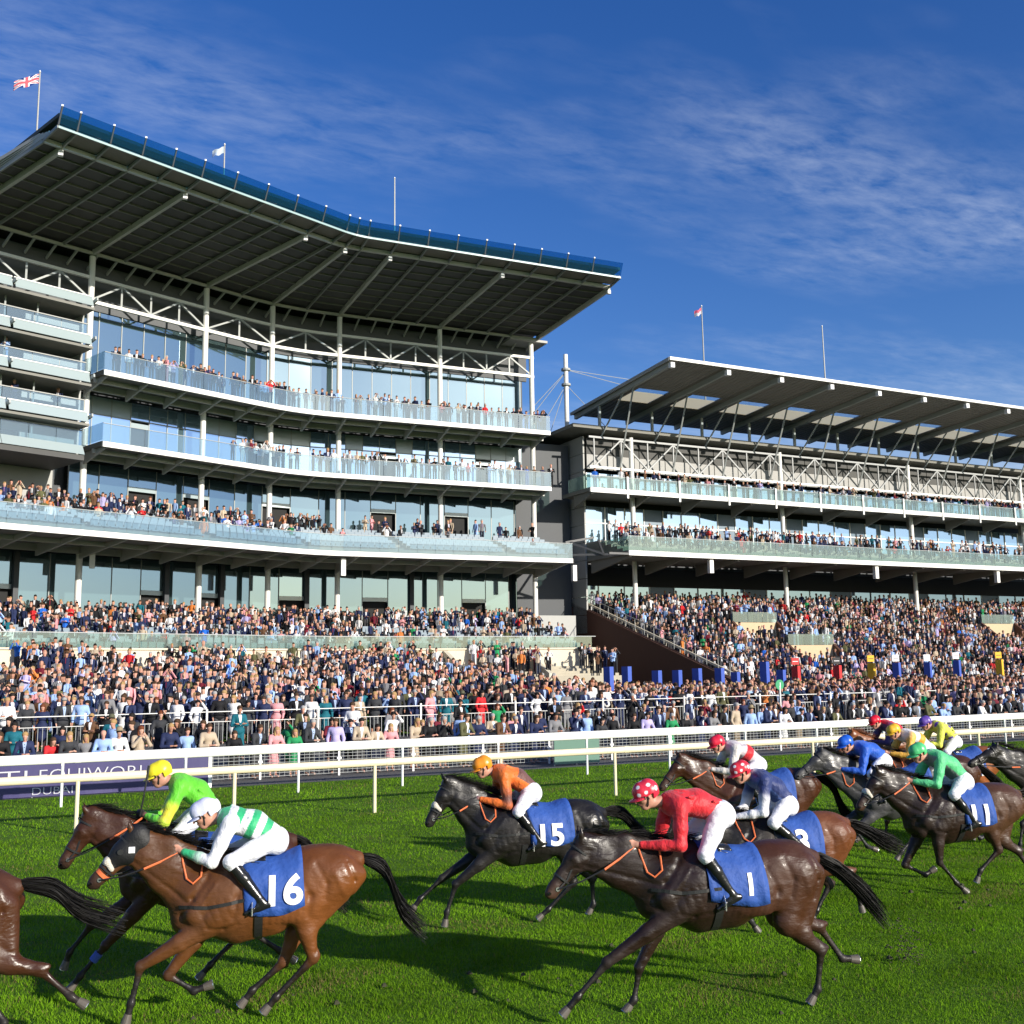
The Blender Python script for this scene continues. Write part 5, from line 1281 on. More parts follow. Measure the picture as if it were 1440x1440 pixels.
    z = 6.0
    for k in range(11):
        for q in range(3):
            m2 = MB(); m2.hexa([RP(0, -1.2 - 2.4 * q, z + k * 1.5 + .02), RP(.14, -1.2 - 2.4 * q, z + k * 1.5 + .02), RP(.14, -3.56 - 2.4 * q, z + k * 1.5 + .02), RP(0, -3.56 - 2.4 * q, z + k * 1.5 + .02)], [RP(0, -1.2 - 2.4 * q, z + k * 1.5 + 1.47), RP(.14, -1.2 - 2.4 * q, z + k * 1.5 + 1.47), RP(.14, -3.56 - 2.4 * q, z + k * 1.5 + 1.47), RP(0, -3.56 - 2.4 * q, z + k * 1.5 + 1.47)]); m2.build('cladding_panel', 'clad_wall', g)
    # truss storey: sunlit white panels low, roof shade painted into dark panels above, W bracing in front
    e = divide(.3, S1, 2.65)
    for a, b in zip(e[:-1], e[1:]):
        m2 = MB(); slab(m2, RP, [a + .04, b - .04], -1.3, -1.15, 19.72, 20.95); m2.build('white_panel', 'cream_panel', g)
        m2 = MB(); slab(m2, RP, [a + .04, b - .04], -1.3, -1.2, 20.98, 22.3); m2.build('shaded_panel', 'dark_soffit', g)
    mat('truss_grey', (.34, .35, .35), .5)
    for zc_, w in ((19.62, .18), (22.15, .16)):
        m2 = MB(); m2.beam(RP(-.2, .1, zc_), RP(S1, .1, zc_), w, w); m2.build('truss_chord', 'white_paint' if zc_ < 20 else 'truss_grey', g)
    for i, (a, b) in enumerate(zip(e[:-1], e[1:])):
        z0_, z1_ = (22.1, 19.7) if i % 2 else (19.7, 22.1)
        m2 = MB(); m2.beam(RP(a, .1, z0_), RP(b, .1, z1_), .12, .12); m2.build('truss_diagonal', 'truss_grey', g)
        m2 = MB(); m2.beam(RP(a, .1, 19.74), RP(a, .1, 22.04), .10, .10); m2.build('truss_post', 'truss_grey', g)
    # flat roof slab projecting to the left and front
    mb = MB(); slab(mb, RP, [-1.9, S1], -14, .55, 22.75, 23.05); mb.build('flat_roof', 'slab_soffit', g)
    # sloping canopy
    zr = lambda d: 25.75 + .065 * (d - 2)         # underside
    a0, a1 = 1.3, S1 + .5; dF, dB = 9.8, -5.2
    bays = [1.6 + 5.33 * i for i in range(13)]
    sky_d = (-.2, 3.2); mat('cream_panel', (.34, .335, .32), .6, noise=.12)
    mb = MB(); slab(mb, RP, [a0, a1], sky_d[1], dF, zr(sky_d[1]), zr(sky_d[1]) + .12, 0, zr(dF), zr(dF) + .12); roof = mb.build('roof', 'ribbed_roof', g)
    mb = MB(); slab(mb, RP, [a0, a1], dB, sky_d[0], zr(dB), zr(dB) + .12, 0, zr(sky_d[0]), zr(sky_d[0]) + .12); mb.build('rear_deck', 'ribbed_roof', roof)
    for i, s in enumerate(bays):
        nx = s + 5.33
        m2 = MB(); slab(m2, RP, [max(s - .9, a0), s + 1.3], sky_d[0] + .002, sky_d[1] - .002, zr(sky_d[0]), zr(sky_d[0]) + .12, 0, zr(sky_d[1]), zr(sky_d[1]) + .12); m2.build('deck_strip', 'ribbed_roof', roof)
        for q in range(2):
            m2 = MB(); slab(m2, RP, [s + 1.32 + q * 1.56, s + 2.84 + q * 1.56], 2.25, sky_d[1] - .05, zr(2.25) + .05, zr(2.25) + .08, 0, zr(sky_d[1]) + .05, zr(sky_d[1]) + .08); m2.build('skylight', 'glass_sky', roof)
        m2 = MB(); slab(m2, RP, [s + 1.32, s + 4.40], sky_d[0] + .003, 2.24, zr(sky_d[0]) + .04, zr(sky_d[0]) + .07, 0, zr(2.24) + .04, zr(2.24) + .07); m2.build('translucent_panel', 'cream_sheet', roof)
        m2 = MB(); m2.beam(RP(s, dB + .2, zr(dB) - .22), RP(s, dF - .25, zr(dF) - .20), .26, .40); m2.build('roof_strut', 'grey_steel', roof)
        m2 = MB(); q = Vector(RP(s, dF - .2, zr(dF) - .35)); m2.box(q - Vector((.18, .18, .20)), q + Vector((.18, .18, .20))); m2.build('floodlight', 'stand_white', roof)
        for (t0, t1, w) in (((s - .6, .1, 22.2), (s + .1, 2.6, zr(2.6) - .4), .10), ((s + 1.2, .1, 19.7), (s + .05, 4.2, zr(4.2) - .4), .11), ((s, -1.0, 23.05), (s, -1.0, zr(-1) - .4), .20)):
            m2 = MB(); m2.beam(RP(*t0), RP(*t1), w, w); m2.build('brace', 'grey_steel', roof)
    m2 = MB(); slab(m2, RP, [a0 - .05, a1], dF, dF + .12, zr(dF) - .02, zr(dF) + .22); m2.build('roof_edge', 'white_paint', roof)
    m2 = MB(); slab(m2, RP, [a0 - .12, a0], dB, dF, zr(dB) - .05, zr(dB) + .2, 0, zr(dF) - .05, zr(dF) + .2); m2.build('roof_edge', 'clad_wall', roof)
    # loudspeakers below
    for s in (8.3, 26.4, 42.0):
        m2 = MB(); q = Vector(RP(s, 4.6, 11.2)); m2.box(q - Vector((.18, .18, .55)), q + Vector((.18, .18, .55))); m2.build('loudspeaker', 'white_paint', g)
    # terrace steps, brown flank wall
    for k in range(21):
        d1 = 17.7 - k * .9 ; z = RZ(d1)
        m2 = MB(); slab(m2, RP, [.4, S1], d1 - .9, d1, 1.0, z + .02); m2.build('step', 'step_concrete', g)
    m2 = MB(); m2.hexa([RP(0, 17.5, 1.0), RP(.38, 17.5, 1.0), RP(.38, -4.8, 1.0), RP(0, -4.8, 1.0)], [RP(0, 17.5, 2.2), RP(.38, 17.5, 2.2), RP(.38, -4.8, 9.0), RP(0, -4.8, 9.0)]); m2.build('flank_wall', 'brown_wall', g)
    m2 = MB(); m2.hexa([RP(-6.2, -3.4, 1.0), RP(0, -3.4, 1.0), RP(0, -4.0, 1.0), RP(-6.2, -4.0, 1.0)], [RP(-2.4, -3.4, 7.4), RP(0, -3.4, 8.3), RP(0, -4.0, 8.3), RP(-2.4, -4.0, 7.4)]); m2.build('flank_wall', 'brown_wall', g)
    m2 = MB()
    for k in range(18):
        d = 16.8 - k * 1.25; m2.beam(RP(.2, d, 2.35 + (17.5 - d) * .305), RP(.2, d, 3.25 + (17.5 - d) * .305), .035, .035)
    m2.beam(RP(.2, 17.0, 3.40), RP(.2, -4.5, 9.90), .04, .05); m2.build('stair_rail', 'grey_rib', g); m2 = MB(); m2.beam(RP(.45, 16.8, 2.7), RP(.45, -4.5, 9.3), .10, .16); m2.build('wall_coping', 'cream_wall', g)
    # entrance boxes let into the terrace
    for (s, d, w, z1) in ((10.3, 4.6, 4.6, 6.7), (10.9, 10.4, 4.6, 4.7), (38.2, 5.6, 4.4, 6.7)):
        m2 = MB(); slab(m2, RP, [s, s + w], d - 2.4, d, z1 - 1.6, z1); v = m2.build('entrance_box', 'cream_orange', g)
        panel_set('glass_panel', RP, divide(s, s + w, 1.5), d + .02, z1 + .02, z1 + .85, 'glass_rail_green', v)
        for sd, q in ((-1, s), (1, s + w)):
            m2 = MB(); m2.hexa([RP(q - .12, d + 2.0, z1 - 2.6), RP(q + .12, d + 2.0, z1 - 2.6), RP(q + .12, d, z1 - 2.6), RP(q - .12, d, z1 - 2.6)], [RP(q - .12, d + 2.0, z1 - 1.4), RP(q + .12, d + 2.0, z1 - 1.4), RP(q + .12, d + .01, z1 + .1), RP(q - .12, d + .01, z1 + .1)]); m2.build('cheek_wall', 'brown_wall', v)
mat('cream_orange', (.55, .42, .26), .8, noise=.08)
m_ = mat('ribbed_roof', (.24, .22, .19), .55)
def _rib():
    nt = m_.node_tree; b = nt.nodes['Principled BSDF']; g = N(nt, 'ShaderNodeNewGeometry'); sp = N(nt, 'ShaderNodeSeparateXYZ'); nt.links.new(g.outputs['Position'], sp.inputs[0])
    w = M(nt, 'SINE', M(nt, 'MULTIPLY', M(nt, 'ADD', sp.outputs['X'], M(nt, 'MULTIPLY', sp.outputs['Y'], .04)), 12.0)); bp = N(nt, 'ShaderNodeBump'); bp.inputs['Strength'].default_value = .8; bp.inputs['Distance'].default_value = .08
    nt.links.new(w, bp.inputs['Height']); nt.links.new(bp.outputs[0], b.inputs['Normal'])
_rib()
mat_glass('glass_sky', (.92, .97, 1), .93, (.5, .6, .7), .1, .0)
right_stand()

# ------------------------------------------------------------------ mast, flags, signs, bookmakers
def mast():
    root = empty('cable_mast', (43.35, 82.6, 0)); tag(root, 'white steel mast with stay cables rising between the two grandstands', 'mast')
    m2 = MB(); m2.tube([(0, 0, 21), (0, 0, 30.4)], .20, 12); m2.tube([(0, 0, 30.4), (0, 0, 31.2)], .20, 12); m2.build('pole', 'white_paint', root)
    for z in (28.3, 29.7): m2 = MB(); m2.tube([(0, 0, z), (0, 0, z + .18)], .42, 12); m2.build('collar', 'grey_steel', root)
    for a, b in (((0, 0, 29.6), (-5.6, 2, 23.2)), ((0, 0, 29.6), (-5.0, 2, 22.6)), ((0, 0, 28.4), (-3.3, 1, 22.6)), ((0, 0, 28.4), (-1.9, 1, 22.2)), ((0, 0, 28.4), (3.4, -1, 24.6)), ((0, 0, 29.8), (11, 0, 29.4)), ((0, 0, 29.8), (7, -.5, 28.6))):
        m2 = MB(); m2.tube([a, b], .03, 5); m2.build('cable', 'grey_steel', root)
mast()
def flagpole(x, y, z0, z1, label, flag=None):
    root = empty('flagpole', (x, y, z0)); tag(root, label, 'flagpole')
    m2 = MB(); m2.tube([(0, 0, 0), (0, 0, z1 - z0)], [.09, .05], 8); m2.build('pole', 'strut_steel' if flag is None else 'clad_wall', root)
    m2 = MB(); m2.tube([(0, 0, z1 - z0), (0, 0, z1 - z0 + .14)], [.09, .03], 8); m2.build('finial', 'white_paint', root)
    if flag:
        kind, L, H, dirx = flag; nx, nz_ = 40, 20; V = []; Cc = []
        for i in range(nx + 1):
            u = i / nx
            for j in range(nz_ + 1):
                v = j / nz_; V.append((dirx * L * u * .93, .16 * math.sin(u * 7 + v * 1.2) * u, (z1 - z0) - .15 - H * (1 - v) - L * .52 * u ** 1.1 + .06 * math.sin(u * 9)))
                c = (.8, .8, .8)
                if kind == 'union':
                    a, b = u * 2 - 1, v * 2 - 1; c = (.01, .03, .18); dg = min(abs(a - b), abs(a + b))
                    if dg < .26: c = (.8, .8, .8)
                    if dg < .10: c = (.62, .10, .13)
                    if abs(a) < .20 or abs(b) < .34: c = (.8, .8, .8)
                    if abs(a) < .12 or abs(b) < .20: c = (.62, .10, .13)
                elif kind == 'pink': c = (.6, .12, .18) if v > .5 else (.5, .5, .55)
                else: c = (.45, .52, .58) if (u < .7 or v > .4) else (.3, .4, .6)
                Cc.append(c)
        F = [(i * (nz_ + 1) + j, (i + 1) * (nz_ + 1) + j, (i + 1) * (nz_ + 1) + j + 1, i * (nz_ + 1) + j + 1) for i in range(nx) for j in range(nz_)]
        o = link('flag', np_mesh('flag', np.array(V), np.array(F), 'crowd_attr', np.array(Cc)), root); so = o.modifiers.new('t', 'SOLIDIFY'); so.thickness = .01
flagpole(-.8, 80, 31, 46.9, 'flagpole flying a red, white and blue national flag at the far left', ('union', 1.8, .75, -1))
flagpole(12.5, 80, 31, 43.9, 'short pole with a pale flag behind the left canopy', ('pale', .95, .55, -1))
flagpole(26.35, 80, 31, 43.7, 'bare tall flagpole standing above the middle of the left canopy')
flagpole(56.5, 80, 25, 36.6, 'thin pole with a small pinkish flag above the right roof', ('pink', .8, .6, -1))
flagpole(70.8, 80, 25, 36.4, 'bare thin pole above the right roof, farthest right of the poles')
def sign():
    root = empty('marker_sign', (28.5, 36.0, gz(0, 36))); tag(root, 'round green sign reading 1 on a thin white pole in the crowd', 'sign')
    m2 = MB(); m2.tube([(0, 0, 0), (0, 0, 2.0)], .04, 8); m2.build('pole', 'white_paint', root)
    m2 = MB(); m2.tube([(0, -.02, 2.05), (0, .02, 2.05)], .21, 24); m2.build('disc', 'stand_green', root)
    text_obj('number', '1', .28, 'digit_white', root, (-.055, -.025, 1.95), (R(90), 0, 0), bold=.004)
    m2 = MB(); m2.box((-.06, -.03, 0), (.06, .03, 1.2)); o = m2.build('pole_sleeve', 'stand_blue', root)
sign()
def bookmakers():
    spec = [(28.4, 50, 'blue', 1.0), (30.1, 51, 'blue', 1.0), (31.4, 50, 'blue', .85), (32.7, 50, 'blue', .85), (34.0, 50, 'blue', .9), (35.5, 50, 'blue', .9), (37.3, 51, 'blue', .75), (38.6, 50, 'blue', 1.1), (40.0, 50.3, 'blue', .8),
            (44.1, 54, 'red', .9), (47.4, 54, 'red', .9), (50.7, 54.5, 'yellow', 1.0), (51.4, 53, 'blue', 1.0), (54.6, 53.5, 'blue', 1.0), (57.2, 53.5, 'blue', 1.1), (60.6, 53, 'yellow', 1.1), (63.3, 52, 'blue', 1.2), (66.0, 52.5, 'black', 1.0)]
    words = {'blue': 'blue', 'red': 'red', 'yellow': 'yellow', 'black': 'black'}
    ords = ['first', 'second', 'third', 'fourth', 'fifth', 'sixth', 'seventh', 'eighth', 'ninth', 'tenth', 'eleventh', 'twelfth', 'thirteenth', 'fourteenth', 'fifteenth', 'sixteenth', 'seventeenth', 'last']
    for i, (x, y, c, h) in enumerate(spec):
        z = gz(x, y) ; root = empty('bookmaker_pitch', (x, y, z), R(-4)); tag(root, f"bookmaker's pitch with {c} fabric board above the crowd, {ords[i]} from the left", "bookmaker's pitch", "bookmakers' pitches in the betting ring")
        if i != 8: pass
        m2 = MB(); m2.box((-.42, -.05, .1), (.42, .05, .35)); m2.build('base', 'stand_black', root)
        # two angled fabric faces: a wide lit one and a narrow side
        h0, h1 = (.7, 1.05 + 1.6 * h) if i < 9 else (1.5, 1.5 + 1.15 * h)
        m2 = MB(); m2.hexa([(-.06, -.24, h0), (.24, -.10, h0), (.22, -.05, h0), (-.08, -.19, h0)], [(-.06, -.24, h1), (.24, -.10, h1), (.22, -.05, h1), (-.08, -.19, h1)]); m2.build('front_cloth', 'stand_' + c, root)
        m2 = MB(); m2.hexa([(-.24, .08, h0), (-.07, -.235, h0), (-.09, -.19, h0), (-.26, .12, h0)], [(-.24, .08, h1), (-.07, -.235, h1), (-.09, -.19, h1), (-.26, .12, h1)]); m2.build('side_cloth', 'stand_' + c, root)
        for px_ in (-.22, .20): m2 = MB(); m2.tube([(px_, .14, 0), (px_, .14, h1)], .02, 6); m2.build('frame_pole', 'grey_steel', root)
        if i >= 9:
            m2 = MB(); m2.box((-.27, .05, h1 + .08), (.27, .12, h1 + .50)); m2.build('price_board', ['stand_red', 'stand_black', 'stand_yellow', 'stand_white', 'stand_white', 'stand_white', 'stand_yellow', 'stand_blue', 'stand_yellow'][i - 9], root)
            m2 = MB(); m2.box((-.20, .045, h1 + .26), (.20, .049, h1 + .30)); m2.build('board_line', 'stand_white' if i in (9, 10, 16) else 'stand_black', root)
bookmakers()
# ------------------------------------------------------------------ spectators
TOPS = [('navy', (.018, .026, .075), .24, 'jacket'), ('black', (.010, .010, .012), .25, 'jacket'), ('charcoal', (.035, .037, .042), .14, 'jacket'), ('white', (.72, .72, .72), .12, 'shirt'), ('pale blue', (.30, .44, .72), .06, 'shirt'),
        ('grey', (.20, .20, .21), .06, 'jacket'), ('beige', (.46, .37, .27), .05, 'coat'), ('pink', (.66, .30, .32), .025, 'dress'), ('red', (.55, .025, .03), .015, 'dress'), ('olive', (.10, .10, .045), .03, 'coat'), ('teal', (.01, .12, .16), .02, 'jacket'),
        ('burgundy', (.16, .015, .03), .015, 'dress'), ('brown', (.12, .06, .03), .03, 'jacket'), ('bright blue', (.02, .13, .55), .008, 'jacket'), ('lilac', (.45, .40, .66), .012, 'shirt'), ('green', (.02, .25, .09), .01, 'top'), ('orange', (.60, .20, .05), .008, 'top')]
TW = np.array([t[2] for t in TOPS]); TW /= TW.sum()
HAIR = [('dark-haired', (.015, .011, .009)), ('brown-haired', (.06, .032, .016)), ('fair-haired', (.36, .23, .10)), ('grey-haired', (.33, .32, .31)), ('bald', (.50, .26, .18)), ('auburn-haired', (.14, .04, .015))]
BOT = [(.012, .012, .016), (.02, .025, .05), (.06, .06, .065), (.25, .20, .14), (.03, .03, .035)]
SKT = [(.50, .27, .19), (.56, .33, .24), (.42, .21, .14), (.60, .31, .23)]
def low_person(rng, seated=False, pose=0):
    """small far figure: tubes for head, torso, arms, legs (arrays of quads)"""
    V = []; F = []; G = []
    def tube(pts, rx, ry, n, g, caps=(0, 1)):
        b = len(V); pts = np.array(pts, float)
        for i, p in enumerate(pts):
            for k in range(n):
                a = 2 * math.pi * (k + .5) / n; V.append((p[0] + math.cos(a) * rx[i], p[1] + math.sin(a) * ry[i], p[2]))
        for i in range(len(pts) - 1):
            for k in range(n): F.append((b + i * n + k, b + i * n + (k + 1) % n, b + (i + 1) * n + (k + 1) % n, b + (i + 1) * n + k)); G.append(g[i] if isinstance(g, (list, tuple)) else g)
    z0 = 0.0 if not seated else -.36
    tube([(0, 0, .86 + z0), (0, 0, 1.05 + z0), (0, -.01, 1.28 + z0), (0, 0, 1.42 + z0), (0, 0, 1.47 + z0)], [.15, .15, .19, .17, .05], [.11, .105, .12, .10, .05], 6, 1)
    tube([(0, -.01, 1.44 + z0), (0, -.02, 1.52 + z0), (0, -.025, 1.585 + z0), (0, -.01, 1.655 + z0), (0, .0, 1.735 + z0), (0, .0, 1.775 + z0)], [.05, .065, .082, .088, .072, .01], [.05, .07, .09, .10, .085, .01], 6, [0, 0, 0, 3, 3])
    if not seated:
        for s in (-1, 1): tube([(.09 * s, 0, 0), (.09 * s, 0, .45), (.085 * s, 0, .9)], [.055, .065, .09], [.08, .07, .10], 5, 2)
    else:
        for s in (-1, 1): tube([(.09 * s, -.42, .0), (.09 * s, -.42, .44)], [.055, .07], [.06, .07], 4, 2); tube([(.09 * s, -.40, .40), (.09 * s, -.05, .56)], [.08, .09], [.08, .09], 4, 2)
    for s in (-1, 1):
        if pose == 0: P = [(.20 * s, 0, 1.40), (.25 * s, -.01, 1.12), (.23 * s, -.10, .88)]
        elif pose == 1: P = [(.20 * s, 0, 1.40), (.26 * s, -.08, 1.15), (.08 * s, -.26, 1.22)]
        elif pose == 2: P = [(.20 * s, 0, 1.40), (.30 * s, -.18, 1.28), (.10 * s, -.20, 1.60)]
        else: P = [(.20 * s, 0, 1.40), (.25 * s, -.14, 1.12), (.12 * s, -.42, 1.06)]
        P = [(p[0], p[1], p[2] + z0) for p in P]
        b = len(V)
        for i, (p, r) in enumerate(zip(P + [tuple(np.array(P[2]) + (np.array(P[2]) - np.array(P[1])) * .35)], (.055, .048, .038, .03))):
            d = np.array(P[min(i + 1, 2)]) - np.array(P[min(i, 1)]); d = d / np.linalg.norm(d); u = np.cross(d, [0, 1, .1]); u /= np.linalg.norm(u); w = np.cross(d, u)
            for k in range(4): a = math.pi / 2 * k; V.append(tuple(np.array(p) + (u * math.cos(a) + w * math.sin(a)) * r))
        for i in range(3):
            for k in range(4): F.append((b + i * 4 + k, b + i * 4 + (k + 1) % 4, b + (i + 1) * 4 + (k + 1) % 4, b + (i + 1) * 4 + k)); G.append(1 if i < 2 else 0)
    # shirt front and tie
    b = len(V); zf = z0
    V += [(-.045, -.128, 1.18 + zf), (.045, -.128, 1.18 + zf), (.06, -.115, 1.44 + zf), (-.06, -.115, 1.44 + zf)]; F.append((b, b + 1, b + 2, b + 3)); G.append(4)
    b = len(V)
    V += [(-.014, -.132, 1.16 + zf), (.014, -.132, 1.16 + zf), (.018, -.120, 1.42 + zf), (-.018, -.120, 1.42 + zf)]; F.append((b, b + 1, b + 2, b + 3)); G.append(5)
    V = np.array(V); F = np.array(F); G = np.array(G)
    # unshare vertices so that each face keeps a flat clothing colour
    return V[F.ravel()], np.arange(F.size).reshape(-1, 4), np.repeat(G, 4)
LOW = {(s, p): low_person(RNG, s, p) for s in (False, True) for p in range(4)}
SPOTS = []          # (x, y, z, facing, seated)
def put(x, y, z, seated=False, face=None, rng=RNG):
    SPOTS.append((x, y, z, (math.pi * 0 + rng.normal(-.25, .5)) if face is None else face, seated))
def ok_view(x, y): return -.035 * y - 1.5 < x < 1.27 * y + 2
def scatter(x0, x1, y0, y1, dens, zf, hole=None):
    n = int((x1 - x0) * (y1 - y0) * dens); cell = math.sqrt(1 / dens)
    for i in range(int((x1 - x0) / cell)):
        for j in range(int((y1 - y0) / (cell * .9))):
            x = x0 + (i + (j % 2) * .5 + RNG.uniform(-.3, .3)) * cell; y = y0 + (j + RNG.uniform(-.3, .3)) * cell * .9
            if not ok_view(x, y): continue
            if hole is not None and hole(x, y): continue
            put(x, y, zf(x, y))
def density_gap(x, y):
    return (math.sin(x * .55 + y * .3) * math.sin(y * .8 - x * .2) + RNG.uniform(-.4, .4)) > .62
# lawn and betting ring
scatter(-3, 37, 40.5, 53, 1.35, gz, density_gap)
scatter(-3, 37, 53, 63.5, .85, lambda x, y: gz(x, y) , lambda x, y: density_gap(x, y))
scatter(37, 76, 35.2, 47, 1.25, gz); scatter(24, 37, 39.2, 53, .3, gz)
scatter(26, 37, 53, 60, .5, gz)
pit = lambda x, y: any(abs(x - a) < .8 and abs(y - b) < .8 for a, b in ((28.4, 50), (30.1, 51), (31.4, 50), (32.7, 50), (34, 50), (35.5, 50), (37.3, 51), (38.6, 50), (40, 50.3)))
scatter(37, 70, 47, 57.5, 1.2, gz, pit)
# right terrace
inv_c, inv_s = math.cos(RA), math.sin(RA)
for k in range(23):
    d = 17.6 - k * .9
    if d < -4: break
    s = .9
    while s < 60:
        s += RNG.uniform(.48, .75) if RNG.random() < .93 else RNG.uniform(1.0, 2.2)
        blocked = any(a - .3 < s < a + w + .3 and d0 - 2.2 < d < d0 + 2.3 for a, d0, w in ((10.3, 4.6, 4.6), (10.9, 10.4, 4.6), (38.2, 5.6, 4.4)))
        if blocked: continue
        x, y, _ = RP(s, d - .45)
        if ok_view(x, y): put(x, y, RZ(d) + .02)
# people in front of the entrance boxes rails
for (a, d0, w, z1) in ((10.3, 4.6, 4.6, 6.7), (10.9, 10.4, 4.6, 4.7), (38.2, 5.6, 4.4, 6.7)):
    for q in np.arange(a + .3, a + w, .5): x, y, _ = RP(q, d0 - .5); put(x, y, z1 - .05)
# left upper terrace: rows, with thinner patches and aisles
for k in range(10):
    d = 8.4 - k * .8; z = 4.25 + k * .175; s = -25.5
    while s < 20.0:
        s += RNG.uniform(.50, .62)
        if (s + 26) % 6.1 < .9 and k < 8: continue
        occ = (.62 if s < 2 else .42) + .25 * math.sin(s * .9 + k * .7) + (.30 if k >= 8 else 0)
        if k < 2: occ -= .25
        if RNG.random() < occ: x, y, _ = LP(s, d - .35); put(x, y, z, seated=(k < 8 and RNG.random() < .6))
for q in range(2):
    s = -25.5
    while s < 19.5:
        s += RNG.uniform(.42, .95); x, y, _ = LP(s, .55 - q * .75); put(x, y, 6.22)
# lower steps of the left podium
for k in range(5):
    s = -25
    while s < 20:
        s += RNG.uniform(.45, 1.3)
        if 0: pass
        if math.sin(s * .75 + 1) > .55 - .1 * k: continue
        x, y, _ = LP(s, 13.4 - k * .8 - .4); put(x, y, gz(0, 60) + .15 + k * .17)
# level one: seats then standing row
for k in range(7):
    s = -25.8
    while s < 20.3:
        s += RNG.uniform(.50, .60)
        left = s < -2.5
        occ = [.03, .06, .22, .55, .80, .85, .8][k] if left else [.0, .01, .03, .08, .16, .28, .42][k]
        if -.5 < s < 3.0: occ += .35 if k > 2 else 0
        occ *= 1 + .5 * math.sin(s * 1.3 + k)
        if RNG.random() < occ: x, y, _ = LP(s, 5.2 - k * .85); put(x, y, 11.42 + min(k, 5) * .28 + .28 * (k > 5), seated=k < 5)
# levels two and three: along the glass
for zf, lo, dens in ((17.42, -5.0, .62), (21.92, -14.8, .46)):
    s = lo
    while s < 20.2:
        s += RNG.uniform(.26, .66) * (1.0 if zf > 20 else 1.2)
        if RNG.random() < .9: x, y, _ = LP(s, 2.75); put(x, y, zf)
        if RNG.random() < .35: x, y, _ = LP(s + .2, 2.0); put(x, y, zf)
for s, d in ((-5.6, 2.6), (-4.9, 2.7), (-22.5, 2.5), (-20.9, 2.5)): x, y, _ = LP(s, d); put(x, y, 17.42 if s > -10 else 21.3)
for s in (-23.2, -22.4, -20.2, -17.6): x, y, _ = LP(s, 2.3); put(x, y, 18.65 if s > -22 else 21.1)
# right stand balconies
s = -1
while s < 62:
    s += RNG.uniform(.35, 1.1)
    if RNG.random() < .85: x, y, _ = RP(s, 1.6); put(x, y, 17.55)
for k in range(5):
    s = .6
    while s < 62:
        s += RNG.uniform(.5, .8)
        if RNG.random() < (.10, .35, .55, .6, .6)[k] * (1.2 if s < 25 else .75): x, y, _ = RP(s, 4.0 - k * .85); put(x, y, 12.45 + k * .25, seated=k < 3)
# ---- individuals: the nearest rows
NEARP = []
def near_rows():
    x = -1.6
    while x < 41:
        NEARP.append((x, 33.85 + RNG.uniform(-.05, .1), 'fence')); x += RNG.uniform(.42, .85)
    x = -1.5
    while x < 42:
        if RNG.random() < .72: NEARP.append((x, 34.75 + RNG.uniform(-.25, .3), 'second'))
        x += RNG.uniform(.5, .9)
    x = -1.6
    while x < 42:
        if RNG.random() < .55: NEARP.append((x, 36.3 + RNG.uniform(-.6, .7), 'third'))
        x += RNG.uniform(.5, .9)
    x = -1.8
    while x < 36:
        NEARP.append((x, 38.75 + RNG.uniform(-.05, .15), 'barrier')); x += RNG.uniform(.45, .85)
near_rows()
x = -1.8
while x < 38:
    NEARP.append((x, 39.75 + RNG.uniform(-.25, .3), 'lawn')); x += RNG.uniform(.42, .62)
NEARP = NEARP[:]
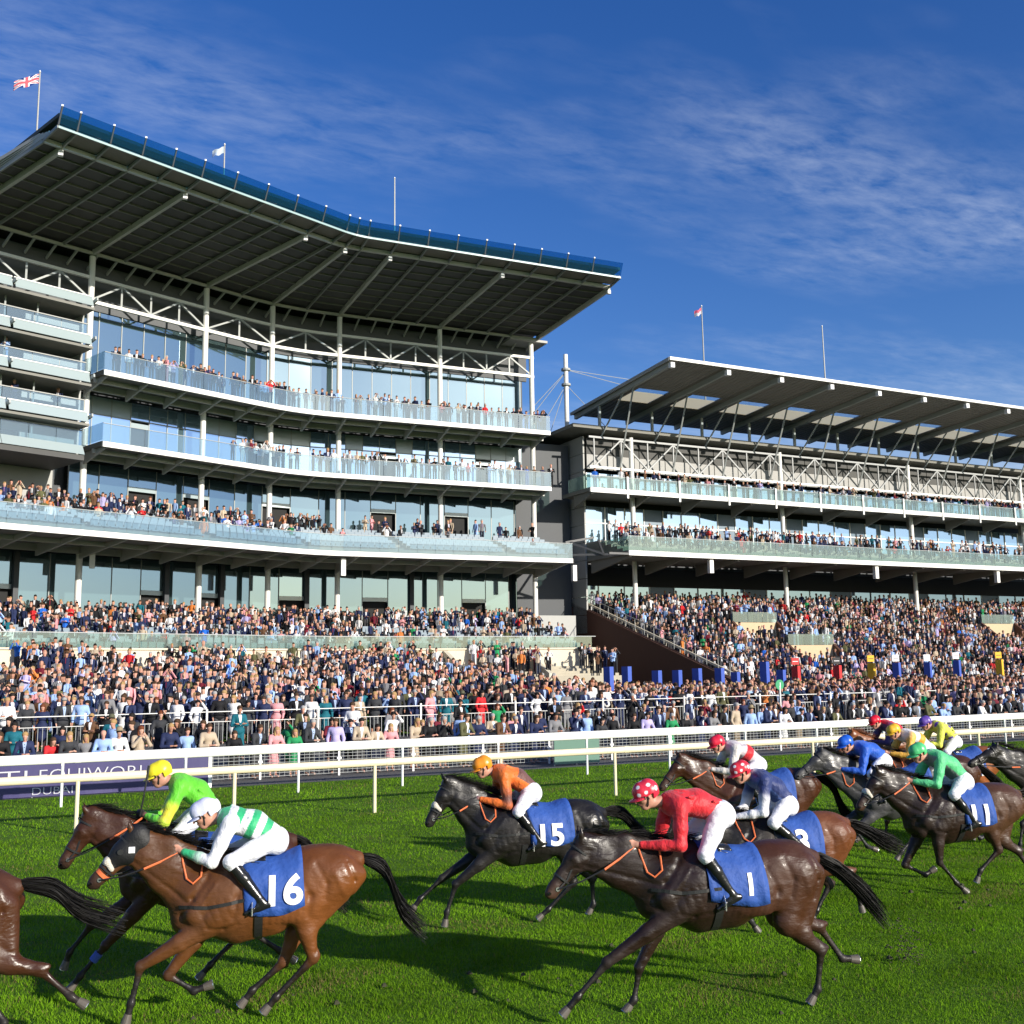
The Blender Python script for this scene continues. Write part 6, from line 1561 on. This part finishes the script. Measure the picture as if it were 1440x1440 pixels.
def mesh_person(pose, female):
    """four skin-tight meshes of one figure facing -y: body, top, lower clothing, hair"""
    zs = .95 if female else 1.0
    P = lambda x, y, z: (x, y, z * zs)
    lean = {'lean': .16, 'stand': 0.0, 'phone': .02, 'folded': .0, 'shade': .0}[pose]
    hip = (0, .04, .93 * zs); ch = (0, -lean * .75, 1.32 * zs - lean * .12); nk = (0, -lean - .01, 1.46 * zs - lean * .2); hc = np.array((0, -lean - .05, 1.62 * zs - lean * .22))
    arms = []
    for sd in (1, -1):
        s3 = (.175 * sd, ch[1] + .02, ch[2] + .07)
        if pose == 'lean': e3 = (.26 * sd, ch[1] - .12, 1.06 * zs); h3 = (.07 * sd + .05, -.40, 1.07)
        elif pose == 'stand': e3 = (.26 * sd, ch[1] + .03, 1.10 * zs); h3 = (.24 * sd, ch[1] - .10, .86 * zs)
        elif pose == 'phone': e3 = (.24 * sd, ch[1] - .16, 1.16 * zs); h3 = (.045 * sd, ch[1] - .30, 1.46 * zs)
        elif pose == 'folded': e3 = (.25 * sd, ch[1] - .04, 1.10 * zs); h3 = (-.10 * sd, ch[1] - .20, 1.15 * zs)
        else: e3 = (.30 * sd, ch[1] - .10, 1.40 * zs if sd > 0 else 1.10 * zs); h3 = (.10 * sd, hc[1] - .12, hc[2] + .05) if sd > 0 else (.22 * sd, ch[1] - .14, .90 * zs)
        arms.append((s3, e3, h3, sd))
    b = Body(); b.chain([hip, ch], [.10, .10], k=.05); b.cone(nk, tuple(hc - np.array([0, 0, .06])), .055, .05, .02)
    head_shape(b, tuple(hc), (0, -1, 0), (0, 0, 1), 1.0)
    for s3, e3, h3, sd in arms: b.chain([s3, e3, h3], [.045, .036, .026], k=.03); dv = np.array(h3) - np.array(e3); b.cone(h3, tuple(np.array(h3) + dv / np.linalg.norm(dv) * .09), .032, .024, .02, .8)
    for sd in (1, -1): b.chain([(.09 * sd, .04, .9 * zs), (.10 * sd, .02, .48 * zs), (.10 * sd, .04, .08)], [.08, .055, .035], k=.03); b.cone((.10 * sd, .05, .05), (.11 * sd, -.14, .04), .045, .035, .02)
    V, F = b.mesh(.026); body = np_mesh('person', V, F, 'skin'); 
    t = Body(); wdt = .15 if not female else .13
    t.chain([(0, .03, .90 * zs), (0, -lean * .4, 1.10 * zs), ch], [.135, .125 if not female else .112, .135], k=.05, sy=1.0); t.cone((.11, ch[1] + .01, ch[2] + .06), (-.11, ch[1] + .01, ch[2] + .06), .085, .085, .05)
    t.cone((.07, .03, .93 * zs), (-.07, .03, .93 * zs), .13, .13, .05); t.cone((.06, ch[1], ch[2]), (-.06, ch[1], ch[2]), .12, .12, .05)
    for s3, e3, h3, sd in arms: t.chain([s3, e3, lerp(e3, h3, .80)], [.072, .056, .044], k=.035)
    V, F = t.mesh(.028); top = np_mesh('top', V, F, 'skin')
    l = Body()
    if female:
        l.chain([(0, .04, .95 * zs), (0, .03, .50)], [.14, .19], k=.05)
    else:
        for sd in (1, -1): l.chain([(.085 * sd, .04, .92 * zs), (.10 * sd, .02, .48 * zs), (.10 * sd, .04, .12)], [.115, .078, .062], k=.05)
    V, F = l.mesh(.032); low = np_mesh('lower', V, F, 'skin')
    h = Body(); h.cone(tuple(hc + np.array([0, .035, .045])), tuple(hc + np.array([0, -.01, .05])), .092, .088, .03, 1)
    if female: h.cone(tuple(hc + np.array([.0, .05, .02])), tuple(hc + np.array([0, .07, -.17])), .085, .07, .04); h.cone(tuple(hc + np.array([.06, .02, -.02])), tuple(hc + np.array([.07, .0, -.15])), .035, .03, .03); h.cone(tuple(hc + np.array([-.06, .02, -.02])), tuple(hc + np.array([-.07, .0, -.15])), .035, .03, .03)
    V, F = h.mesh(.022); hair = np_mesh('hair', V, F, 'skin')
    # shirt front with lapels
    fr = MB(); bv = BVHTree.FromPolygons([v.co[:] for v in top.vertices], [p.vertices[:] for p in top.polygons]); zc = ch[2]; pr = []
    for q, hw in ((-.22, .010), (-.12, .026), (0, .042), (.08, .054), (.12, .050)):
        for sgn in (-1, 1):
            hh = bv.ray_cast(Vector((sgn * hw, -1.2, zc + q)), Vector((0, 1, 0))); yy = hh[0].y if hh[0] is not None else ch[1] - .14; pr.append((sgn * hw, yy - .010, zc + q))
    fr.add(pr, [(2 * i, 2 * i + 1, 2 * i + 3, 2 * i + 2) for i in range(4)]); front = fr.mesh('shirt_front', 'stand_white')
    return body, top, low, hair, front
def solid(col, nm):
    key = 'cloth_' + nm
    if key not in MAT: mat(key, col, .75, spec=.25, noise=.08, nscale=9)
    return MAT[key]
def slot(o, m):
    o.material_slots[0].link = 'OBJECT'; o.material_slots[0].material = m
FIG = {(p, f): mesh_person(p, f) for p in ('lean', 'stand', 'phone', 'folded', 'shade') for f in (False, True)}
ORD = ['', 'first', 'second', 'third', 'fourth', 'fifth', 'sixth', 'seventh', 'eighth', 'ninth', 'tenth', 'eleventh', 'twelfth', 'thirteenth', 'fourteenth', 'fifteenth', 'sixteenth', 'seventeenth', 'eighteenth', 'nineteenth']
def ordinal(n):
    if n < 20: return ORD[n]
    t = ['', '', 'twent', 'thirt', 'fort', 'fift', 'sixt', 'sevent', 'eight', 'ninet'][n // 10]
    return t + 'ieth' if n % 10 == 0 else t + 'y-' + ORD[n % 10]
# looks that can be read off the photograph along the fence: x, top, hair, female, pose
KNOWN = [(-.35, 'black', 1, True, 'lean'), (.55, 'red', 1, True, 'lean'), (1.3, 'charcoal', 2, True, 'lean'), (2.0, 'grey', 2, True, 'stand'), (2.35, 'pale blue', 4, False, 'lean'), (3.1, 'beige', 5, True, 'phone'), (4.15, 'navy', 2, False, 'lean'), (4.7, 'pale blue', 1, False, 'stand'), (5.25, 'beige', 1, False, 'lean'), (6.0, 'black', 1, True, 'lean'), (7.2, 'pink', 2, True, 'lean'),
         (8.5, 'charcoal', 3, False, 'lean'), (9.3, 'lilac', 1, False, 'stand'), (11.0, 'pink', 2, True, 'lean'), (11.9, 'beige', 2, True, 'lean'), (12.9, 'black', 3, True, 'phone'), (13.6, 'olive', 1, False, 'lean'), (14.7, 'brown', 1, False, 'lean'), (15.6, 'navy', 3, False, 'lean'), (17.0, 'grey', 0, False, 'lean'), (18.4, 'pale blue', 1, False, 'stand')]
def near_people():
    rows = {}
    for p in NEARP: rows.setdefault(p[2], []).append(p)
    txt = {'fence': 'at the front fence', 'second': 'in the second row', 'third': 'before the barrier', 'barrier': 'behind the barrier', 'lawn': 'on the lawn'}
    verb = {'lean': 'leaning', 'stand': 'standing', 'phone': 'raising both hands', 'folded': 'with folded arms', 'shade': 'shading the eyes'}
    byname = {t[0]: t for t in TOPS}
    for row, L in rows.items():
        L.sort()
        for i, (x, y, _) in enumerate(L):
            tp = TOPS[RNG.choice(len(TOPS), p=TW)]; fem = tp[3] in ('dress', 'top') or RNG.random() < .28; hi = int(RNG.choice(6, p=[.28, .28, .16, .16, .07, .05])); pose = str(RNG.choice(['lean', 'stand', 'folded', 'phone', 'shade'], p=[.8, .1, .02, .06, .02] if row == 'fence' else [.0, .45, .25, .15, .15]))
            if row == 'fence':
                k = min(KNOWN, key=lambda q: abs(q[0] - x))
                if abs(k[0] - x) < .32: tp = byname[k[1]]; hi = k[2]; fem = k[3]; pose = k[4]
            if fem and hi == 4: hi = 2
            garment = tp[3] if not (fem and tp[3] == 'shirt') else 'blouse'
            if not fem and garment in ('dress', 'top'): garment = 'jumper'
            body, top, low, hair, front = FIG[(pose, fem)]
            rz = RNG.normal(.12, .18) if row == 'fence' else RNG.normal(-.1, .35); sc = float(RNG.uniform(.88, 1.04))
            o = link('person', body); o.location = (x, y, gz(x, y)); o.rotation_euler = (0, 0, rz); o.scale = (sc, sc, sc)
            slot(o, solid(SKT[i % 4], 'skin%d' % (i % 4)))
            who = ('woman' if fem else 'man'); hl = HAIR[hi][0]
            lb = f"{hl} {who} in {tp[0]} {garment}, {verb[pose]} {txt[row]}, {ordinal(i + 1)} from left"
            tag(o, lb, 'spectator', {'fence': 'spectators along the crowd fence', 'second': 'spectators in the second row', 'third': 'spectators before the barrier', 'barrier': 'spectators along the barrier', 'lawn': 'spectators in the first lawn row'}[row])
            dark = tp[3] in ('jacket', 'coat')
            c = link('jacket' if dark else garment, top, o); slot(c, solid(tp[1], tp[0].replace(' ', '_')))
            c = link('skirt' if fem else 'trousers', low, o); b_ = int(RNG.integers(0, 5)); slot(c, solid(tp[1], tp[0].replace(' ', '_')) if (fem or (dark and RNG.random() < .6)) else solid(BOT[b_], 'bottom%d' % b_))
            if hi != 4: c = link('hair', hair, o); slot(c, solid(HAIR[hi][1], 'hair%d' % hi))
            if dark and not fem and RNG.random() < .75:
                c = link('shirt_front', front, o)
                if RNG.random() < .45: slot(c, solid((.36, .46, .66), 'palefront'))
            if RNG.random() < .10:
                if 'hat' not in FIG:
                    m2 = MB(); m2.tube([(0, -.01, 0), (0, -.01, .012)], .155, 14); m2.tube([(0, -.01, .012), (0, -.005, .09), (0, -.005, .12)], [.10, .092, .06], 14); FIG['hat'] = m2.mesh('hat', 'skin')
                zh = (.95 if fem else 1.0) * 1.62 + .075 - (.035 if pose == 'lean' else 0); yh = {'lean': -.20, 'phone': -.07}.get(pose, -.05)
                c = link('hat', FIG['hat'], o, (0, yh, zh)); slot(c, solid([(.30, .24, .15), (.03, .035, .05), (.5, .48, .42), (.10, .10, .06)][i % 4], 'hat%d' % (i % 4)))
            if RNG.random() < .16 and not fem:
                if 'sg' not in FIG: m2 = MB(); m2.box((-.075, -.16, 1.63), (.075, -.12, 1.665)); FIG['sg'] = m2.mesh('sunglasses', 'black_strap')
                if pose != 'lean': link('sunglasses', FIG['sg'], o)
near_people()
# ---- everyone else as one mass
def mass():
    rng = np.random.default_rng(4); n = len(SPOTS); S = np.array([(a, b, c, d, e) for a, b, c, d, e in SPOTS], float)
    print('crowd', n, 'near', len(NEARP))
    Vs = []; Fs = []; Cs = []; off = 0
    tops = np.array([t[1] for t in TOPS])
    for seat in (0, 1):
        for pose in range(4):
            idx = np.where(S[:, 4] == seat)[0]; sel = idx[(idx * 7919 + 13) % 20 // 5 == pose] if True else idx
            if pose == 2: sel = sel[::2]
            if pose == 0: sel = np.concatenate([sel, idx[(idx * 7919 + 13) % 20 // 5 == 2][1::2]])
            if not len(sel): continue
            V0, F0, G0 = LOW[(bool(seat), pose)]; m = len(sel)
            a = S[sel, 3]; sc = rng.uniform(.86, 1.07, m); ca, sa = np.cos(a) * sc, np.sin(a) * sc
            wf = rng.uniform(.9, 1.12, m)
            V = np.empty((m, len(V0), 3)); x0 = V0[None, :, 0] * wf[:, None]
            V[:, :, 0] = x0 * ca[:, None] - V0[None, :, 1] * sa[:, None] + S[sel, 0][:, None]
            V[:, :, 1] = x0 * sa[:, None] + V0[None, :, 1] * ca[:, None] + S[sel, 1][:, None]
            V[:, :, 2] = V0[None, :, 2] * sc[:, None] + S[sel, 2][:, None]
            ti = rng.choice(len(TOPS), m, p=TW); tc = tops[ti] * rng.uniform(.8, 1.2, (m, 1)); hc = np.array([h[1] for h in HAIR])[rng.choice(6, m, p=[.30, .28, .14, .16, .07, .05])]
            kc = np.array(SKT)[rng.integers(0, 4, m)]; bc = np.array(BOT)[rng.integers(0, 5, m)]; same = rng.random(m) < .4; bc[same] = tc[same]
            wh = np.where((rng.random(m) < .5)[:, None], np.array([.72, .72, .74])[None], tc * .9); dark = (ti < 3) | (ti == 5); wh = np.where(dark[:, None], wh, tc)
            tie = np.array([(.25, .02, .04), (.02, .04, .2), (.3, .15, .35), (.05, .05, .05)])[rng.integers(0, 4, m)]; tie = np.where((dark & (rng.random(m) < .6))[:, None], tie, wh)
            pal = np.stack([kc, tc, bc, hc, wh, tie], 1); C_ = pal[:, G0]
            Vs.append(V.reshape(-1, 3)); Cs.append(C_.reshape(-1, 3)); Fs.append((F0[None] + (np.arange(m) * len(V0))[:, None, None]).reshape(-1, 4) + off); off += m * len(V0)
    o = link('crowd', np_mesh('crowd', np.concatenate(Vs), np.concatenate(Fs), 'crowd_attr', np.concatenate(Cs), smooth=False)); tag(o, kind='stuff')
mass()
# ------------------------------------------------------------------ the race
W_ = (.78, .78, .80); GR = (.03, .42, .17); RD = (.62, .02, .03); NV = (.02, .035, .14)
def J_(cx=.66, cz=1.88, px=.02, pz=1.62, **k):
    d = dict(pelvis=(px, pz), shoulder=(cx - .24, cz - .05), head=(cx, cz), elbow=(cx - .12, cz - .40), hand=(cx + .16, cz - .36), knee=(px + .36, pz - .20), ankle=(px + .08, pz - .56), toe=(px + .22, pz - .59), face=(1, -.3)); d.update(k); return d
PA = dict(pitch=-4, dz=-.13, scale=1.03, poll=(1.30, 1.76), muz=(1.74, 1.30), F1=((1.15, .54), (1.22, .22), (1.26, .05)), F2=((.92, .38), (.68, .22), (.50, .27)), H1=((-.42, .50), (-.08, .17), (.04, .04)), H2=((-.15, .42), (.14, .18), (.25, .05)), tail=[(-1.12, 1.26), (-1.28, .88), (-1.54, .63)])
PB = dict(pitch=1, dz=-.13, scale=1.05, dx=.08, poll=(1.52, 1.66), muz=(1.94, 1.16), F1=((1.36, .52), (1.64, .26), (1.80, .08)), F2=((.97, .38), (1.03, .12), (1.10, .02)), H1=((-.73, .49), (-.68, .15), (-.60, .03)), H2=((-.84, .62), (-1.06, .33), (-1.24, .31)), tail=[(-1.04, 1.2), (-1.32, .95), (-1.55, .67)])
def P(base, **k): d = dict(base); d.update(k); return d
def ride(hargs, jl, J, st, **kw):
    pose = hargs.pop('pose'); pose = dict(pose); pose['hand'] = J['hand']
    root, T = make_horse(pose=pose, **hargs); 
    if jl: make_jockey(jl, root, J, st, **kw)
    return root
# 16
ride(dict(label='glossy bay racehorse with number 16 cloth, black hood and sheepskin noseband', x=2.28, y=10.75, heading=11, coat='bay', number='16', hood='a', noseband='orange', res=.012,
     pose=P(PA, poll=(1.27, 1.74), muz=(1.70, 1.27), hand=(.82, 1.54), cl0=-.30, cl1=.24, nx=-.06, nz=1.12)),
     'jockey in white cap and green and white hooped silks on horse 16', J_(.62, 1.85, -.03, 1.61, shoulder=(.38, 1.80), elbow=(.53, 1.45), hand=(.82, 1.54), knee=(.36, 1.45), ankle=(.06, 1.07), toe=(.21, 1.03), face=(1, -.42)),
     dict(silk=W_, silk2=GR, pattern='hoops', sleeve=W_, sleeve2=W_, fore=W_, cuff=GR, cap=(.62, .64, .80), collar=GR), res=.009)
# 1
ride(dict(label='dark brown racehorse with number 1 cloth, nearest the camera on the right', x=6.4, y=8.85, heading=13, coat='brown', rump=(.055, .020, .009), number='1', res=.012,
     pose=P(PB, dx=.10, poll=(1.57, 1.62), muz=(1.96, 1.12), F1=((1.38, .52), (1.66, .24), (1.84, .06)), F2=((.99, .38), (1.05, .10), (1.12, .02)), H1=((-.75, .49), (-.70, .14), (-.62, .03)), H2=((-.88, .64), (-1.10, .33), (-1.27, .31)), ear=-1.1, nh=.20, nx=-.10, nz=1.15, cl0=-.22, cl1=.34)),
     'jockey in plain scarlet silks and red cap with white spots, on horse 1', J_(.91, 1.97, .19, 1.80, shoulder=(.64, 1.90), elbow=(.66, 1.54), hand=(1.03, 1.54), knee=(.44, 1.45), ankle=(.19, 1.08), toe=(.33, 1.02)),
     dict(silk=RD, cap=(.66, .03, .06), cap2=W_), res=.009)
# 15
ride(dict(label='black racehorse with number 15 cloth and white sheepskin noseband', x=6.2, y=12.95, heading=11, coat='black', number='15', noseband='plain', res=.015,
     pose=P(PA, pitch=2, dz=-.16, scale=1.06, dx=-.02, poll=(1.18, 1.80), muz=(1.48, 1.27), F1=((1.09, .53), (1.20, .20), (1.23, .04)), F2=((1.22, .56), (1.50, .33), (1.62, .18)), H1=((-.45, .46), (-.12, .15), (.04, .03)), H2=((-.79, .44), (-.80, .12), (-.74, .02)), tail=[(-1.2, 1.28), (-1.45, 1.0), (-1.7, .8)])),
     'jockey in orange silks with brown shoulders and orange cap, on horse 15', J_(.70, 1.93, .07, 1.63, shoulder=(.46, 1.86), elbow=(.42, 1.48), hand=(.77, 1.56), knee=(.30, 1.40), ankle=(.02, 1.02), toe=(.16, .98)),
     dict(silk=(.70, .15, .02), silk2=(.14, .06, .05), pattern='yoke', sleeve=(.70, .15, .02), sleeve2=(.13, .05, .04), fore=(.70, .15, .02), cuff=(.70, .15, .02), cap=(.78, .27, .02), glove=(.02, .02, .07)))
# 3
ride(dict(label='racehorse with black forehand and bay rump, number 3 cloth, behind horse 1', x=8.8, y=11.1, heading=12, coat='black', rump=(.13, .042, .014), number='3', res=.016,
     pose=P(PB, pitch=-2, dz=-.22, scale=1.0, dx=.04, poll=(1.42, 1.52), muz=(1.84, 1.08), H1=((-.75, .64), (-.84, .38), (-.90, .10)), H2=((-.60, .45), (-.40, .15), (-.32, .03)), nx=-.04, nz=1.14, F1=((.80, .42), (.60, .14), (.52, .02)), tail=[(-1.05, 1.12), (-1.3, .98), (-1.6, .85)])),
     'jockey in navy silks with white sleeve stripes and red spotted cap, on horse 3', J_(.60, 1.87, .02, 1.50, shoulder=(.37, 1.80), elbow=(.42, 1.42), hand=(.74, 1.36), knee=(.32, 1.30), ankle=(-.08, .96), toe=(.06, .92)),
     dict(silk=NV, sleeve=NV, sleeve2=W_, fore=W_, cuff=W_, cap=(.62, .03, .05), cap2=W_, collar=W_, pattern='front', silk2=(.05, .10, .30)))
# 7
ride(dict(label='brown racehorse carrying the jockey in white and red, second row', x=11.0, y=14.3, heading=11, coat='darkbay', res=.018, blaze=False,
     pose=P(PA, poll=(1.50, 1.80), muz=(1.84, 1.40), dx=.05, scale=1.03, dz=-.10)),
     'jockey in white silks with red band and plain red cap, second row', J_(.86, 1.95, .20, 1.66), dict(silk=(.55, .50, .52), silk2=RD, pattern='band', sleeve=(.66, .62, .56), cap=(.66, .02, .05)))
# 8 grey
ride(dict(label='dark grey racehorse with its head stretched out, ridden in all blue', x=13.3, y=13.6, heading=11, coat='grey', res=.018,
     pose=P(PA, pitch=-7, dz=-.08, dx=.12, poll=(1.57, 1.82), muz=(2.08, 1.46), F1=((1.12, .60), (.92, .33), (.74, .26)), F2=((1.22, .66), (1.05, .38), (.86, .42)), H1=((-.9, .6), (-1.15, .35), (-1.3, .4)))),
     'jockey in royal blue silks and blue cap on the dark grey', J_(1.12, 1.90, .50, 1.66), dict(silk=(.015, .10, .52), cap=(.015, .11, .58), collar=W_))
# 11
ride(dict(label='dark bay racehorse with number 11 cloth, ridden in mint green', x=12.4, y=11.5, heading=14, coat='brown', rump=(.07, .03, .014), number='11', noseband='plain', res=.016,
     pose=P(PA, pitch=0, dz=-.13, dx=.16, poll=(1.45, 1.72), muz=(1.78, 1.28), F1=((.66, .46), (.42, .17), (.26, .03)), F2=((1.04, .40), (.74, .25), (.58, .33)), H1=((-.26, .58), (.04, .32), (.12, .16)), H2=((-.75, .5), (-.9, .22), (-.97, .06)), tail=[(-1.02, 1.3), (-1.25, 1.05), (-1.45, .75)], cl0=-.28, nx=-.06)),
     'jockey in mint green silks and green cap, on horse 11', J_(.80, 1.92, .16, 1.56, knee=(.46, 1.38), ankle=(.18, 1.0), toe=(.32, .96)), dict(silk=(.10, .55, .22), silk2=(.16, .19, .18), pattern='front', sleeve=(.10, .55, .22), cap=(.08, .50, .18), collar=W_, glove=SKIN))
# yellow cap
ride(dict(label='dark racehorse behind horse 11, ridden by the yellow capped jockey', x=15.3, y=15.0, heading=11, coat='darkbay', res=.02, pose=P(PB, poll=(1.55, 1.74), muz=(1.92, 1.26))),
     'jockey in white and gold silks and gold cap, behind the mint green rider', J_(.80, 1.95, .16, 1.66), dict(silk=(.72, .72, .74), silk2=(.75, .38, .03), pattern='band', sleeve=(.75, .40, .05), cap=(.78, .46, .03)), res=.012)
# red and navy
ride(dict(label='chestnut headed racehorse farthest back, ridden in red and navy', x=17.1, y=17.4, heading=11, coat='chestnut', res=.02, pose=P(PA, poll=(1.35, 1.80), muz=(1.76, 1.36), blaze=True)),
     'jockey in red silks with navy front and red cap, farthest back', J_(.80, 1.97, .16, 1.66), dict(silk=(.62, .02, .04), silk2=(.05, .03, .10), pattern='front', sleeve=(.06, .03, .12), cap=(.66, .01, .03)), res=.012)
# purple cap
ride(dict(label='chestnut racehorse with number 4 cloth, ridden in yellow with purple cap', x=17.2, y=16.2, heading=11, coat='chestnut', number='4', res=.02, pose=P(PA, poll=(1.30, 1.78))),
     'jockey in lemon yellow silks and purple cap', J_(.72, 1.99, .12, 1.66), dict(silk=(.68, .70, .08), silk2=(.12, .05, .35), pattern='spots', sleeve=(.68, .70, .08), cap=(.12, .06, .34)), res=.012)
# right edge
ride(dict(label='black racehorse with a white star, entering at the right edge', x=16.35, y=13.0, heading=11, coat='black', res=.018, blaze=True, pose=P(PA, poll=(1.45, 1.80), muz=(1.98, 1.58), dz=-.10)),
     'jockey in orange and navy silks cut off by the right edge', J_(.62, 1.82, .05, 1.62), dict(silk=(.03, .04, .12), sleeve=(.5, .16, .05), cap=(.03, .04, .14)), res=.012)
# green, behind 16
ride(dict(label='bay racehorse half hidden behind horse 16, with blue leg bandage', x=1.9, y=12.2, heading=11, coat='darkbay', res=.016, bandage=('F1', 'stand_blue'), rump=None,
     pose=P(PA, pitch=-1, dz=-.08, dx=-.05, poll=(1.21, 1.78), muz=(1.50, 1.26), F1=((.97, .44), (1.20, .16), (1.30, .03)), F2=((1.15, .60), (1.35, .34), (1.40, .18)), H2=((-.45, .45), (-.80, .20), (-1.0, .06)))),
     'jockey in lime green silks with yellow armband and yellow cap', J_(.50, 2.12, .0, 1.78, shoulder=(.28, 2.02), elbow=(.42, 1.66), hand=(.62, 1.72), knee=(.30, 1.52)),
     dict(silk=(.12, .55, .03), sleeve=(.12, .55, .03), sleeve2=(.78, .66, .05), fore=(.12, .55, .03), cap=(.78, .68, .03), collar=(.12, .55, .03), glove=(.02, .02, .02), whip='jockey in lime green'))
# leader leaving the frame on the left
ride(dict(label='bay racehorse leaving the frame at the left edge, black tail streaming', x=-.90, y=11.0, heading=11, coat='brown', rump=(.060, .021, .009), res=.016,
     pose=P(PA, pitch=2, dz=-.06, dx=-.10, F1=((1.0, .5), (1.3, .3), (1.4, .1)), H1=((-1.22, .66), (-1.48, .42), (-1.60, .34)), H2=((-.72, .46), (-.90, .18), (-.86, .04)), tail=[(-1.28, 1.32), (-1.52, 1.13), (-1.92, .98)])),
     'jockey on the leading horse, already outside the left edge', J_(.62, 1.85, -.03, 1.62), dict(silk=(.05, .05, .2), cap=(.7, .7, .7)), res=.014)
print('script seconds', round(time.time() - T0, 1))
